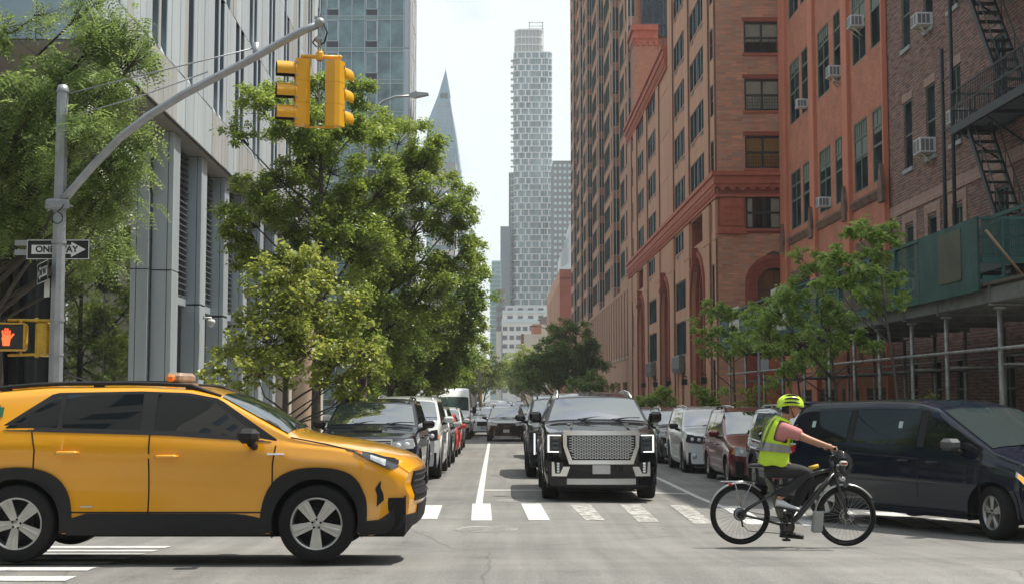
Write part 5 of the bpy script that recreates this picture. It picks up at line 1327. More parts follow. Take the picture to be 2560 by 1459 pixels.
def gen_front(c, gr, lt, low=None, fog=None, gmat=BLKP, gtrim=None, bars=5, plate=.52, lens=LENS, hz=None, side_l=.28, drl=None, slant=.04):
    y1, z0, z1 = gr
    if gtrim: c.fpad('grille_trim', gtrim, -y1-.03, y1+.03, z0-.03, z1+.03, off=.004)
    c.fpad('grille', gmat, -y1, y1, z0, z1, off=.012)
    mb = MB()
    for i in range(bars): z = lerp(z0, z1, (i+.5)/bars); c.front(mb, -y1, y1, z-.006, z+.006, off=.02, dep=.01)
    c.p(mb, 'grille_bar', gtrim or gmat)
    for sg in (1, -1):
        mb = MB(); a, b, za, zb_ = lt; n0 = len(mb.v)
        c.front(mb, a, b, za, zb_, off=.012, z0b=za+slant, z1b=zb_+slant)
        rows = [[(x, lerp(za+slant+(c.xf-x)*.1, zb_+slant+(c.xf-x)*.05, j/4)) for x in [lerp(c.xf-side_l, c.xf-.01, i/8) for i in range(9)]] for j in range(5)]
        if sg > 0: c.side(mb, rows, .008, sides=(1,))
        else: mb.xf(lambda x, y, z: (x, -y, z)); c.side(mb, rows, .008, sides=(-1,))
        o = c.p(mb, 'headlight', lens)
        m2 = MB()
        for k in (.3, .68): yy = lerp(a, b, k); p_ = c.warp(c.xf+.014, sg*yy, (za+zb_)/2+slant*k); m2.sphere(p_, min(.05, (zb_-za)*.38), 6, sc=(.4, 1, 1))
        c.p(m2, 'lamp', M('lamp_reflector', (.8, .82, .84), .1, .6)).parent = c.root
    if low: c.fpad('lower_intake', BLKP, -low[0], low[0], low[1], low[2], off=.012)
    if fog:
        for sg in (1, -1):
            mb = MB(); p_ = c.warp(c.xf+.012, sg*fog[0], fog[1]); mb.lathe([(0, .02), (.05, .015), (.07, -.01)], p_, axis='x', n=14); c.p(mb, 'fog_light', LENS)
    if plate: c.plate(plate)
def std_side(c, wins, seams, hz, arches=True, rails=True, mir=True, hmat=None, mirmat=None, railm=None, tail=True, hx=(-.05,), sillclad=True, archm=None):
    c.side_glass(wins)
    for s in seams: c.strip('door_seam', SEAM, s, .012, .003)
    c.handles(hz, hmat)
    if arches: c.arches(archm)
    if sillclad: c.slab('sill_trim', archm or BLKP, c.xb+c.Ra+.02, c.xa-c.Ra-.02, [(0, c.sill)], [(0, c.sill+.14)], 14, 2, off=.014)
    if rails: c.roof_rails(c.xe+.5, c.rx-.05, railm)
    if mir: c.mirrors(c.cx-.42, c.zc-.01, mirmat)
    if tail:
        for sg in (1, -1): mb = MB(); c.side(mb, [[(x, z) for x in (c.xe+.02, c.xe+.12, c.xe+.22)] for z in (c.belt1-.28, c.belt1-.16, c.belt1-.04)], .01, sides=(sg,)); c.p(mb, 'tail_light', REDL)
# -------------------------------------------------- yellow taxi
c = Car(L=4.75, H=1.675, W=1.86, wb=2.81, fo=.95, R=.362, tw=.23, rimr=.245, style='five', paint=YEL, zc=1.19, bow=.16, sill=.25,
        top=[(-2.395, 1.0), (-2.37, 1.25), (-2.2, 1.52), (-1.9, 1.61), (-1.2, 1.67), (-.3, 1.675), (.2, 1.65), (.45, 1.585), (1.17, 1.2), (1.35, 1.165), (1.65, 1.125), (2.0, 1.06), (2.2, 1.0), (2.3, .95), (2.355, .87)],
        belt=[(-2.4, 1.2), (-1.4, 1.24), (0, 1.195), (.8, 1.14), (1.17, 1.10), (1.6, 1.06), (2.0, 1.0), (2.2, .93), (2.355, .80)],
        bottom=[(-2.395, .45), (-2.2, .35), (-1.9, .27), (1.8, .27), (2.1, .25), (2.3, .3), (2.355, .36)],
        fprof=[(.2, -.16), (.36, -.02), (.5, 0), (.62, .01), (.7, -.03), (.85, .0), (1.0, -.02)])
c.cx, c.rx = 1.17, .40; c.Ra = .43
c.sh = [(0, .97), (.12, .985), (.24, .975), (.36, .955), (.5, .952), (.64, .968), (.78, .995), (.84, 1.0), (.90, .982), (1, .955)]
XT_, YT_ = -3.235, 13.93
c.build('yellow_taxi', 'bright yellow hybrid SUV taxi with black wheel arches crossing in the foreground', 'taxi', XT_, YT_, 0, z=.158)
c.slab('window_trim', BLKP, -1.60, 1.02, [(-1.6, 1.235), (-1.4, 1.225), (0, 1.185), (1.02, 1.118)], [(-1.6, 1.25), (-1.12, 1.585), (-.3, 1.60), (.15, 1.585), (.45, 1.53), (1.02, 1.15)], 40, 5, off=.004)
c.side_glass([(-1.53, -1.05, [(-1.53, 1.25), (-1.4, 1.24), (-1.05, 1.23)], [(-1.53, 1.262), (-1.05, 1.555)]), (-1.0, -.27, [(-1, 1.23), (-.27, 1.21)], [(-1, 1.565), (-.27, 1.573)]), (-.13, .84, [(-.13, 1.205), (.84, 1.152)], [(-.13, 1.573), (.15, 1.555), (.4, 1.50), (.84, 1.19)])], off=.009)
for s in ([(-.17, .46), (-.17, 1.19)], [(-1.28, 1.22), (-1.24, 1.05), (-1.26, .85), (-1.15, .75)], [(1.02, 1.12), (.99, .9), (.98, .5)], [(-1.0, .47), (.98, .47)], [(1.15, 1.165), (1.5, 1.10), (1.72, 1.045), (2.25, .965)]): c.strip('door_seam', SEAM, s, .014, .003)
c.handles([(-.93, 1.02), (.0, .985)])
c.mirrors(.80, 1.135, BLKP, w=.22, h=.15, out=.07)
c.slab('sill_cladding', BLKP, -.93, .93, [(0, .26)], [(-.93, .40), (-.75, .46), (.62, .46), (.8, .44), (.93, .40)], 20, 4, off=.022)
for xw in (c.xa, c.xb):   # squared arch flares
    mb = MB(); rows = []
    for k, (r, f_) in enumerate(((c.Ra-.012, 0), (c.Ra+.045, .6), (c.Ra+.095, 1))):
        row = []
        for i in range(31):
            a = -.25+(math.pi+.5)*i/30; ca, sa = math.cos(a), math.sin(a); sq = (abs(ca)**(2+1.2*f_)+abs(sa)**(2+1.2*f_))**(-1/(2+1.2*f_)); rr_ = r*(1+.55*(sq-1)*f_)
            row.append((xw+rr_*ca, max(.28, c.R+rr_*sa)))
        rows.append(row)
    for sg in (1, -1): mb = MB(); c.side(mb, rows, .024, sides=(sg,)); c.p(mb, 'arch_trim', BLKP)
mb = MB(); c.side(mb, c.band(1.86, 2.33, [(1.84, .25), (2.33, .27)], [(1.86, .385), (2.1, .40), (2.2, .46), (2.33, .62)], 12, 4), .016); c.front(mb, -.86, .86, .31, .44, off=.012); c.p(mb, 'bumper_trim', BLKP)
for sg in (1, -1):
    mb = MB(); c.side(mb, c.band(1.74, 2.27, [(1.74, 1.045), (1.95, .955), (2.2, .865), (2.27, .885)], [(1.74, 1.055), (2.0, 1.02), (2.27, .955)], 14, 4), .012, sides=(sg,)); c.p(mb, 'headlight', LENSD)
    mb = MB(); c.side(mb, c.band(1.97, 2.16, [(1.97, .965), (2.16, .90)], [(1.97, 1.005), (2.16, .96)], 6, 3), .016, sides=(sg,)); c.p(mb, 'lamp', LENS)
    mb = MB(); c.side(mb, c.band(1.76, 1.86, [(1.76, 1.045), (1.86, 1.005)], [(1.76, 1.052), (1.86, 1.035)], 3, 2), .016, sides=(sg,)); c.p(mb, 'side_marker', AMB)
    mb = MB(); c.side(mb, c.band(2.04, 2.12, [(2.04, .52), (2.12, .58)], [(2.04, .68), (2.12, .76)], 4, 3), .01, sides=(sg,)); c.p(mb, 'air_slot', BLKP)
c.fpad('grille', BLKP, -.62, .62, .56, .84, off=.014); c.fpad('lower_grille', BLKP, -.5, .5, .33, .52, off=.014)
mb = MB()
for z in (.62, .68, .74, .80): c.front(mb, -.6, .6, z, z+.012, off=.022, dep=.01)
c.p(mb, 'grille_bar', DKM)
c.windshield()
c.roof_rails(-1.9, .45, BLKP, inset=.06, h=.035, r=.02)
mb = MB(); c.side(mb, c.band(.94, 1.10, [(0, 1.005)], [(0, 1.02)], 4, 1), .012, sides=(-1,)); c.side(mb, c.band(-.80, -.69, [(0, .515)], [(0, .53)], 4, 1), .012, sides=(-1,)); c.p(mb, 'badge', CHR)
c.slab('quarter_trim', BLKP, -2.2, -1.62, [(-2.2, 1.33), (-1.62, 1.42)], [(-2.2, 1.38), (-1.62, 1.47)], 6, 2, off=.008)
mb = MB(); c.side(mb, c.band(-1.68, -1.58, [(0, 1.36)], [(0, 1.45)], 4, 2), .012, sides=(-1,)); c.p(mb, 'taxi_sticker', M('green_sticker', (.01, .12, .06), .5))
# roof sign: stands on the roof
mb = MB(); mb.rbox(-.085, .085, -.30, .30, 0, .10, .03); mb.mi = 1; mb.rbox(-.06, .02, -.36, -.28, .01, .08, .02); mb.rbox(-.06, .02, .28, .36, .01, .08, .02); mb.mi = 0; mb.box(-.10, .10, -.34, .34, -.03, .0)
c.p(mb, 'roof_light', [M('roof_light_plastic', (.30, .22, .16), .5, var=.2), AMB], loc=(-.10, 0, c.zt(-.1)+.02))
mb = MB(); mb.prism([(-.1, 0), (.06, 0), (-.08, .07)], -.015, .015, 'y'); c.p(mb, 'antenna_fin', BLKP, loc=(-1.75, 0, c.zt(-1.75)-.02))
TAXI = c
# -------------------------------------------------- black SUV with mesh grille
YK = dict(L=5.35, H=1.93, W=2.06, wb=3.07, fo=.98, R=.42, tw=.29, rimr=.29, style='multi', zc=1.36, zf=1.27, belt0=1.30, belt1=1.34, xc=.55, xr=-.42, bow=.16, tumble=.24, sill=.30)
c = Car(paint=BLK, **YK)
c.plan = [(c.xe, .88), (c.xe+.06, .94), (c.xe+.25, .98), (c.xe+.8, 1), (c.xa-.2, 1), (c.xa+.4, .99), (c.xf-.15, .965), (c.xf-.05, .94), (c.xf, .90)]
c.top = c.top[:-4]+[(c.xf-.45, 1.28), (c.xf-.12, 1.245), (c.xf-.03, 1.21), (c.xf, 1.16)]
yk_y = 24.15+c.fo+c.wb/2-.0
c.build('black_suv', 'large glossy black SUV with wide chrome mesh grille waiting at the stop line', 'SUV', (1500-1280)/F*24.4, yk_y+.05, TOCAM, z=-.125)
z2b = lambda v: (1248-v)/142
wins = [(c.xe+.45, c.xb+.35, [(0, 1.36)], [(c.xe+.45, 1.66), (c.xe+.7, 1.78), (c.xb+.35, 1.80)]), (c.xb+.42, c.xb+1.35, [(0, 1.345)], [(0, 1.80)]), (c.xb+1.43, c.cx-.12, [(0, 1.33)], [(c.xb+1.43, 1.80), (c.rx-.08, 1.77), (c.cx-.12, 1.38)])]
std_side(c, wins, [[(c.xb+.38, .6), (c.xb+.38, 1.34)], [(c.xb+1.39, .45), (c.xb+1.39, 1.34)], [(c.cx-.1, .45), (c.cx-.1, 1.32)]], [(c.xb+.62, 1.14), (c.xb+1.6, 1.12)], rails=False, mir=False, archm=BLK)
c.strip('window_trim', CHR, [(c.xe+.5, 1.345), (c.cx-.15, 1.315)], .022, .012)
c.roof_rails(c.xe+.5, c.rx, CHR, inset=.07, h=.05, r=.02)
c.mirrors(c.cx-.38, 1.41, BLK, w=.22, h=.22, out=.07)
c.windshield()
# tapered chrome frame with honeycomb inside
mb = MB()
def fpt(y, z, off): return c.warp(c.xf+off, y, z)
outer = [(-.60, 1.17), (.60, 1.17), (.60, .98), (.52, .73), (-.52, .73), (-.60, .98)]
mb.grid([[fpt(lerp(-1, 1, i/16)*lerp(.52, .60, min(1, j/2.5)), lerp(.72, 1.18, j/6), .036) for i in range(17)] for j in range(7)], False); c.p(mb, 'grille', M('grille_black', (.012, .012, .014), .4))
mb = MB(); rows_ = 18
for j in range(rows_):
    z = lerp(.755, 1.15, (j+.5)/rows_); hwid = lerp(.52, .585, min(1, (z-.73)/.25)); n = 13; 
    for i in range(-n, n+1):
        y = (i+(.5 if j % 2 else 0))*.088
        if abs(y) > hwid-.03: continue
        mb.v; mb.rbox(0, .014, y-.031, y+.031, z-.0055, z+.0055, .003) if False else mb.box(c.warp(c.xf+.040, y, z)[0], c.warp(c.xf+.052, y, z)[0], y-.030, y+.030, z-.0035, z+.005)
        mb.box(c.warp(c.xf+.038, y, z)[0], c.warp(c.xf+.048, y, z)[0], y+.032, y+.036, z-.009, z+.009)
c.p(mb, 'grille_mesh', CHR)
mb = MB(); c.front(mb, -.66, .66, 1.165, 1.245, off=.042, dep=.1); c.front(mb, -.50, .50, .665, .735, off=.05, dep=.1)
for sg in (1, -1):
    pts = [(.60, 1.20), (.67, 1.20), (.66, .97), (.56, .665), (.48, .665), (.60, .98)]
    v = [fpt(sg*y, z, .048) for y, z in pts]; w2 = [(x-.08, y, z) for x, y, z in v]; mb.add(v+w2, [list(range(6))]+[(i, (i+1) % 6, (i+1) % 6+6, i+6) for i in range(6)])
c.p(mb, 'grille_frame', CHR)
for sg in (1, -1):
    mb = MB(); v = [(.70, .86), (.70, 1.19), (.86, 1.19), (.97, 1.19), (.97, .90), (.9, .86)]
    rows = [[fpt(sg*lerp(.69, .955, i/8), lerp(.86, 1.19, j/4), .012) for i in range(9)] for j in range(5)]; mb.grid(rows, True); c.side(mb, [[(x, z) for x in (c.xf-.3, c.xf-.2, c.xf-.1, c.xf-.01)] for z in (.92, 1.05, 1.19)], .01, sides=(sg,)); c.p(mb, 'headlight', LENSD)
    mb = MB()
    for (ya, yb, za, zb_) in ((.905, .93, .88, 1.17), (.70, .93, 1.155, 1.172), (.74, .93, .868, .886)): mb.grid([[fpt(sg*lerp(ya, yb, i/6), z, .03) for i in range(7)] for z in (za, zb_)], False); 
    c.p(mb, 'running_light', DRL)
    mb = MB()
    for k in range(3): mb.rbox(c.warp(c.xf, sg*.8, 1)[0]+.01, c.warp(c.xf, sg*.8, 1)[0]+.035, sg*.79-.06, sg*.79+.06, .92+.075*k, .975+.075*k, .01)
    c.p(mb, 'lamp', M('dim_reflector', (.10, .11, .12), .15, .6))
    mb = MB()
    for poly in ([(.82, .70), (.86, .70), (.86, .46), (.80, .46)], [(.60, .455), (.86, .455), (.86, .50), (.62, .50)], [(.545, .62), (.66, .62), (.72, .49), (.6, .46)]):
        v = [fpt(sg*y, z, .03) for y, z in poly]; mb.add(v+[(x-.05, y, z) for x, y, z in v], [(0, 1, 2, 3)]+[(i, (i+1) % 4, (i+1) % 4+4, i+4) for i in range(4)])
    c.p(mb, 'bumper_trim', CHR)
    mb = MB(); rows = [[fpt(sg*lerp(.66, .82, i/4), z, .02) for i in range(5)] for z in (.5, .7)]; mb.grid(rows, False); c.p(mb, 'fog_recess', M('grille_black', (.01, .01, .01)))
    mb = MB()
    for k in range(4): x_ = fpt(sg*.75, .6, .03)[0]; mb.rbox(x_, x_+.03, sg*.75-.022, sg*.75+.022, .52+.045*k, .555+.045*k, .008)
    c.p(mb, 'fog_light', M('lamp_reflector', (.8, .82, .84)))
c.plate(.575, 0)
c.fpad('lower_intake', BLKP, -.6, .6, .44, .53, off=.016)
mb = MB(); c.front(mb, -.60, .60, .315, .415, off=.04, dep=.06, nx=12); c.p(mb, 'skid_plate', SATIN)
mb = MB(); c.front(mb, -.95, .95, .26, .31, off=-.03, dep=.3); c.p(mb, 'air_dam', BLKP)
mb = MB()
for sg in (1, -1): mb.tube([c.warp(x, sg*y, c.tz(x, y)+.004) for x, y in ((c.cx-.05, .42), (c.cx+.35, .47), (c.xf-.5, .5), (c.xf-.15, .52))], [.006, .018, .02, .01], 6)
c.p(mb, 'hood_crease', BLK)
for sg in (1, -1):
    mb = MB(); mb.prism([(c.cx+.12, sg*.50-.012), (c.cx+.32, sg*.53-.03), (c.cx+.34, sg*.53+.03), (c.cx+.12, sg*.50+.012)], 1.335, 1.352, 'z'); c.p(mb, 'hood_vent', CHR)
mb = MB(); mb.box(.0, .02, -.06, .06, 0, .05); c.p(mb, 'roof_aerial', BLK, loc=(c.xe+1, 0, c.H-.01))
# -------------------------------------------------- generic makers for the rest
def suv(name, label, paint_, x, yf, heading=TOCAM, group=None, dims=None, front=None, rails=True, railm=BLKP, style='five', rim=ALLOY, mirm=None, archm=BLKP, cat='SUV', z=None, yaw=0):
    d = dict(L=4.75, H=1.76, W=1.9, wb=2.8, fo=.9, R=.38, style=style, rim=rim); d.update(dims or {})
    c = Car(paint=paint_, **d); h = heading+yaw
    # yf: depth of the nose
    l = c.xf; fx, fy = math.cos(h), math.sin(h)
    c.build(name, label, cat, x-fx*l, yf-fy*l, h, group, z=z)
    t = c.H-.145; b = c.belt1+.02; b0 = c.belt0+.015
    wl = [(c.xe+.4, c.xb+.42, [(0, b)], [(c.xe+.4, b+.1), (c.xe+.75, t), (c.xb+.42, t)]), (c.xb+.48, (c.xb+c.cx)/2+.25, [(c.xb, b), (c.cx, b0)], [(0, t)]), ((c.xb+c.cx)/2+.32, c.cx-.14, [(c.xb, b), (c.cx, b0)], [((c.xb+c.cx)/2, t), (c.rx-.1, t-.02), (c.cx-.14, b0+.03)])]
    m = (c.xb+c.cx)/2+.28
    std_side(c, wl, [[(c.xb+.45, .62), (c.xb+.45, b)], [(m, .42), (m, b)], [(c.cx-.08, .42), (c.cx-.08, b0)]], [(c.xb+.7, b-.2), (m+.2, b-.22)], rails=rails, railm=railm, archm=archm, mirmat=mirm)
    c.windshield()
    return c
# black SUV behind with blade lamps
c = suv('dark_luxury_suv', 'black SUV with slim vertical lamps half hidden behind the big chrome grilled one', BLK, 1.33, 31.6, dims=dict(L=5.3, H=1.92, W=2.04, wb=3.07, R=.42, zc=1.32, zf=1.24, belt0=1.27, belt1=1.31, bow=.2), railm=BLK, style='multi', archm=BLK, z=-.15)
c.fpad('grille', M('grille_black', (.012, .012, .014)), -.6, .6, .55, 1.1, off=.012); c.plate(.5)
for sg in (1, -1):
    mb = MB(); mb.grid([[c.warp(c.xf+.012, sg*lerp(.63, .95, i/6), lerp(.55, 1.05, j/4)) for i in range(7)] for j in range(5)], True); c.p(mb, 'headlight', LENSD)
    mb = MB(); 
    for ya in (.80,): mb.grid([[c.warp(c.xf+.022, sg*(ya+t), z) for t in (0, .03)] for z in (.55, 1.03)], False)
    c.p(mb, 'running_light', DRL)
    mb = MB(); mb.grid([[c.warp(c.xf+.02, sg*lerp(.64, .79, t), z) for t in (0, 1)] for z in (.56, .6)], False); mb.grid([[c.warp(c.xf+.02, sg*lerp(.66, .78, t), z) for t in (0, 1)] for z in (.74, .76)], False); c.p(mb, 'bumper_trim', CHR)
# emergency vehicle with roof light bar
c = suv('patrol_car', 'white patrol SUV with a red and white roof light bar, behind the black SUVs', WHT_, 1.65, 44, dims=dict(H=1.85, W=2.0, L=5.0), z=-.25)
gen_front(c, (.5, .7, .95), (.6, .9, .78, .95))
lb = empty('light_bar', (1.5, 46.9, c.H-.22)); lb.parent = None
bpy.data.objects.remove(lb)
mb = MB(); mb.rbox(-.12, .12, -.55, .55, .05, .15, .03); mb.mi = 1; mb.rbox(-.13, .13, -.3, -.1, .04, .16, .03); mb.mi = 0; mb.box(-.05, .05, -.5, .5, 0, .06); mb.mi = 2; mb.rbox(-.13, .13, .15, .45, .04, .16, .03); mb.rbox(-.13, .13, -.54, -.33, .045, .155, .03)
c.p(mb, 'light_bar', [BLKP, REDL, LENS], loc=(c.rx-.35, 0, c.H-.02))
# -------------------------------------------------- brown people carrier in the lane
c = suv('brown_minivan', 'dark brown metallic minivan in the middle lane with a sculpted nose, ahead of more traffic', BRN, -.28, 69, dims=dict(L=5.17, H=1.76, W=1.99, wb=3.06, fo=1.0, R=.36, zc=1.14, zf=1.0, belt0=1.12, belt1=1.2, xc=.8, xr=-.8, bow=.3), cat='minivan', railm=BRN, z=-.52)
gen_front(c, (.55, .40, .72), (.48, .9, .80, .90), gmat=BLKP, bars=7, plate=.55, lens=LENS, slant=.05, gtrim=BRN)
c.fpad('upper_grille', BLKP, -.42, .42, .86, .93, off=.014); c.fpad('bumper_trim', CHR, -.6, .6, .25, .28, off=.02)
# -------------------------------------------------- left kerb: parked, facing the camera
c = suv('parked_suv', 'dark navy SUV with hood scoop and roof rails parked right behind the taxi', paint('deep_blue_black', (.010, .012, .020), .3), -2.72, 25.6, group='vehicles parked along the left kerb', dims=dict(L=4.82, H=1.80, W=1.92, wb=2.79, fo=.93, R=.40, zc=1.25, zf=1.14, belt0=1.19, belt1=1.22, xr=-.42, bow=.17), archm=paint('deep_blue_black', (0, 0, 0)), mirm=None, z=-.12)
gen_front(c, (.48, .68, 1.02), (.5, .9, .84, 1.0), gtrim=CHR, lens=LENS, low=(.6, .36, .5), fog=(.72, .5))
mb = MB(); mb.grid([[(c.cx+.32+.14*i, y, c.tz(c.cx+.32+.14*i, y)+(.045 if abs(y) < .31 and i < 4 else .004)-(.01*i)) for y in (-.36, -.3, -.15, 0, .15, .3, .36)] for i in range(5)], True); c.p(mb, 'hood_scoop', c.paint)
mb = MB(); mb.box(c.cx+.74, c.cx+.76, -.27, .27, c.tz(c.cx+.75, 0), c.tz(c.cx+.75, 0)+.03); c.p(mb, 'scoop_opening', BLKP)
NAVYSUV = c
c = suv('parked_suv', 'pearl white SUV with amber cornered headlamps parked second along the left kerb', SILV, -2.55, 31.0, group='vehicles parked along the left kerb', dims=dict(L=4.75, H=1.87, W=1.90, wb=2.79, fo=.85, R=.42, tw=.3, zc=1.28, zf=1.16, belt0=1.22, belt1=1.24, xr=-.4, bow=.18), archm=SILV, railm=SATIN, z=-.14)
gen_front(c, (.45, .72, 1.0), (.5, .88, .84, 1.06), gtrim=CHR, lens=LENSD, low=(.5, .42, .55), fog=(.68, .56))
for sg in (1, -1): mb = MB(); c.side(mb, [[(x, z) for x in (c.xf-.27, c.xf-.2, c.xf-.13)] for z in (.9, 1.0, 1.09)], .014, sides=(sg,)); c.p(mb, 'side_marker', AMB)
PSUV = c
c = suv('parked_suv', 'grey silver SUV parked third along the left kerb, mostly hidden by the pearl white one', SLV2, -2.6, 37.2, group='vehicles parked along the left kerb', dims=dict(L=4.7, H=1.7, W=1.86, R=.39), railm=BLKP)
gen_front(c, (.45, .7, .9), (.5, .88, .78, .94))
c = suv('red_hatchback', 'bright red compact car with round fog lights parked fourth on the left', REDP, -2.68, 45.6, group='vehicles parked along the left kerb', dims=dict(L=4.3, H=1.47, W=1.76, wb=2.6, fo=.88, R=.32, tw=.2, rimr=.2, zc=.98, zf=.80, belt0=.95, belt1=1.0, sill=.2, xr=-.6, xc=.75, bow=.26), cat='car', rails=False, archm=REDP)
gen_front(c, (.3, .62, .7), (.42, .80, .62, .76), low=(.4, .25, .42), fog=(.62, .40), plate=.45)
REDC = c
c = suv('parked_crossover', 'pale silver crossover with a steeply raked windshield parked behind the red car', SILV, -2.85, 53.5, group='vehicles parked along the left kerb', dims=dict(L=4.6, H=1.68, W=1.85, R=.36, xr=-.55, bow=.22))
gen_front(c, (.4, .6, .85), (.5, .88, .76, .92), lens=LENSD)
CROSS = c
# tall white van
c = Car(paint=WHT_, L=5.9, H=2.72, W=2.06, wb=3.7, fo=.95, R=.36, tw=.24, rimr=.2, rim=DKM, style='six', zc=1.42, zf=1.16, belt0=1.3, belt1=1.4, xc=.45, xr=-.35, bow=.16, tumble=.12, sill=.3)
c.cx = c.xa+.05; c.rx = c.xa-.62
c.top = [(c.xe, 2.3), (c.xe+.05, 2.6), (c.xe+.3, 2.7), (c.xa-1.5, 2.72), (c.xa-1.0, 2.66), (c.rx, 2.32), (c.cx, 1.46), (c.cx+.15, 1.40), (c.xf-.25, 1.2), (c.xf-.08, 1.12), (c.xf, .98)]
c.belt = [(c.xe, 1.35), (c.cx-.1, 1.35), (c.cx+.1, 1.28), (c.xf-.2, 1.08), (c.xf, .9)]
c.build('white_van', 'tall white high roof delivery van parked by the left trees', 'van', -3.2, 73+c.xf, TOCAM, 'vehicles parked along the left kerb', z=-.52)
c.side_glass([(c.xa-1.35, c.cx-.15, [(0, 1.37)], [(c.xa-1.35, 2.05), (c.rx-.1, 2.05), (c.cx-.15, 1.45)])]); c.mirrors(c.cx-.25, 1.5, BLKP, w=.2, h=.4, out=.12); c.windshield(GLG)
gen_front(c, (.5, .78, 1.0), (.58, .92, .80, 1.12), lens=LENSD, low=(.7, .36, .5), plate=.6); c.arches(BLKP)
c.fpad('bumper', BLKP, -.95, .95, .32, .62, off=.01)
# rack truck behind the van
tr = empty('rack_truck', (-2.55, 84, -.55)); tag(tr, 'flatbed truck with tall metal side racks and yellow gear parked behind the white van', 'truck', 'vehicles parked along the left kerb')
RAIL_ = M('rusty_rack', (.28, .25, .22), .6, .3, var=.3)
mb = MB()
for x in (-2.6, 0.55):
    for y in (0, 2, 4, 6): mb.box(x-.04, x+.04, y, y+.08, 1, 3.9)
    for z in (1.2, 2.2, 3.1, 3.85): mb.box(x-.03, x+.03, 0, 6, z, z+.07)
mb.box(-2.6, .55, 0, .08, 3.8, 3.9); mb.box(-2.6, .55, 0, .06, 3.3, 3.36); mb.build('rack', RAIL_, tr)
mb = MB(); mb.box(-2.6, .5, -.2, 6.2, .9, 1.05); mb.build('bed', BLKP, tr); mb = MB(); mb.rbox(-2.4, .3, .4, 5.8, 1.05, 3.0, .1); mb.build('load', M('grey_tarp', (.12, .125, .13), .8, var=.2, bump=.6, bs=3), tr)
mb = MB(); mb.rbox(-2.5, .3, -2.2, -.25, .5, 2.5, .2); mb.mi = 1; mb.box(-2.3, .1, -2.22, -2.18, 1.6, 2.3); mb.mi = 2; mb.box(-2.5, .3, -2.28, -2.2, .45, .8); mb.build('cab', [WHT_, GLW, BLKP], tr)
mb = MB()
for k in range(5): mb.tube([(.66, .1+.1*k, .9+.2*k), (.7, .0, 1.9+.2*k), (.62, -.05, 2.4)], .04, 6)
mb.build('gear', M('safety_yellow', (.6, .36, .03), .6, var=.3), tr)
for (x, y) in ((.2, -1.3), (-2.4, -1.3), (.25, 4.6), (-2.4, 4.6)):
    mb = MB(); mb.lathe([(0, .13), (.45, .13), (.48, .08), (.48, -.08), (.45, -.13), (0, -.13)], (x, y, .48), axis='x', n=20); mb.build('wheel', RUB, tr)
# -------------------------------------------------- right kerb: parked, facing the camera
GR = 'vehicles parked along the right kerb'
c = suv('parked_suv', 'dark SUV with roof rails parked nearest on the right, largely behind the cyclist', BLK, 5.84, 24.4, group=GR, dims=dict(L=4.9, H=1.80, W=1.94, wb=2.85, R=.40, zc=1.2, zf=1.1), railm=SATIN, archm=BLKP)
gen_front(c, (.5, .7, .98), (.55, .9, .82, .98), gtrim=CHR); c.strip('window_trim', CHR, [(c.xe+.5, c.belt1-.005), (c.cx-.15, c.belt0-.005)], .02, .012)
c = suv('maroon_minivan', 'maroon minivan with clear headlamps parked between the silver white SUV and the cyclist', MAR, 5.78, 30.4, group=GR, cat='minivan', dims=dict(L=5.1, H=1.76, W=1.92, wb=3.0, fo=.95, R=.34, tw=.2, rimr=.2, zc=1.12, zf=.92, belt0=1.06, belt1=1.1, xc=.85, xr=-.85, bow=.28, tumble=.2), railm=BLKP, archm=MAR)
gen_front(c, (.34, .56, .72), (.42, .86, .68, .86), gmat=MAR, gtrim=None, bars=2, lens=LENS, low=(.5, .24, .36), plate=.48)
for sg in (1, -1): mb = MB(); c.side(mb, [[(x, z) for x in (c.xf-.27, c.xf-.17, c.xf-.08)] for z in (.74, .82, .9)], .014, sides=(sg,)); c.p(mb, 'side_marker', M('amber_clear', (.6, .3, .12), .1, spec=.8))
MARV = c
c = suv('parked_suv', 'silver white SUV with dark headlamps parked behind the maroon minivan', WHT_, 5.55, 36.6, group=GR, dims=dict(L=5.1, H=1.80, W=1.94, wb=3.04, R=.41, tw=.27, rimr=.27, zc=1.22, zf=1.14, belt0=1.15, belt1=1.2, bow=.18), railm=SILV, archm=WHT_, rim=DKM, style='twin', mirm=BLKP)
gen_front(c, (.42, .78, 1.0), (.48, .92, .82, 1.02), lens=LENSD, low=(.5, .38, .6), fog=(.72, .50), gmat=BLKP)
DUR = c
c = suv('parked_suv', 'dark grey SUV with amber ringed headlamps parked behind the silver white one on the right', GREY, 5.5, 43.0, group=GR, dims=dict(L=4.82, H=1.78, W=1.94, wb=2.9, R=.39, zc=1.2, zf=1.12, bow=.18), railm=CHR, archm=GREY)
gen_front(c, (.45, .82, .98), (.52, .9, .84, .98), lens=LENS, low=(.5, .4, .6), fog=(.7, .62), gtrim=CHR)
for sg in (1, -1): mb = MB(); c.side(mb, [[(x, z) for x in (c.xf-.2, c.xf-.12, c.xf-.06)] for z in (.9, .95, 1.0)], .014, sides=(sg,)); c.p(mb, 'side_marker', AMB)
JEEP = c
c = suv('parked_suv', 'brown grey SUV roof showing between the dark grey one and the brick wall', paint('taupe_paint', (.10, .09, .08), .4), 5.45, 49.5, group=GR, dims=dict(H=1.82, W=1.9))
gen_front(c, (.45, .8, .98), (.52, .9, .84, .98))
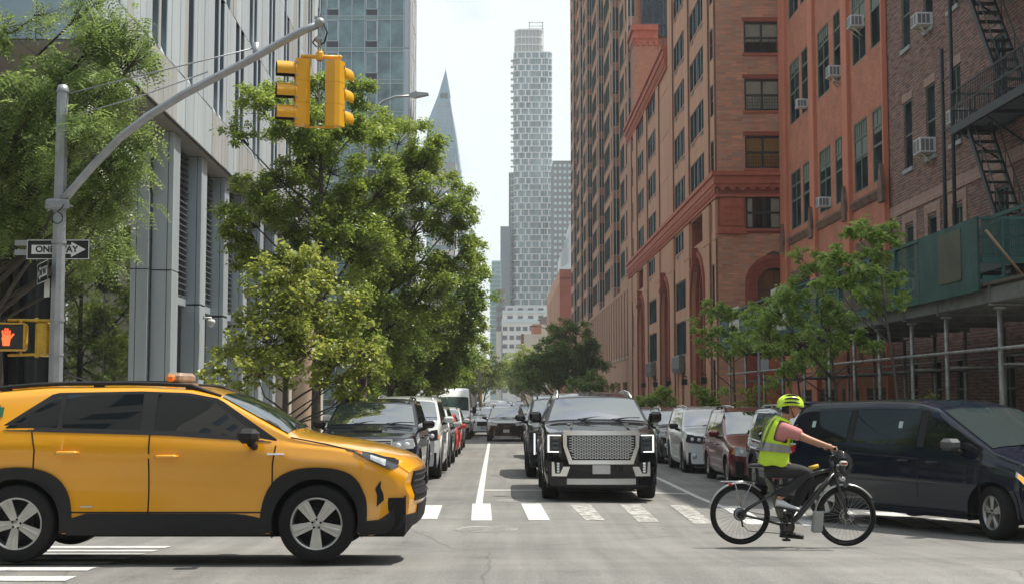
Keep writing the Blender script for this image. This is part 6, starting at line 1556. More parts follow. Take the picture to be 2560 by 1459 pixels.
# -------------------------------------------------- navy minivan turning, side on
th = R_(-60); c = Car(paint=NAVY, L=5.08, H=1.76, W=1.98, wb=3.03, fo=1.0, R=.335, tw=.22, rimr=.215, style='five', rim=M('dull_alloy', (.50, .50, .49), .35, .8), zc=1.16, zf=.98, belt0=1.06, belt1=1.10, xc=1.0, xr=-1.0, bow=.36, rbow=.12, tumble=.20, sill=.22)
c.cx = c.xa-.02; c.rx = c.cx-1.0
c.top = [(c.xe, 1.0), (c.xe+.05, 1.2), (c.xe+.38, 1.66), (c.xe+.6, 1.72), (-.6, 1.76), (c.rx-.4, 1.74), (c.rx, 1.66), (c.cx, 1.13), (c.cx+.15, 1.09), (c.xf-.55, 1.0), (c.xf-.25, .9), (c.xf-.06, .76), (c.xf, .66)]
c.belt = [(c.xe, 1.05), (c.xe+.3, 1.12), (0, 1.07), (c.cx-.3, 1.02), (c.cx, 1.0), (c.xf-.5, .88), (c.xf-.2, .74), (c.xf, .56)]
cx0, cy0 = 6.08, 19.18
c.build('navy_minivan', 'dark navy blue minivan turning the corner behind the cyclist, amber turn signal lit', 'minivan', cx0, cy0, th, z=-.075, steer=-.35)
t = 1.60
c.side_glass([(c.xe+.50, c.xb+.42, [(0, 1.13)], [(c.xe+.5, 1.2), (c.xe+.78, 1.57), (c.xb+.42, t)]), (c.xb+.56, .22, [(c.xb, 1.12), (.22, 1.08)], [(0, t)]), (.36, c.cx-.55, [(.3, 1.08), (1, 1.05)], [(.36, t), (c.rx-.25, 1.57), (c.cx-.55, 1.33)]), (c.cx-.49, c.cx-.16, [(0, 1.05)], [(c.cx-.49, 1.28), (c.cx-.16, 1.09)])], off=.006)
c.slab('window_trim', BLKP, c.xb+.44, c.xb+.54, [(0, 1.10)], [(0, 1.6)], 3, 5, off=.005); c.slab('window_trim', BLKP, .23, .35, [(0, 1.08)], [(0, 1.6)], 3, 5, off=.005)
for s in ([(c.xb+.5, .9), (c.xb+.5, 1.62)], [(.29, .3), (.29, 1.62)], [(c.cx-.14, .35), (c.cx-.18, .8), (c.cx-.14, 1.05)], [(c.xb+.44, .30), (c.cx-.14, .30)], [(c.xb+.5, 1.0), (.28, .97)]): c.strip('door_seam', SEAM, s, .014, .003)
c.handles([(.05, .93), (.55, .92)], M('navy_handle', (.02, .025, .035), .2, .5))
c.mirrors(c.cx-.52, 1.12, M('grey_mirror', (.06, .062, .065), .5), w=.24, h=.17, out=.05)
c.windshield(M('clear_dark_glass', (.03, .045, .045), .03, spec=.8, ior=1.6))
for sg in (1, -1):
    mb = MB(); c.side(mb, c.band(c.xf-.62, c.xf-.06, [(c.xf-.62, .80), (c.xf-.3, .68), (c.xf-.06, .56)], [(c.xf-.62, .86), (c.xf-.06, .68)], 12, 4), .012, sides=(sg,)); c.p(mb, 'headlight', LENS)
    mb = MB(); c.side(mb, c.band(c.xf-.56, c.xf-.36, [(c.xf-.56, .79), (c.xf-.36, .715)], [(c.xf-.56, .835), (c.xf-.36, .775)], 6, 3), .017, sides=(sg,)); c.p(mb, 'turn_signal', M('lit_amber', (.7, .2, .04), .2, emit=(1, .25, .03), es=1.2))
    mb = MB(); c.side(mb, c.band(c.xe+.04, c.xe+.42, [(c.xe+.04, .86), (c.xe+.42, .98)], [(0, 1.07)], 6, 3), .012, sides=(sg,)); c.p(mb, 'tail_light', REDL)
    mb = MB(); c.side(mb, c.band(c.xe+.04, c.xe+.42, [(0, 1.075)], [(0, 1.10)], 6, 1), .014, sides=(sg,)); c.p(mb, 'reverse_light', LENS)
c.arches(NAVY, w=.05, off=.012)
mb = MB(); mb.rbox(c.xe+.10, c.xe+.55, -.75, .75, c.zt(c.xe+.4)-.02, c.zt(c.xe+.4)+.05, .02); c.p(mb, 'spoiler', NAVY)
for (x, z) in ((c.xe+.72, 1.34), (c.xb+.52+.85, 1.36)): mb = MB(); c.side(mb, c.band(x, x+.07, [(0, z)], [(0, z+.09)], 2, 2), .011); c.p(mb, 'sticker', M('pale_sticker', (.4, .5, .48), .5))
t0 = text_mesh('CK', .11, M('white_decal', (.7, .7, .7), .5), 'decal', c.root, Matrix.Identity(4))
def dec(v):
    x = c.xe+.30+v[1]*.9+v[0]*.35; z = 1.30+v[0]*.9+v[1]*.45; return c.warp(x, -(c.sy(x, z)+.012), z)
for v in t0.data.vertices: v.co = dec(v.co)
# -------------------------------------------------- more traffic down the street: copies of the parked kinds
def recolor(o, old, new):
    for ch in [o]+list(o.children_recursive):
        for sl_ in getattr(ch, 'material_slots', []):
            if sl_.material == old: sl_.link = 'OBJECT'; sl_.material = new
def again(src, label, x, yf, newp, cat=None, group='traffic far down the street', name=None, heading=TOCAM):
    o = copy_tree(src.root); l = src.xf; o.location = (x-math.cos(heading)*l, yf-math.sin(heading)*l, G(x, yf)); o.rotation_euler = (0, 0, heading); o['label'] = label; o['group'] = group
    if cat: o['category'] = cat
    if name: o.name = name
    if newp: recolor(o, src.paint, newp)
    return o
again(CROSS, 'white crossover in the lane just left of and behind the brown minivan', -1.62, 80, WHT_, cat='car', name='white_car')
BLUEP = paint('steel_blue_paint', (.10, .15, .2), .4)
far = [(CROSS, .6, 95, BLK, 'black car following the brown minivan'), (REDC, -3.4, 108, WHT_, 'small white car parked beyond the traffic cone'), (CROSS, -3.4, 118, GREY, 'dark car parked beyond the small white car'),
       (PSUV, -.7, 125, SLV2, 'silver SUV in the lane beyond the black following car'), (JEEP, -3.6, 128, BLK, 'black SUV parked far on the left side'), (PSUV, -3.7, 140, WHT_, 'white SUV parked far on the left side'), (CROSS, .4, 150, BLUEP, 'steel blue car far in the lane'),
       (JEEP, -3.9, 155, GREY, 'grey SUV parked far left past the white one'), (CROSS, -1.2, 175, WHT_, 'white car far in the lane behind the steel blue one'), (DUR, -4.1, 172, WHT_, 'white SUV parked farthest but two on the left'), (JEEP, .9, 200, BLK, 'black SUV far in the right lane'),
       (CROSS, -1.6, 225, SILV, 'pale car very far in the lane'), (JEEP, -3.2, 260, SLV2, 'silver SUV at the far end, left of the pale car'), (PSUV, .2, 290, WHT_, 'white SUV at the far end of the traffic'), (CROSS, -2.6, 330, BLK, 'dark car among the last visible ones on the left'), (JEEP, -1.4, 370, GREY, 'last grey vehicle visible under the far trees')]
for src, x, yf, pt, lb_ in far: again(src, lb_, x, yf, pt, cat='car' if src in (CROSS, REDC) else 'SUV', name='distant_car')
for i, (src, yf, pt, lb_) in enumerate(((CROSS, 56, GREY, 'dark car parked on the right past the brown grey roofed one'), (JEEP, 62.5, BLK, 'black SUV parked on the right beside the arched building'), (DUR, 69, SILV, 'pale SUV parked on the right farther along the arched building'), (CROSS, 76, BLUEP, 'steel blue car parked on the right past the pale one'))):
    again(src, lb_, 5.4, yf, pt, group=GR, name='parked_car')
cn = empty('traffic_cone', (-2.5, 101, G(-2.5, 101)+.0)); tag(cn, 'orange traffic cone with white collars beside the parked rack truck', 'traffic cone')
mb = MB(); mb.box(-.24, .24, -.24, .24, 0, .04); mb.lathe([(.19, .04), (.14, .3)], n=16); mb.mi = 1; mb.lathe([(.14, .3), (.115, .44)], n=16); mb.mi = 0; mb.lathe([(.115, .44), (.10, .54)], n=16); mb.mi = 1; mb.lathe([(.10, .54), (.085, .62)], n=16); mb.mi = 0; mb.lathe([(.085, .62), (.04, .82), (0, .82)], n=16)
mb.build('cone', [M('cone_orange', (.75, .10, .02), .5), M('cone_white', (.75, .75, .72), .5)], cn)
# ================================================================== trees
BARK = M('bark', (.055, .045, .035), .9, var=.35, vs=9, bump=.8, bs=22); BARKL = M('young_bark', (.085, .075, .06), .9, var=.3, vs=12, bump=.5, bs=25)
LF1 = leafmat('pear_leaf', (.09, .15, .020), (.235, .315, .052), (.44, .46, .18), ro=.35); LF2 = leafmat('linden_leaf', (.12, .165, .024), (.30, .345, .07), (.40, .30, .10), ro=.4)
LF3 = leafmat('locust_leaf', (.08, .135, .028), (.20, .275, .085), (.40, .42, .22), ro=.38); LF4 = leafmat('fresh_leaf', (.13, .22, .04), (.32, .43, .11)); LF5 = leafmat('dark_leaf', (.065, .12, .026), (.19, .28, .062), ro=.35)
LF6 = leafmat('yellow_green_leaf', (.13, .18, .04), (.29, .34, .09)); LF7 = leafmat('dry_leaf', (.22, .09, .03), (.30, .13, .04)); LF8 = leafmat('cream_blossom', (.55, .52, .30), (.65, .62, .4)); LF9 = leafmat('yellow_blossom', (.5, .33, .02), (.6, .42, .05))  # LF6 is a lighter yellow green leaf
def leaf_mesh(name, centers, size, rng, mat, parent, droop=.35, width=.48, frond=False, jit=.3):
    n = len(centers); c = np.asarray(centers, np.float32)
    d = rng.normal(size=(n, 3)); d[:, 2] = d[:, 2]*.45-droop; d /= np.linalg.norm(d, axis=1, keepdims=True)
    up = rng.normal(size=(n, 3))*.55+np.array([0, 0, 1.0]); a = np.cross(d, up); a /= np.linalg.norm(a, axis=1, keepdims=True)+1e-6; nr = np.cross(a, d)
    L_ = (size*(1+jit*rng.uniform(-1, 1, n)))[:, None]
    if not frond:
        w = L_*width*.5
        v = np.stack([c, c+d*L_*.45+a*w+nr*L_*.08, c+d*L_-nr*L_*.10, c+d*L_*.45-a*w+nr*L_*.08], 1)
        verts = v.reshape(-1, 3); nf = n
    else:
        k = frond; out_ = []
        for i in range(k):
            t = (i+.6)/k; base = c+d*L_*t-np.array([0, 0, 1])*L_*.35*t*t; ll = L_*.26*(1-.35*abs(t-.4)); w = ll*.26
            for s in (1, -1):
                dd = a*s*.9+d*.42; out_.append(np.stack([base, base+dd*ll*.5+d*w, base+dd*ll, base+dd*ll*.5-d*w], 1))
        verts = np.concatenate(out_, 0).reshape(-1, 3); nf = n*k*2
    me = bpy.data.meshes.new(name); me.vertices.add(len(verts)); me.vertices.foreach_set('co', verts.astype(np.float32).ravel())
    me.loops.add(nf*4); me.loops.foreach_set('vertex_index', np.arange(nf*4, dtype=np.int32)); me.polygons.add(nf)
    me.polygons.foreach_set('loop_start', np.arange(nf, dtype=np.int32)*4); me.polygons.foreach_set('loop_total', np.full(nf, 4, np.int32)); me.update(calc_edges=True)
    me.materials.append(mat); o = bpy.data.objects.new(name, me); COL.objects.link(o); o.parent = parent; return o
def tree(name, label, base, blobs, leaf, size, dens, seed, tr=.12, bark=BARK, group=None, fork=.45, frond=False, droop=.35, width=.48, cat='tree', extra=None, sub=9, twigs=True, fill=.62, trunk_top=None, lean=None):
    """blobs: (centre, radius) leafy branch masses; limbs run from the trunk to each"""
    rng = np.random.default_rng(seed); rd_ = random.Random(seed)
    base = Vector(base); root = empty(name, base); tag(root, label, cat, group)
    cen = sum((b[0] for b in blobs), Vector())/len(blobs)
    top = Vector(trunk_top) if trunk_top else Vector((lerp(base.x, cen.x, .6), lerp(base.y, cen.y, .6), max(b[0].z for b in blobs)-.3))
    mb = MB(); pts = []
    H = top.z-base.z
    for i in range(10):
        t = i/9; p = base.lerp(top, t); w = .05*H*.25; p = p+Vector((math.sin(t*5+seed)*w*t*.7, math.cos(t*4+seed)*w*t*.7, 0)); pts.append(p-base)
    rr_ = [tr*(1.25 if i == 0 else 1-.85*(i/9)**1.2) for i in range(10)]
    mb.tube(pts, rr_, 9)
    def tpos(z): t = min(1, max(0, (z-base.z)/H)); i = min(8, int(t*9)); return pts[i].lerp(pts[i+1], t*9-i), rr_[i]
    leaves = []
    for (c, r) in blobs:
        r = r if isinstance(r, tuple) else (r, r, r*.85)
        hz = math.hypot(c.x-base.x, c.y-base.y)
        z0 = max(base.z+H*fork*.8, c.z-hz*.75-r[2]*.4); z0 = min(z0, top.z-.1)
        s, sr = tpos(z0); e = c-base
        mid = s.lerp(e, .5)+Vector((rd_.uniform(-.15, .15), rd_.uniform(-.15, .15), -.12*(e-s).length*.6))
        lr = max(.012, min(sr*.55, tr*.16+.03*r[0]))
        P_ = [s, s.lerp(mid, .5)+Vector((0, 0, .02)), mid, mid.lerp(e, .55), e, e+Vector((rd_.uniform(-.3, .3), rd_.uniform(-.3, .3), .5))*r[0]]
        mb.tube(P_, [lr, lr*.85, lr*.7, lr*.5, lr*.35, lr*.12], 6, caps=False)
        ns = max(5, int(1.9*sub*max(.5, r[0]))); vol = r[0]*r[1]*r[2]
        nl = int(DM*dens*vol**.8)
        # sprays: sub clumps spread through the mass, uneven in size, with gaps between them
        d = rng.normal(size=(ns, 3)); d /= np.linalg.norm(d, axis=1, keepdims=True); rad = rng.uniform(.1, 1.5, ns)**.65
        sc = d*rad[:, None]*np.array(r)
        wts = rng.uniform(.4, 1.6, ns); wts /= wts.sum()
        for k in range(ns):
            q = e+Vector(sc[k]); m_ = max(2, int(nl*wts[k])); sg = fill*r[0]/ns**.36
            if twigs:
                mb.tube([e.lerp(s, .15), e.lerp(q, .6)+Vector((0, 0, -.05*r[0])), q], [lr*.3, lr*.18, lr*.06], 4, caps=False)
            g = rng.normal(size=(m_, 3))*sg*.66*np.array([1, 1, .8]); g[:, 2] -= np.abs(g[:, 0])*.15
            leaves.append(g+np.array(q))
    mb.build('trunk', bark, root)
    leaf_mesh('crown', np.concatenate(leaves), size, rng, leaf, root, droop, width, frond)
    if extra:
        for (m_, n_, box_) in extra:
            al = np.concatenate(leaves); pick = al[rng.integers(0, len(al), n_*6)]; (x0, x1, z0, z1) = box_
            pick = pick[(pick[:, 0] > x0) & (pick[:, 0] < x1) & (pick[:, 2] > z0) & (pick[:, 2] < z1)][:n_]
            if len(pick): leaf_mesh('dry_leaves' if m_ is LF7 else 'blossoms', pick, size*1.1, rng, m_, root, droop, width)
    return root
DM = 3.8
def B(u, v, Y, r): p = P(u, v, Y); return (p, r*Y/F)
LT = 'street trees along the left kerb'
def bl(lst, jy=.5, k=1.22):
    rd_ = random.Random(len(lst)); return [B(u, v, Y+rd_.uniform(-jy, jy), r*k) for u, v, r, Y in lst]
def gpos(u, Y, x=None): X = (u-1280)/F*Y if x is None else x; return (X, Y, G(X, Y)+.12)
tree('street_tree', 'tall leafy street tree with its top right behind the yellow traffic signal', gpos(792, 34),
     bl([(800, 205, 42, 34), (640, 262, 45, 33.6), (590, 335, 30, 33.4), (700, 235, 35, 34), (760, 285, 60, 34.4), (880, 235, 42, 34.5), (900, 320, 55, 35), (700, 320, 40, 33.5), (830, 420, 70, 34.5), (690, 450, 50, 33.5), (640, 470, 38, 33.2), (620, 545, 55, 33.5), (590, 600, 40, 33.3), (720, 560, 75, 34), (850, 540, 80, 34.6), (620, 650, 45, 33.3), (740, 660, 70, 34), (650, 700, 30, 33.2), (880, 640, 80, 34.8), (960, 470, 70, 35.5), (810, 340, 55, 34), (760, 400, 50, 34)]),
     LF1, .10, 2300, 11, tr=.13, group=LT, trunk_top=P(800, 230, 34), sub=11)
tree('street_tree', 'dense street tree behind the signal topped one, making the right bulge of the left canopy', gpos(880, 40.5),
     bl([(1000, 335, 55, 39), (1070, 395, 48, 39.5), (1095, 350, 22, 39), (1000, 430, 70, 39.5), (1100, 480, 55, 40), (1130, 560, 50, 40), (1050, 560, 75, 40), (960, 560, 70, 39.5), (1170, 620, 38, 40.5), (1110, 660, 65, 40), (1000, 670, 80, 39.6), (900, 740, 80, 39), (1040, 760, 75, 40), (1190, 600, 25, 41), (930, 330, 55, 39), (980, 840, 75, 39)]),
     LF1, .10, 1700, 12, tr=.14, group=LT, sub=11)
tree('street_tree', 'darker green street tree low in the left canopy above the parked pearl white SUV', gpos(955, 50),
     bl([(1150, 720, 60, 49), (1090, 780, 65, 49), (1170, 790, 45, 50), (1000, 800, 70, 48), (1110, 860, 60, 50), (1030, 880, 70, 49), (950, 880, 70, 48), (1180, 670, 30, 49), (900, 830, 60, 48), (980, 950, 60, 48), (1080, 930, 50, 50)]),
     LF5, .13, 1300, 13, tr=.15, group=LT)
tree('street_tree', 'mid green street tree reaching over the tall white van on the left', gpos(1000, 62),
     bl([(1120, 890, 45, 61), (1060, 900, 50, 61), (1160, 860, 40, 62), (1100, 950, 40, 61), (1180, 820, 30, 60), (1010, 920, 50, 60), (930, 960, 50, 60)]), LF1, .16, 1200, 14, tr=.15, group=LT)
tree('linden_tree', 'small yellowish green young linden tree with some brown leaves, in front of the silver columns', gpos(712, 28),
     bl([(740, 640, 40, 28), (700, 700, 52, 28), (790, 680, 48, 28.2), (640, 750, 32, 27.6), (755, 780, 70, 28), (850, 780, 55, 28.3), (680, 840, 62, 27.8), (600, 880, 42, 27.5), (545, 915, 34, 27.4), (780, 870, 75, 28), (875, 870, 55, 28.4), (925, 925, 34, 28.6), (640, 930, 38, 27.5), (525, 960, 18, 27.3), (830, 945, 50, 28.4), (700, 910, 55, 28), (595, 965, 26, 27.4), (885, 990, 34, 28.5), (600, 790, 22, 27.5), (930, 870, 25, 28.5)], .35),
     LF2, .10, 1250, 21, tr=.075, bark=BARKL, fork=.30, sub=14, fill=.7, extra=[(LF7, 160, (-6, -3, -1, 2.6))], trunk_top=P(725, 650, 28), cat='tree', width=.75)
tree('honey_locust', 'feathery honey locust tree hanging over the signal pole at the top left', (-8.35, 22.6, .15),
     bl([(60, 330, 90, 22), (170, 300, 80, 21.6), (260, 240, 70, 21.5), (330, 150, 60, 21.4), (250, 90, 65, 21.6), (300, 60, 55, 21.5), (370, 115, 25, 21.3), (60, 440, 95, 22), (180, 430, 85, 21.7), (280, 400, 65, 21.5), (330, 330, 45, 21.3), (60, 540, 70, 22), (230, 520, 75, 21.7), (300, 490, 40, 21.5), (150, 190, 70, 21.6), (40, 220, 60, 22), (220, 20, 50, 21.8), (380, 350, 22, 21.2), (160, 560, 60, 22.5), (250, 620, 60, 22.8), (20, 60, 40, 22.4), (110, 30, 30, 22), (200, 340, 60, 20.6), (90, 250, 50, 20.9)], .6),
     LF3, .27, 420, 31, tr=.16, frond=6, droop=.55, sub=12, fill=.8, trunk_top=P(-60, -150, 22.5), fork=.2)
for i, (x, y) in enumerate(((-15.5, 25.0), (-19.5, 21.5), (-13.8, 17.8))):
    tree('street_tree', ('leafy tree on the far corner pavement mirrored in the dark lobby glass', 'second leafy tree further along the cross street, mirrored in the lobby glass', 'third leafy tree by the cross street kerb, mirrored in the lobby glass')[i], (x, y, .15),
         [(Vector((x+math.cos(a*2.4)*1.3*(1+.3*(a % 3)), y+math.sin(a*2.4)*1.3, 2.2+.62*a)), .95) for a in range(10)], LF6 if i % 2 else LF1, .15, 420, 40+i, tr=.14)
RT = 'young trees on the right pavement'
tree('young_tree', 'bright green young tree nearest on the right, its top standing before the terracotta wall', gpos(2262, 28.2),
     bl([(2175, 580, 42, 28), (2225, 575, 30, 28), (2125, 575, 20, 28), (2200, 630, 40, 28), (2110, 640, 34, 27.8), (2070, 650, 22, 27.6), (2150, 690, 50, 28), (2235, 700, 30, 28.3), (2080, 700, 40, 27.8), (2190, 755, 38, 28), (2250, 750, 20, 28.3)], .5, 1.05), LF4, .125, 1900, 51, tr=.05, bark=BARKL, group=RT, fork=.35, sub=13, fill=.5, width=.6, trunk_top=P(2195, 600, 28))
tree('young_tree', 'light green feathery young tree second on the right, in front of the sidewalk shed', gpos(2105, 33.5),
     bl([(1995, 635, 24, 33), (2030, 670, 40, 33), (1985, 720, 50, 33), (1925, 755, 48, 32.8), (2055, 760, 50, 33.4), (1965, 810, 52, 33), (2070, 850, 52, 33.6), (2150, 850, 38, 34), (1900, 830, 38, 32.8), (2020, 880, 45, 33.5), (2190, 870, 22, 34), (2100, 800, 40, 33.6)], .5, 1.0), LF4, .12, 1500, 52, tr=.05, bark=BARKL, group=RT, fork=.3, sub=13, fill=.5, width=.42)
tree('young_tree', 'spreading young tree third on the right with low side shoots', gpos(2022, 37),
     bl([(1880, 800, 40, 36.5), (1930, 870, 45, 36.8), (1990, 900, 40, 37), (2060, 900, 40, 37.2), (1965, 940, 26, 36.8), (1840, 860, 30, 36.4), (2000, 830, 38, 37), (1935, 955, 22, 36.5)], .5, .95), LF4, .12, 1600, 53, tr=.05, bark=BARKL, group=RT, fork=.3, sub=12, fill=.5)
tree('young_tree', 'young tree with creamy blossoms beside the brick corner, farthest of the four on the right', gpos(1842, 47),
     bl([(1780, 780, 34, 46.6), (1830, 780, 38, 47), (1765, 825, 36, 46.5), (1820, 850, 40, 47), (1880, 790, 34, 47.3), (1870, 860, 34, 47), (1740, 800, 16, 46.3), (1760, 880, 20, 46.6), (1910, 840, 28, 47.2)], .6, .95), LF4, .125, 1400, 54, tr=.06, bark=BARKL, group=RT, fork=.3, sub=11, fill=.5, extra=[(LF8, 90, (6.0, 6.75, 3.2, 4.9))])
FT = 'trees farther down the street'
tree('street_tree', 'dark green spreading tree on the right in front of the brown brick tower', (6.6, 118, -.5),
     bl([(1440, 828, 26, 117), (1405, 850, 34, 117), (1468, 868, 28, 118), (1375, 885, 36, 116), (1430, 895, 48, 118), (1335, 905, 26, 116), (1480, 915, 30, 118), (1390, 935, 42, 117), (1325, 955, 26, 116), (1450, 945, 34, 118), (1300, 930, 16, 115), (1415, 810, 14, 117)], 1), LF5, .24, 330, 61, tr=.2, group=FT, fork=.25, sub=7)
tree('street_tree', 'low rounded dark tree beside the big spreading one, above the black SUV roof', (6.9, 92, -.4), bl([(1475, 955, 26, 92), (1440, 962, 20, 92), (1505, 965, 22, 92), (1475, 980, 24, 92)], .6), LF5, .18, 500, 62, tr=.1, group=FT, fork=.2)
def row(lst, leaf, lab, sz):
    for i, (u, v, r, Y, x0) in enumerate(lst):
        rd_ = random.Random(i+u); bs = []
        for k in range(9): a = k*2.4; bs.append((u+math.cos(a)*r*.62*(k % 3+.6)/2, v+math.sin(a)*r*.6*(k % 3+.6)/2, r*.46, Y))
        bs.append((u, v, r*.5, Y)); X = (u-1280)/F*Y
        tree('street_tree', lab[i], (x0, Y, G(x0, Y)), bl(bs, r*Y/F*.5), leaf[i % len(leaf)], sz*Y/F, 110/(Y/100)**1.6, 70+i+u, tr=.2, group=FT, fork=.2, sub=5, twigs=False)
row([(1175, 905, 48, 95, -4.6), (1150, 955, 45, 82, -5), (1205, 925, 40, 140, -5.2), (1190, 965, 30, 115, -5), (1222, 930, 30, 210, -5.5), (1235, 950, 26, 280, -6), (1262, 945, 30, 330, 4), (1280, 925, 34, 250, 6), (1305, 905, 40, 215, 6.3), (1300, 960, 34, 180, 6.3), (1345, 940, 40, 160, 6.5), (1250, 968, 18, 420, 2), (1130, 880, 40, 74, -5)],
    [LF6, LF1, LF6], ['yellow green tree just past the tall white van', 'tree over the roof of the tall white van', 'pale tree behind the first ones past the van', 'low tree mass beside the rack truck', 'pale tree closing the left side of the far street', 'small pale tree at the far left end', 'pale tree at the far end in the middle of the gap', 'pale tree under the white apartment house', 'yellow green tree left of the dark spreading one', 'mid green tree hanging over the right parked row', 'green tree directly left behind the dark spreading one', 'hazy farthest tree in the middle of the gap', 'tree behind the white van roof, nearest the big canopy'], 7)
def shrub(name, label, lst, leaf, size, dens, seed, extra=None, group='shrubs before the arched brick building'):
    b0 = lst[0]; p = P(b0[0], b0[1], b0[3]); return tree(name, label, (p.x, b0[3], G(p.x, b0[3])+.1), bl(lst, .4), leaf, size, dens, seed, tr=.03, fork=.05, sub=8, cat='shrub', group=group, extra=extra)
shrub('shrub', 'rounded green shrub behind the parked cars at the foot of the arched brick wall', [(1640, 995, 26, 66), (1605, 1003, 18, 66), (1680, 1000, 20, 66)], LF4, .16, 900, 81)
shrub('shrub', 'loose green shrub with yellow flowers beside the brick corner pier', [(1790, 985, 26, 52), (1745, 985, 20, 52), (1770, 1000, 22, 52), (1735, 965, 12, 52)], LF4, .14, 900, 82, extra=[(LF9, 60, (5, 9, -1, 5))])
shrub('shrub', 'thin dark shrub with yellowing twigs in front of the black railing', [(1880, 980, 24, 44), (1860, 1000, 20, 44), (1920, 970, 20, 44), (1900, 1005, 22, 44)], LF2, .12, 420, 83)
shrub('shrub', 'sparse shrub at the foot of the shed beside its pipe posts', [(2330, 985, 16, 30), (2300, 1000, 18, 30)], LF2, .09, 500, 84)
# ================================================================== signals, signs and lamps
POLE = M('galvanised_pole', (.33, .35, .36), .5, .5, var=.12, vs=5, bump=.1, bs=20); SY = M('signal_yellow', (.74, .37, .015), .38, coat=.3, var=.05, vs=4); SYD = M('weathered_yellow', (.55, .33, .03), .5, var=.2, vs=12)
SIGNB = M('sign_black', (.012, .012, .013), .4); SIGNW = M('sign_white', (.72, .73, .72), .4); SIGNR = M('sign_red', (.45, .03, .03), .4)
YP = 20.0; PX = (141-1280)/F*YP
def Q(u, v, Y=YP): return P(u, v, Y)
pr = empty('signal_pole', (PX, YP, G(PX, YP)+.15)); tag(pr, 'grey steel signal pole with a long curved mast arm over the street', 'signal pole')
def rel(mb, root): l = root.location; mb.xf(lambda x, y, z: (x-l.x, y-l.y, z-l.z)); return mb
mb = MB(); mb.tube([(PX, YP, .2), (PX, YP, 1.9), (PX+.0, YP, 6.15)], [.125, .105, .085], 8, smooth=False); mb.lathe([(.09, 6.15), (.1, 6.17), (.07, 6.26), (0, 6.28)], (PX, YP, 0), n=8); rel(mb, pr).build('shaft', POLE, pr)
mb = MB(); mb.lathe([(.22, .15), (.22, .2), (.17, .24), (.16, .85), (.13, .9)], (PX, YP, 0), n=8, smooth=False); rel(mb, pr).build('base', POLE, pr)
arm = [(152, 508), (175, 478), (230, 418), (300, 352), (380, 292), (460, 243), (540, 203), (620, 166), (700, 118), (760, 84), (800, 62)]
arm = [(152, 508), (185, 470), (235, 412), (300, 345), (372, 290), (455, 239), (540, 194), (620, 153), (700, 108), (760, 76), (800, 60)]
mb = MB(); mb.tube([Q(u, v, lerp(YP-.05, YP-.3, i/10)) for i, (u, v) in enumerate(arm)], [lerp(.062, .058, i/10) for i in range(11)], 12); rel(mb, pr).build('mast_arm', POLE, pr)
mb = MB(); mb.tube([Q(150, 240), Q(400, 178, YP-.15), Q(648, 118, YP-.2)], .011, 6); mb.tube([Q(150, 300), Q(340, 245, YP-.1), Q(520, 180, YP-.2)], .011, 6); mb.tube([Q(640, 108, YP-.2), Q(640, 150, YP-.2)], .05, 8); rel(mb, pr).build('guy_rod', POLE, pr)
mb = MB()
for v in (504, 522): mb.lathe([(.115, -.03), (.135, -.03), (.135, .03), (.115, .03)], Q(143, v), n=8, smooth=False)
mb.rbox(PX-.17, PX+.17, YP-.14, YP-.08, Q(143, 524).z, Q(143, 502).z, .01); 
for s in (-.14, .14): mb.tube([(PX+s, YP-.17, Q(0, 513).z), (PX+s, YP+.14, Q(0, 513).z)], .015, 6)
rel(mb, pr).build('arm_collar', POLE, pr)
mb = MB(); pp = [Q(143+18*math.cos(a)*.75, 545+14*math.sin(a), YP-.16) for a in [i*.5-1.6 for i in range(13)]]; mb.tube([Q(165, 500, YP-.1), Q(155, 520, YP-.16)]+pp, .008, 5); rel(mb, pr).build('cable', BLKP, pr)
mb = MB()
for v in (640, 720, 790, 803, 862, 893, 905, 940): mb.tube([(PX+.07, YP-.1, Q(0, v).z), (PX+.09, YP-.125, Q(0, v).z)], .012, 6)
for v in (606, 799, 885): mb.lathe([(.108, -.02), (.112, -.02), (.112, .02), (.108, .02)], Q(143, v)+Vector(((PX-Q(143, v).x), 0, 0)), n=8, smooth=False)
rel(mb, pr).build('strap', POLE, pr)
# end fitting and hanger
mb = MB(); e = Q(800, 57, YP-.3); mb.sphere(e, .075, 8); mb.tube([e, e+Vector((0, 0, -.16)), e+Vector((0, 0, -.36))], [.035, .03, .03], 8); mb.sphere(e+Vector((-.02, 0, -.25)), .055, 6); mb.box(e.x-.08, e.x+.06, e.y-.02, e.y+.02, e.z+.05, e.z+.09)
cpts = [e+Vector((.06+.0, -.02, -.02)), e+Vector((.11, -.02, -.15)), e+Vector((.07, -.02, -.3)), e+Vector((-.04, -.02, -.37)), e+Vector((-.1, -.02, -.3)), e+Vector((-.06, -.02, -.24))]
mb.mi = 1; mb.tube(cpts, .013, 6); rel(mb, pr).build('hanger', [POLE, BLKP], pr)
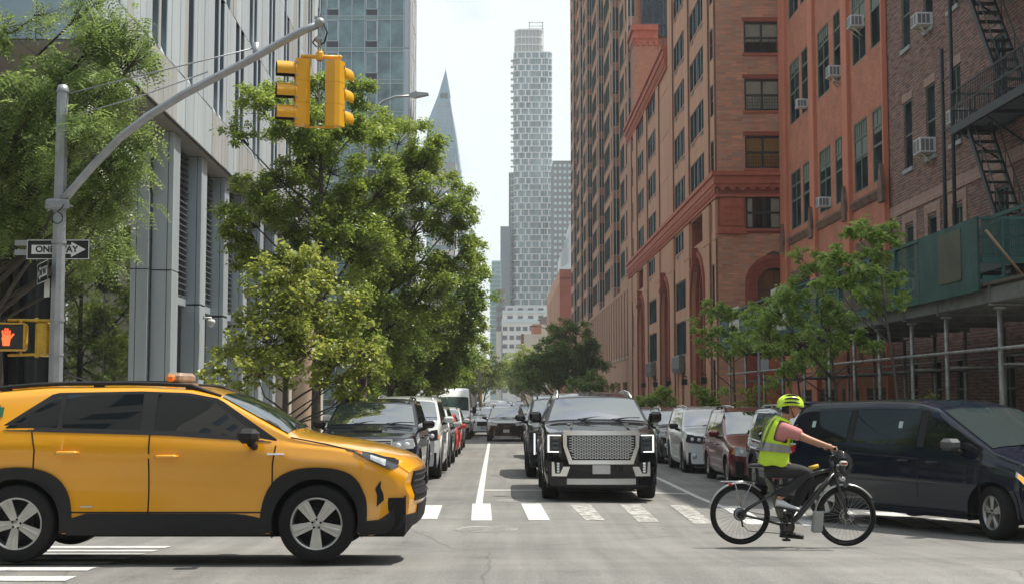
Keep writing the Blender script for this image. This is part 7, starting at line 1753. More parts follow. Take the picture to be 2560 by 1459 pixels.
# traffic signal cluster
tr_ = empty('traffic_signal', (e.x, e.y, e.z-.4)); tag(tr_, 'yellow twin headed traffic signal hanging from the end of the mast arm', 'traffic signal')
mb = MB(); z = e.z-.42
a = Q(757, 142, YP-.3); b = Q(850, 144, YP-.3); mb.tube([a, b], .03, 10); mb.lathe([(.045, -.06), (.06, -.03), (.06, .05), (.045, .07), (.03, .1)], (e.x, e.y, a.z), n=8, smooth=False); mb.tube([Q(760, 318, YP-.3), Q(835, 320, YP-.3)], .014, 6)
for p_ in (a, b): mb.sphere(p_, .035, 6)
rel(mb, tr_).build('hanger_bar', SY, tr_)
def head(u, v0, v1, ang, label):
    c = Q(u, (v0+v1)/2, YP-.3); h = (v1-v0)*(YP-.3)/F; r = empty('signal_head', c-tr_.location, ang); r.parent = tr_
    mb = MB()
    prof = [(-.12, -.06), (-.07, -.12), (.07, -.12), (.12, -.06), (.12, .09), (-.12, .09)]   # (lateral, depth) -> back is -x
    for k in range(3):
        z0, z1 = -h/2+h*k/3+.003, -h/2+h*(k+1)/3-.003
        mb.prism([(-d_-.0, l_) for l_, d_ in [(p[0], -p[1]-.0) for p in prof]], z0, z1, 'z')
    mb.prism([(p[1]*.93, p[0]*.93) for p in prof], -h/2, h/2, 'z')
    mb.build('housing', SY, r)
    for k, col in enumerate(((.03, .16, .08), (.25, .14, .02), (.22, .02, .015))):
        zc = -h/2+h*(k+.5)/3; rr_ = h/3*.40
        m = MB(); n = 20; rows = []
        for (x_, q_) in ((.09, 1), (.36, 1)):
            rows.append([(x_+(.0 if x_ < .2 else -.09*(1-math.sin(t))/2*0), rr_*math.cos(t), zc+rr_*math.sin(t)) for t in [R_(-35)+R_(250)*i/n for i in range(n+1)]])
        m.grid(rows, True); m.grid([[(x-.0, y*.96, zc+(z-zc)*.96) for x, y, z in rr2] for rr2 in rows], True, mi=1, flip=True); m.grid([[(x, y, z) for x, y, z in rows[1]], [(x, y*.96, zc+(z-zc)*.96) for x, y, z in rows[1]]], False)
        m.lathe([(rr_*1.0, .085), (rr_*1.1, .085), (rr_*1.1, .10), (rr_, .10)], (0, 0, zc), axis='x', n=20)
        m.build('visor', [SY, M('visor_inside', (.02, .02, .018), .7)], r)
        m = MB(); m.lathe([(0, .115), (rr_*.6, .11), (rr_*.95, .092)], (0, 0, zc), axis='x', n=20); m.build('lens', M('signal_lens_%d' % k, col, .15, spec=.7), r)
        m = MB(); m.box(.06, .10, .118, .13, zc+.08, zc+.10); m.box(.06, .10, .118, .13, zc-.1, zc-.08); m.box(.06, .1, -.13, -.118, zc+.08, zc+.1); m.build('hinge', POLE, r)
head(753, 148, 316, R_(180+16), '')
head(836, 152, 320, R_(68), '')
# ONE WAY signs
def oneway(u0, v0, u1, v1, Y, label, ang=0, flip=False, name='one_way_sign'):
    a, b = Q(u0, v0, Y), Q(u1, v1, Y); w, h = (.914 if ang else b.x-a.x), a.z-b.z; c = (a+b)/2
    r = empty(name, (c.x, Y, c.z), ang); tag(r, label, 'sign')
    mb = MB(); mb.rbox(-w/2, w/2, 0, .004, -h/2, h/2, .003); mb.build('panel', SIGNB, r)
    mb = MB(); t = .011
    for (x0, x1, z0, z1) in ((-w/2+.004, w/2-.004, h/2-.004-t, h/2-.004), (-w/2+.004, w/2-.004, -h/2+.004, -h/2+.004+t), (-w/2+.004, -w/2+.004+t, -h/2+.015, h/2-.015), (w/2-.004-t, w/2-.004, -h/2+.015, h/2-.015)): mb.box(x0, x1, -.002, 0, z0, z1)
    s = -1 if flip else 1
    hz = h*.225; ax = w*.21
    mb.add([(s*x, -.003, z) for x, z in ((-w*.42, -hz), (ax, -hz), (ax, -h*.38), (w*.44, 0), (ax, h*.38), (ax, hz), (-w*.42, hz))], [list(range(7))])
    mb.build('arrow', SIGNW, r)
    text_mesh('ONE WAY', h*.44, SIGNB, 'lettering', r, front_mat(-w*.02*s, -.0052, 0), ext=.001, sx=1.02)
    return r
oneway(67, 599, 223, 649, YP+.14, 'black and white ONE WAY sign pointing right, mounted behind the pole')
o2 = oneway(95, 655, 225, 707, YP+.02, 'smaller looking ONE WAY sign turned sideways below, pointing left', ang=R_(66), flip=True); o2.location.x = PX-.22; o2.location.y = YP-.02
o2.rotation_euler = (0, 0, R_(-62)); 
mb = MB(); mb.box(-.1, .1, 0, .004, -.13, .13); o = mb.build('blank_sign', SIGNW); o.location = Q(117, 720, YP+.1); o.rotation_euler = (0, 0, R_(-50)); tag(o, 'small pale sign plate below the sideways ONE WAY sign', 'sign')
mb = MB(); mb.box(-.09, .2, 0, .02, .03, .11); mb.box(-.09, .2, 0, .02, -.11, -.03); o = mb.build('sign_bracket', POLE, pr); o.location = Q(52, 619, YP+.17)-pr.location
# pedestrian signals
def ped(u0, v0, u1, v1, Y, label, ang, hand):
    a, b = Q(u0, v0, Y), Q(u1, v1, Y); h = a.z-b.z; w = .47; c = (a+b)/2; r = empty('pedestrian_signal', (c.x, Y, c.z), ang); tag(r, label, 'pedestrian signal')
    mb = MB(); mb.rbox(-w/2, w/2, 0, .20, -h/2, h/2, .035); mb.build('housing', SYD, r)
    mb = MB(); t = .022
    for (x0, x1, z0, z1) in ((-w/2, w/2, h/2-t, h/2), (-w/2, w/2, -h/2, -h/2+t), (-w/2, -w/2+t, -h/2+t, h/2-t), (w/2-t, w/2, -h/2+t, h/2-t)): mb.rbox(x0, x1, -.05, .0, z0, z1, .008)
    mb.build('frame', SYD, r)
    mb = MB(); mb.box(-w/2+t, w/2-t, -.012, -.002, -h/2+t, h/2-t); mb.build('face', M('signal_face', (.03, .034, .032), .35, var=.2, vs=20), r)
    if hand:
        m = MB(); s = h*.0094
        def cap(x0, z0, x1, z1, w_): m.tube([(x0*s, -.018, z0*s), (x1*s, -.018, z1*s)], w_*s, 6)
        ox = -7
        m.prism([((x+ox)*s, z*s) for x, z in ((-12, -34), (12, -34), (15, -8), (20, 2), (17, 8), (9, 0), (10, 6), (-14, 6), (-17, -6))], -.021, -.015, 'y')
        for (x0, x1, z1) in ((-11.5, -15, 24), (-4, -5, 32), (3.5, 4, 32), (10, 13, 24)): cap(x0+ox, 2, x1+ox, z1, 3.0)
        cap(14+ox, -6, 27+ox, 12, 3.2)
        m.build('hand_symbol', M('lit_orange_hand', (.9, .12, .03), .4, emit=(1, .10, .03), es=1.3), r)
    return r
ped(-28, 806, 71, 876, YP-.05, 'pedestrian signal showing a lit orange hand, cut by the left edge', R_(6), True)
ped(100, 806, 160, 890, YP+.25, 'yellow pedestrian signal seen from behind the pole, facing right', R_(98), False)
mb = MB()
for v in (799, 887): mb.tube([Q(20, v, YP+.03), Q(150, v+(2 if v < 850 else -4), YP+.02)], .02, 8); mb.lathe([(.028, -.03), (.034, 0), (.028, .03)], Q(92, v), axis='x', n=8); mb.tube([Q(52, v), Q(52, v+(10 if v < 850 else -8))], .02, 6)
rel(mb, pr).build('signal_bracket', SYD, pr)
# parking sign mirrored in the glass
ps = empty('parking_sign', (-17.3, 20.4, .15), R_(180)); tag(ps, 'red and white no parking sign on a grey post, mirrored in the lobby glass', 'sign')
mb = MB(); mb.box(-.22, .22, 0, .005, 2.05, 2.6); mb.build('panel', SIGNW, ps); text_mesh('NO PARKING', .075, SIGNR, 'lettering', ps, front_mat(0, -.003, 2.5)); text_mesh('Monday - Friday\n7am - 6pm', .05, SIGNR, 'lettering', ps, front_mat(0, -.003, 2.33))
mb = MB(); mb.box(-.16, .16, -.004, -.001, 2.13, 2.145); mb.build('arrow', SIGNR, ps); mb = MB(); mb.tube([(.26, .08, 0), (.26, .08, 5.6)], .1, 8); mb.build('post', POLE, ps)
# street lamp behind the left trees
sx_, sy_ = -4.87, 46; sl_ = empty('street_lamp', (sx_, sy_, -.1)); tag(sl_, 'grey street lamp with flat head arching out before the glass tower', 'street lamp')
pts = [P(918, 300, sy_), P(935, 272, sy_), P(960, 252, sy_), P(990, 242, sy_), P(1030, 240, sy_)]
LM = M('lamp_grey', (.38, .39, .38), .45, .4)
mb = MB(); b0 = P(915, 340, sy_); mb.tube([(b0.x, sy_, -.1), (b0.x, sy_, b0.z), *pts], [.11, .07, .05, .045, .04, .04, .04], 8); rel(mb, sl_).build('pole', LM, sl_)
a, b = P(1024, 236, sy_), P(1072, 238, sy_); mb = MB(); mb.prism([(a.x, a.z-.09), (a.x+.2, a.z-.13), (b.x, a.z-.03), (b.x-.02, a.z+.02), (a.x+.2, a.z+.06), (a.x, a.z+.0)], sy_-.14, sy_+.14, 'y'); mb.rbox(a.x+.17, a.x+.24, sy_-.03, sy_+.03, a.z+.05, a.z+.13, .01); rel(mb, sl_).build('lamp_head', LM, sl_)
# blue-grey sign post on the right pavement, and far street lamp
rp = empty('sign_post', gpos(1896, 42)); tag(rp, 'thin steel sign post with a small grey plate beside the cyclist helmet', 'sign')
top = P(1896, 895, 42); mb = MB(); mb.box(-.03, .03, -.02, .02, 0, top.z+.25-rp.location.z); mb.build('post', M('blue_grey_post', (.25, .32, .40), .5, .3), rp)
mb = MB(); mb.box(.05, .30, -.03, -.025, top.z-.35-rp.location.z, top.z-.02-rp.location.z); mb.build('plate', M('grey_plate', (.33, .35, .36), .5), rp)
l2 = empty('street_lamp', (6.9, 150, -.5)); tag(l2, 'distant street lamp arm sticking out above the dark tree on the right', 'street lamp')
mb = MB(); mb.tube([(6.9, 150, -.5), P(1378, 840, 150), P(1366, 822, 150), P(1350, 815, 150), P(1335, 815, 150)], [.12, .08, .06, .05, .05], 6); a = P(1326, 815, 150); mb.rbox(a.x-.1, a.x+.7, 149.8, 150.2, a.z-.05, a.z+.1, .04); rel(mb, l2).build('lamp_arm', LM, l2)
# ================================================================== cyclist
YC = 16.2; sc_ = YC/F
bk = empty('electric_bicycle', ((1982-1280)*sc_, YC, G(3.3, YC))); tag(bk, 'black electric bicycle with silver mudguards, front mudflap and rear rack, ridden to the right', 'bicycle')
bl0 = bk.location.copy()
def b(u, v, dy=0): p = P(u, v, YC); p.y = YC+dy; return p-bl0      # dy keeps size: near the wheel plane
FRM = M('bike_frame_black', (.018, .018, .02), .3, .2, coat=.4); OLV = M('olive_battery', (.11, .115, .075), .45); SLVG = M('silver_guard', (.50, .50, .47), .3, .8); BRT = M('bright_steel', (.5, .5, .5), .25, 1)
hubR, hubF = b(1850, 1284), b(2115, 1288); RW = .348
def bwheel(c, nm='wheel'):
    w = empty(nm, c); w.parent = bk
    m = MB(); m.lathe([(RW-.045, -.012), (RW-.04, -.024), (RW-.012, -.026), (RW, -.008), (RW, .008), (RW-.012, .026), (RW-.04, .024), (RW-.045, .012), (RW-.045, -.012)], axis='y', n=56); m.build('tyre', RUB, w)
    m = MB(); m.lathe([(RW-.065, -.011), (RW-.044, -.014), (RW-.044, .014), (RW-.065, .011), (RW-.065, -.011)], axis='y', n=56); m.build('rim', M('bike_rim', (.03, .03, .032), .35, .5), w)
    m = MB(); 
    for k in range(32):
        a = 2*math.pi*k/32; a2 = a+(.22 if k % 2 else -.22); s = .03 if k % 4 < 2 else -.03
        m.tube([(.035*math.cos(a2), s, .035*math.sin(a2)), ((RW-.06)*math.cos(a), 0, (RW-.06)*math.sin(a))], .0016, 3, caps=False)
    m.build('spokes', M('spoke_steel', (.35, .35, .35), .3, .8), w)
    m = MB(); big = nm == 'wheel'; m.lathe([(0, -.05), (.028, -.05), (.03, -.03), (.075 if c is hubR else .03, -.025), (.075 if c is hubR else .03, .03), (.03, .035), (.028, .05), (0, .05)], axis='y', n=20); m.build('hub', FRM, w)
    m = MB(); m.lathe([(.08 if c is hubF else .06, -.034), (.085 if c is hubF else .065, -.034), (.085 if c is hubF else .065, -.032), (.08 if c is hubF else .06, -.032)], axis='y', n=24); m.lathe([(.05, -.034), (.055, -.034)], axis='y', n=20)
    for k in range(6): a = k*1.047; m.tube([(.03*math.cos(a), -.033, .03*math.sin(a)), (.082*math.cos(a+.3), -.033, .082*math.sin(a+.3))], .003, 4)
    m.build('brake_disc', BRT, w)
bwheel(hubR); bwheel(hubF)
BBk = b(1966, 1314); ST = b(1925, 1195); HT0, HT1 = b(2078, 1150), b(2086, 1188)
mb = MB()
mb.tube([BBk, b(1950, 1255), ST], [.02, .018, .017], 10); mb.tube([ST, b(1913, 1165)], .0135, 8)
mb.tube([HT0, HT1], .024, 10)
mb.tube([b(2082, 1170), b(2040, 1180), b(1990, 1202), b(1930, 1218)], [.022, .02, .018, .016], 8)     # top tube
mb.tube([b(2086, 1182), b(2040, 1235), b(1995, 1290), BBk], [.03, .034, .034, .03], 10)   # down tube
for d in (-.05, .05):
    mb.tube([BBk+Vector((0, d*.5, 0)), b(1900, 1296, d), hubR+Vector((0, d*1.1, 0))], [.013, .012, .011], 8)
    mb.tube([b(1990, 1202, d*.3), b(1925, 1235, d*.8), hubR+Vector((0, d*1.1, 0))], [.014, .013, .011], 8)
mb.build('frame', FRM, bk)
mb = MB(); 
for d in (-.05, .05): mb.tube([HT1+Vector((0, d*.6, 0)), b(2094, 1215, d), hubF+Vector((0, d, 0))], [.016, .018, .014], 8)
mb.tube([HT1+Vector((0, -.05, .0)), HT1+Vector((0, .05, 0))], .018, 8); mb.build('fork', FRM, bk)
mb = MB(); mb.tube([b(1918, 1195), b(1928, 1215), b(1950, 1285), b(1956, 1298)], [.034, .038, .038, .034], 10); mb.build('battery', OLV, bk)
mb = MB(); mb.rbox(BBk.x-.07, BBk.x+.08, -.055, .055, BBk.z-.08, BBk.z+.05, .03); mb.build('motor', FRM, bk)
mb = MB()
def crank(ang, d, n):
    e = BBk+Vector((math.cos(ang)*.17, d, math.sin(ang)*.17)); mb.tube([BBk+Vector((0, d*.8, 0)), e], [.014, .011], 6); s = .05 if d > 0 else -.05; mb.rbox(e.x-.045, e.x+.045, min(e.y, e.y+s*2), max(e.y, e.y+s*2), e.z-.012, e.z+.012, .005)
    return e
ang = R_(96); PN_ = crank(ang, -.075, 0); PF_ = crank(ang+math.pi, .075, 1)
mb.lathe([(.075, -.052), (.09, -.052), (.09, -.048), (.075, -.048)], BBk, axis='y', n=24)
mb.build('crank', FRM, bk)
mb = MB(); mb.tube([BBk+Vector((0, -.05, .085)), hubR+Vector((0, -.045, .05))], .004, 4); mb.tube([BBk+Vector((0, -.05, -.085)), b(1870, 1325, -.045), hubR+Vector((0.02, -.045, -.12))], .004, 4); mb.lathe([(0, -.05), (.05, -.05), (.05, -.045)], hubR, axis='y', n=20); mb.tube([hubR+Vector((0, -.05, 0)), hubR+Vector((.02, -.05, -.14))], .012, 6); mb.build('chain', FRM, bk)
mb = MB(); mb.tube([b(1872, 1162), b(1900, 1160), b(1945, 1166)], [.05, .065, .02], 10); mb.xf(lambda x, y, z: (x, y*1.3, b(1900, 1164).z+(z-b(1900, 1164).z)*.45)); mb.build('saddle', FRM, bk)
def guard(c, a0, a1, nm='mudguard', r=RW+.022):
    m = MB(); rows = []
    for i in range(19):
        a = lerp(a0, a1, i/18); rows.append([(c.x+(r+dr)*math.cos(a), y_, c.z+(r+dr)*math.sin(a)) for y_, dr in ((-.03, -.012), (-.02, 0), (0, .005), (.02, 0), (.03, -.012))])
    m.grid(rows, True); o = m.build(nm, SLVG, bk); o.modifiers.new('s', 'SOLIDIFY').thickness = .003
guard(hubR, R_(48), R_(170)); guard(hubF, R_(35), R_(85)); guard(hubF, R_(95), R_(175))
mb = MB(); p0 = b(2046, 1282); mb.rbox(p0.x-.065, p0.x+.06, -.045, .045, p0.z-.22, p0.z+.03, .02); mb.xf(lambda x, y, z: (x-.1*(p0.z-z), y, z)); mb.build('mudflap', M('grey_flap', (.30, .31, .30), .6, var=.2), bk)
mb = MB()
for d in (-.06, 0, .06): mb.tube([b(1800, 1202, d), b(1892, 1203, d)], .006, 6)
for d in (-.06, .06): mb.tube([b(1800, 1202, d), b(1815, 1203, -d)], .006, 6); mb.tube([b(1880, 1203, d), b(1860, 1240, d), hubR+Vector((.02, d, .02))], .005, 6); mb.tube([b(1835, 1203, d), b(1850, 1262, d)], .005, 6)
mb.build('rear_rack', BRT, bk)
mb = MB(); mb.rbox(b(1806, 0).x, b(1816, 0).x, -.03, .03, b(0, 1213).z, b(0, 1206).z, .006); mb.build('tail_lamp', REDL, bk)
mb = MB(); mb.rbox(b(1918, 0).x, b(1931, 0).x, -.035, .035, b(0, 1196).z, b(0, 1187).z, .01); mb.build('reflector', M('orange_reflector', (.8, .12, .02), .3), bk)
# handlebar, grips, display, lights, straps
gN, gF = b(2073, 1117, -.30), b(2073, 1117, .30)
gN = Vector((b(2073, 1117).x, -.29, b(2073, 1119).z)); gF = Vector((gN.x, .29, gN.z))
stem = b(2086, 1138)
mb = MB(); mb.tube([HT0, b(2076, 1140), stem], [.018, .018, .016], 8); mb.tube([gN, gN+Vector((.05, .12, .0)), stem+Vector((0, -.05, .01)), stem+Vector((0, .05, .01)), gF+Vector((.05, -.12, 0)), gF], .012, 8); mb.build('handlebar', FRM, bk)
mb = MB()
for g, s in ((gN, 1), (gF, -1)): mb.tube([g+Vector((0, -s*.0, 0)), g+Vector((.02, s*.12, 0))], .017, 8)
mb.build('grip', RUB, bk)
mb = MB()
for g, s in ((gN, 1), (gF, -1)): mb.tube([g+Vector((.05, s*.13, -.01)), g+Vector((.1, s*.08, -.03)), g+Vector((.1, s*.0, -.04))], .006, 6)
mb.build('brake_lever', BRT, bk)
mb = MB(); 
for k in range(5):
    r_ = .11+.02*k; c_ = b(2104, 1160); mb.tube([(c_.x+r_*math.cos(t)*.75, -.05+.025*k, c_.z+r_*math.sin(t)*.8) for t in [i*.42-1.7+.1*k for i in range(11)]], .006, 5)
mb.build('cable', FRM, bk)
mb = MB(); c_ = b(2104, 1163); mb.rbox(c_.x-.05, c_.x+.03, -.09, .09, c_.z-.07, c_.z+.02, .02); mb.mi = 1; mb.rbox(c_.x-.035, c_.x+.05, -.095, -.02, c_.z+.0, c_.z+.06, .015); mb.mi = 2; mb.box(c_.x-.02, c_.x+.04, -.098, -.094, c_.z+.02, c_.z+.04); mb.build('handlebar_bag', [FRM, M('pale_wrap', (.5, .48, .42), .7), REDL], bk)
mb = MB(); mb.tube([b(2022, 1170), b(2046, 1163)], [.026, .024], 8); mb.build('tube_pad', M('yellow_tape', (.62, .40, .03), .6), bk)
mb = MB(); c_ = b(2100, 1196); mb.tube([c_+Vector((-.02, -.02, 0)), c_+Vector((.05, -.02, .0))], [.03, .035], 10); mb.build('headlamp', BRT, bk)
# ---- rider
rd_ = empty('rider', bk.location); tag(rd_, 'person cycling in a neon yellow safety vest, pink T-shirt, dark trousers and neon helmet', 'person'); rd_.name = 'person'
SKIN = M('skin', (.42, .215, .13), .5, var=.06, vs=8); VEST = M('neon_vest', (.50, .72, .035), .7, var=.08, vs=9, bump=.5, bs=9); PINK = M('pink_cotton', (.50, .20, .19), .85, var=.06, vs=8, bump=.4, bs=10); TRO = M('dark_trousers', (.022, .022, .024), .85, var=.3, vs=8, bump=.5, bs=9); TROG = M('grey_trousers', (.085, .078, .07), .85, var=.2, vs=8, bump=.5, bs=9)
HAIR = M('black_hair', (.01, .008, .007), .6); HELM = M('neon_helmet', (.55, .80, .03), .35, coat=.4); TAPE = M('reflective_tape', (.28, .28, .27), .35, .3); SHOEW = M('shoe_white', (.6, .61, .63), .5); SHOEB = M('shoe_black', (.02, .02, .022), .5)
def skin(name, mat, verts, edges, rads, sub=2, parent=None):
    me = bpy.data.meshes.new(name); me.from_pydata([tuple(v) for v in verts], edges, []); me.materials.append(mat); o = bpy.data.objects.new(name, me); COL.objects.link(o); o.parent = parent or rd_
    s = o.modifiers.new('s', 'SKIN'); s.use_smooth_shade = True
    for i, r in enumerate(rads): sv = me.skin_vertices[0].data[i]; sv.radius = r if isinstance(r, tuple) else (r, r); sv.use_root = i == 0
    ss = o.modifiers.new('u', 'SUBSURF'); ss.levels = sub; ss.render_levels = sub; return o
pel = b(1930, 1166); lum = b(1934, 1130); chest = b(1945, 1085); nk = b(1960, 1052); hd0 = b(1968, 1036); hdc = b(1977, 1020)
shN, shF = b(1958, 1070, -.17), b(1958, 1070, .17)
elN, elF = b(2008, 1095, -.25), b(2012, 1092, .25); wrN, wrF = b(2052, 1110, -.27), b(2052, 1110, .27); haN, haF = b(2068, 1116, -.28), b(2068, 1116, .28)
hipN, hipF = b(1925, 1172, -.085), b(1925, 1172, .085)
knN, anN = b(2017, 1176, -.12), b(1957, 1234, -.12); knF, anF = b(2034, 1182, .11), b(1996, 1280, .11)
PNp, PFp = PN_+Vector((0, -.05, 0)), PF_+Vector((0, .05, 0))
anN = PNp+Vector((-.10, 0, .15)); anF = PFp+Vector((-.04, 0, .13)); toeN = PNp+Vector((.04, 0, .03)); toeF = PFp+Vector((.06, 0, .03))
V = [pel, lum, chest, nk, hd0, hdc, shN, elN, wrN, haN, shF, elF, wrF, haF, hipN, knN, anN, toeN, hipF, knF, anF, toeF]
Ed = [(0, 1), (1, 2), (2, 3), (3, 4), (4, 5), (2, 6), (6, 7), (7, 8), (8, 9), (2, 10), (10, 11), (11, 12), (12, 13), (0, 14), (14, 15), (15, 16), (16, 17), (0, 18), (18, 19), (19, 20), (20, 21)]
Rd = [.065, .075, .11, .06, .058, .078, .060, .046, .031, .030, .060, .046, .027, .03, .075, .052, .036, .028, .075, .052, .036, .028]
skin('body', SKIN, V, Ed, Rd)
# head detail
mb = MB(); hc = hdc+Vector((.0, 0, .0))
rows = []
for i in range(15):
    t = math.pi*i/14; r = []
    for k in range(25):
        a = 2*math.pi*k/24; x, y, z = math.sin(t)*math.cos(a), math.sin(t)*math.sin(a), math.cos(t)
        fx = .098*x*(1-.14*max(0, -z)*(1 if x < 0 else .2)); fy = .075*y*(1-.28*max(0, -z)); fz = .115*z
        if x > .0: fx += .010*max(0, -z)*x
        r.append((hc.x+fx, fy, hc.z+fz))
    rows.append(r)
mb.grid(rows, True)
mb.add([(hc.x+.090, -.010, hc.z+.012), (hc.x+.090, .010, hc.z+.012), (hc.x+.120, -.013, hc.z-.022), (hc.x+.120, .013, hc.z-.022), (hc.x+.088, -.016, hc.z-.034), (hc.x+.088, .016, hc.z-.034)], [(0, 1, 3, 2), (2, 3, 5, 4), (0, 2, 4), (1, 5, 3)], True)
for s in (-1, 1): mb.sphere((hc.x-.008, s*.076, hc.z-.01), .026, 6, sc=(.75, .35, 1.15))
mb.tube([(hc.x+.093, -.018, hc.z-.055), (hc.x+.101, 0, hc.z-.054), (hc.x+.093, .018, hc.z-.055)], .006, 5)
mb.build('head', SKIN, rd_)
mb = MB()
for s in (-1, 1): mb.sphere((hc.x+.084, s*.032, hc.z+.008), .010, 6); mb.tube([(hc.x+.090, s*.018, hc.z+.027), (hc.x+.080, s*.05, hc.z+.026)], .005, 5)
mb.build('eye', M('eye_dark', (.02, .015, .012), .2), rd_)
mb = MB(); rows = []
for i in range(9):
    t = math.pi*(.1+.58*i/8); rows.append([(hc.x-.004+.103*math.sin(t)*math.cos(a), .080*math.sin(t)*math.sin(a), hc.z+.003+.12*math.cos(t)) for a in [math.pi*(.60+.8*k/14) for k in range(15)]])
mb.grid(rows, True); mb.build('hair', HAIR, rd_)
# helmet with ridges and vents
mb = MB(); rows = []; n = 36
for i in range(13):
    t = i/12; r = []
    for k in range(n+1):
        a = 2*math.pi*k/n; ca, sa = math.cos(a), math.sin(a); ph = (math.pi/2)*t
        rid = 1+.035*math.cos(4*math.asin(max(-1, min(1, sa*math.sin(ph)))))*math.sin(ph)
        x = .134*ca*math.sin(ph)*rid; y = .100*sa*math.sin(ph)*rid; z = .104*math.cos(ph)*rid
        if t > .9: z -= .018+.012*math.cos(2*a)
        r.append((hc.x-.006+x, y, hc.z+.042+z))
    rows.append(r)
mb.grid(rows, True); o = mb.build('helmet', HELM, rd_); o.modifiers.new('s', 'SOLIDIFY').thickness = .022
mb = MB()
for s in (-1, 1):
    for (z0, yy, ln, x0) in ((.066, .117, .095, -.01), (.112, .094, .09, -.0), (.145, .052, .08, .0)):
        pts = [(hc.x+x0+lerp(-ln, ln, t), s*(yy+.008-(.02*(2*t-1)**2)), hc.z+z0+.014*math.sin(t*math.pi)-.006*t) for t in [i/8 for i in range(9)]]
        mb.tube(pts, [.003, .008, .011, .012, .012, .012, .011, .008, .003], 6)
mb.build('vent', M('helmet_vent', (.01, .01, .01), .7), rd_)
mb = MB(); mb.tube([(hc.x-.02, -.083, hc.z+.01), (hc.x+.005, -.078, hc.z-.06), (hc.x+.035, -.03, hc.z-.105), (hc.x+.035, .03, hc.z-.105), (hc.x+.005, .078, hc.z-.06), (hc.x-.02, .083, hc.z+.01)], .006, 5); mb.tube([(hc.x-.08, -.06, hc.z-.01), (hc.x-.095, -.0, hc.z-.02), (hc.x-.08, .06, hc.z-.01)], .016, 6); mb.build('helmet_strap', HAIR, rd_)
# T-shirt
skin('tshirt', PINK, [lum, chest, b(1954, 1058), shN, b(1984, 1083, -.2), b(1995, 1088, -.222), shF, b(1984, 1083, .2), b(1995, 1088, .222), b(1962, 1045)], [(0, 1), (1, 2), (1, 3), (3, 4), (4, 5), (1, 6), (6, 7), (7, 8), (2, 9)], [.12, .135, .10, .092, .082, .078, .092, .082, .078, .06])
# vest: loft of rings around the back line, flared hem
def ring3(c, ax, w, d_, n=28, sq=2.4, bulge=0):
    ax = ax.normalized(); fw = Vector((ax.z, 0, -ax.x)); r = []
    for k in range(n+1):
        a = 2*math.pi*k/n; ca, sa = math.cos(a), math.sin(a); f_ = (abs(ca)**sq+abs(sa)**sq)**(-1/sq)
        r.append(tuple(c+fw*(d_*ca*f_+bulge*(ca > 0)*ca)+Vector((0, w*sa*f_, 0))))
    return r
spine = [(b(1934, 1163), .212, .180, 0), (b(1935, 1140), .205, .168, .0), (b(1936, 1120), .20, .160, .02), (b(1939, 1100), .195, .152, .02), (b(1945, 1080), .195, .145, .01), (b(1950, 1064), .19, .132, 0), (b(1954, 1051), .15, .112, 0), (b(1957, 1043), .095, .088, 0)]
rows = []
for i, (c_, w, d_, bu) in enumerate(spine):
    j = min(i+1, len(spine)-1); ax = spine[j][0]-spine[max(0, i-1)][0]; rr2 = ring3(c_, ax, w, d_, 40, 2.3, bu)
    rows.append([(x+.006*math.sin(k*1.9+i*2.1), y+.004*math.sin(k*2.7+i), z+(.010*math.sin(k*.9+1) if i == 0 else 0)) for k, (x, y, z) in enumerate(rr2)])
mb = MB(); n = 40
# leave the armholes open: skip faces near the shoulders
for i in range(len(rows)-1):
    for k in range(n):
        a = 2*math.pi*(k+.5)/n; side_ = abs(math.sin(a)) > .72; 
        if side_ and i in (3, 4, 5) and math.cos(a) > -.5 and math.cos(a) < .62: continue
        mb.add([rows[i][k], rows[i][k+1], rows[i+1][k+1], rows[i+1][k]], [(0, 1, 2, 3)], True)
import bmesh
o = mb.build('vest', VEST, rd_)
bm_ = bmesh.new(); bm_.from_mesh(o.data); bmesh.ops.remove_doubles(bm_, verts=bm_.verts, dist=.0005); bm_.to_mesh(o.data); bm_.free()
for p_ in o.data.polygons: p_.use_smooth = True
o.modifiers.new('s', 'SOLIDIFY').thickness = .008; o.modifiers.new('u', 'SUBSURF').render_levels = 1
# reflective tape: belly band and shoulder strips
mb = MB()
def bandr(i0, t0, t1, out_=.012):
    r0 = [Vector(rows[i0][k]).lerp(Vector(rows[i0+1][k]), t0) for k in range(n+1)]; r1 = [Vector(rows[i0][k]).lerp(Vector(rows[i0+1][k]), t1) for k in range(n+1)]
    c = (r0[0]+r0[n//2])/2
    f_ = lambda v, c: c+(v-c)*(1+out_/max(.05, (v-c).length))
    return [tuple(f_(v, c)) for v in r0], [tuple(f_(v, c)) for v in r1]
a_, b_ = bandr(2, -.35, .55); mb.grid([a_, b_], True)
mb.build('belly_tape', TAPE, rd_)
mb = MB()
for s in (-1, 1):
    for back in (1, -1):
        L0 = []; 
        for i in range(2, 7):
            row_ = rows[i]; best = min(range(n), key=lambda k: (row_[k][1]-s*.095)**2*40+(0 if (math.cos(2*math.pi*k/n) > 0) == (back < 0) else 9)); p_ = Vector(row_[best]); c_ = Vector(spine[i][0]); p_ = c_+(p_-c_)*1.09; L0.append(p_)
        mb.grid([[tuple(p_+Vector((0, -.022, 0))) for p_ in L0], [tuple(p_+Vector((0, .022, 0))) for p_ in L0]], True)
mb.build('shoulder_tape', TAPE, rd_)
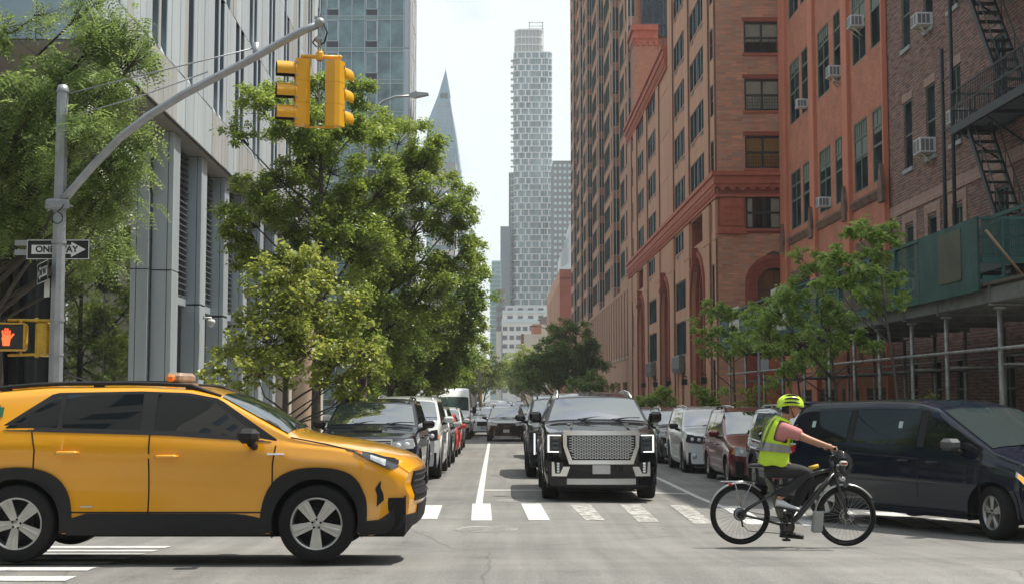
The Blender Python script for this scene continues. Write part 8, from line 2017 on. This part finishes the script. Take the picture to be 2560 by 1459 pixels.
# trousers and shoes
skin('trousers', TRO, [b(1928, 1156), pel, hipN, hipN.lerp(knN, .5), knN, knN.lerp(anN, .5), anN+Vector((0, 0, .03)), hipF, hipF.lerp(knF, .5), knF, knF.lerp(anF, .5), anF+Vector((0, 0, .03))], [(0, 1), (1, 2), (2, 3), (3, 4), (4, 5), (5, 6), (1, 7), (7, 8), (8, 9), (9, 10), (10, 11)], [.12, .13, .108, .094, .075, .062, .052, .108, .094, .075, .062, .052])
mb = MB(); mb.rbox(b(1932, 0).x, b(1955, 0).x, -.165, -.12, b(0, 1170).z, b(0, 1153).z, .015); mb.build('waist_pouch', M('tan_pouch', (.20, .15, .09), .8), rd_)
def shoe(an, toe, m_, s_):
    m = MB(); d = (toe-an); base = an+Vector((-.03, 0, -.085)); tip = toe+Vector((.045, 0, -.0)); dd = (tip-base); L_ = .27; dd = Vector((dd.x, 0, dd.z)).normalized(); upv = Vector((-dd.z, 0, dd.x))
    if upv.z < 0: upv = -upv
    prof = [(0, .0, .085, .035), (.03, 0, .1, .042), (.09, 0, .085, .045), (.15, .0, .06, .048), (.21, 0, .045, .05), (.25, .002, .035, .042), (.275, .01, .022, .02)]
    rws = []
    for (x, z0, h, w) in prof: rws.append([tuple(base+dd*x+upv*(z0+h*(.5-.5*math.cos(t)))+Vector((0, w*math.sin(t), 0))) for t in [2*math.pi*k/14 for k in range(15)]])
    m.grid(rws, True); m.add(rws[0][:-1], [list(range(14))]); m.add(rws[-1][:-1], [list(range(14))]); o = m.build('shoe', m_, rd_)
    m = MB(); rws = [[tuple(base+dd*x+upv*zz+Vector((0, w*s*1.05, 0))) for s in (-1, 0, 1)] for (x, z0, h, w) in prof for zz in (-.014,)]; r2 = [[tuple(Vector(p_)+upv*.022) for p_ in r] for r in rws]
    m.grid(rws, False); m.grid(r2, False)
    for k in (0, 2): m.grid([[r[k] for r in rws], [r[k] for r in r2]], False)
    m.build('sole', s_, rd_)
shoe(anN, toeN, SHOEW, SHOEB); shoe(anF, toeF, SHOEB, SHOEB)
# hands closed round the grips
for ha, wr, g, s in ((haN, wrN, gN, 1), (haF, wrF, gF, -1)):
    m = MB(); gc = g+Vector((.006, s*.055, 0)); back = gc+Vector((-.012, 0, .022)); m.rbox(gc.x-.05, gc.x+.012, gc.y-.042, gc.y+.042, gc.z+.004, gc.z+.034, .012)
    for k, (ln, dy_) in enumerate(((.95, .034), (1.05, .012), (1.0, -.011), (.82, -.032))):
        y_ = gc.y+s*dy_; pts = [(gc.x-.005, y_, gc.z+.026), (gc.x+.022*ln, y_, gc.z+.020), (gc.x+.030*ln, y_, gc.z-.002), (gc.x+.014, y_, gc.z-.022*ln), (gc.x-.006, y_, gc.z-.022)]; m.tube(pts, [.010, .0095, .009, .0085, .007], 7)
    m.tube([(gc.x-.035, gc.y+s*.036, gc.z+.012), (gc.x-.022, gc.y+s*.05, gc.z-.006), (gc.x+.002, gc.y+s*.048, gc.z-.022)], [.012, .011, .008], 7)
    m.tube([tuple(wr), tuple(wr.lerp(back, .6)), tuple(back+Vector((-.02, 0, -.005)))], [.027, .027, .024], 8)
    m.build('hand', SKIN, rd_)
# ================================================================== unseen blocks added for reflections in glass and paint, and trees behind the viewpoint
def simple_block(name, label, x0, x1, y0, y1, h, mat, face, fh=3.4, ww=1.3, wh=1.9, step=3.2):
    r = empty(name, ((x0+x1)/2, (y0+y1)/2, -.2)); tag(r, label, 'building')
    mb = MB(); mb.box(x0, x1, y0, y1, -.2, h); part(mb, 'walls', mat, r)
    m1 = MB(); k = 0; rest = MB()
    for f_ in face:
        a, b_ = (x0, x1) if f_ in 'ns' else (y0, y1); s = a+1.2
        while s+ww < b_:
            z = 1.0
            while z+wh < h-.6:
                if f_ == 's': rest.box(s, s+ww, y0-.03, y0+.05, z, z+wh)
                elif f_ == 'n': rest.box(s, s+ww, y1-.05, y1+.03, z, z+wh)
                elif f_ == 'w': rest.box(x0-.03, x0+.05, s, s+ww, z, z+wh)
                else: rest.box(x1-.05, x1+.03, s, s+ww, z, z+wh)
                z += fh
            s += step
    tag(part(rest, 'windows', GL, r), kind='stuff')
simple_block('corner_block', 'unseen brick corner block behind the viewpoint on the right, added for car window reflections', 9, 30, -30, -6, 20, M('brick_behind', (.26, .12, .08), .85, var=.15), 'nw')
simple_block('corner_block', 'unseen pale stone block behind the viewpoint on the left, added for taxi window reflections', -32, -8, -34, -6, 24, M('stone_behind', (.40, .37, .32), .85, var=.1), 'ne')
simple_block('cross_street_block', 'unseen brown block further right along the cross street, added for reflections', 40, 70, -26, -7, 22, M('brick_behind', (.26, .12, .08)), 'nw')
simple_block('cross_street_block', 'unseen grey block further left along the cross street, added for reflections', -75, -40, -28, -6, 18, M('stone_behind', (.4, .37, .32)), 'ne')
simple_block('cross_street_block', 'unseen dark brick block beyond the silver building, added to darken reflections in car paint', -110, -27, 27, 45, 17, M('brick_dim', (.12, .07, .055), .85, var=.15), 's')
simple_block('cross_street_block', 'unseen dark brick block on the cross street beyond the brown walk-up, added for reflections', 22, 100, 26.5, 45, 19, M('brick_dim', (.12, .07, .055)), 's')
for i, (x, y) in enumerate(((-9.5, -3.2), (-16, -3.4), (-23, -3.2), (9.5, -3.4), (16, -3.2))):
    tree('street_tree', ('street tree behind the viewpoint on the left, mirrored in the taxi glass', 'second street tree behind the viewpoint on the left', 'third street tree behind the viewpoint on the left', 'street tree behind the viewpoint on the right', 'second street tree behind the viewpoint on the right')[i], (x, y, .15),
         [(Vector((x+math.cos(a*2.4)*1.6*(1+.3*(a % 3)), y+math.sin(a*2.4)*1.3, 3.0+.55*a)), 1.05) for a in range(9)], LF1, .2, 320, 140+i, tr=.15, twigs=False)
# ================================================================== air
hz_ = MB(); hz_.box(-160, 160, -60, 700, -4, 185); hz = hz_.build('haze', None, clean=False, uv=False) if False else None
me = bpy.data.meshes.new('haze'); me.from_pydata(hz_.v, [], hz_.f); hz = bpy.data.objects.new('haze', me); COL.objects.link(hz); tag(hz, kind='stuff')
hm = bpy.data.materials.new('haze_air'); hm.use_nodes = True; t = hm.node_tree; t.nodes.remove(t.nodes['Principled BSDF']); pv = N(t, 'ShaderNodeVolumePrincipled'); pv.inputs['Color'].default_value = (.93, .97, 1, 1); pv.inputs['Density'].default_value = .00032; pv.inputs['Anisotropy'].default_value = .3
t.links.new(pv.outputs[0], t.nodes['Material Output'].inputs['Volume']); me.materials.append(hm)
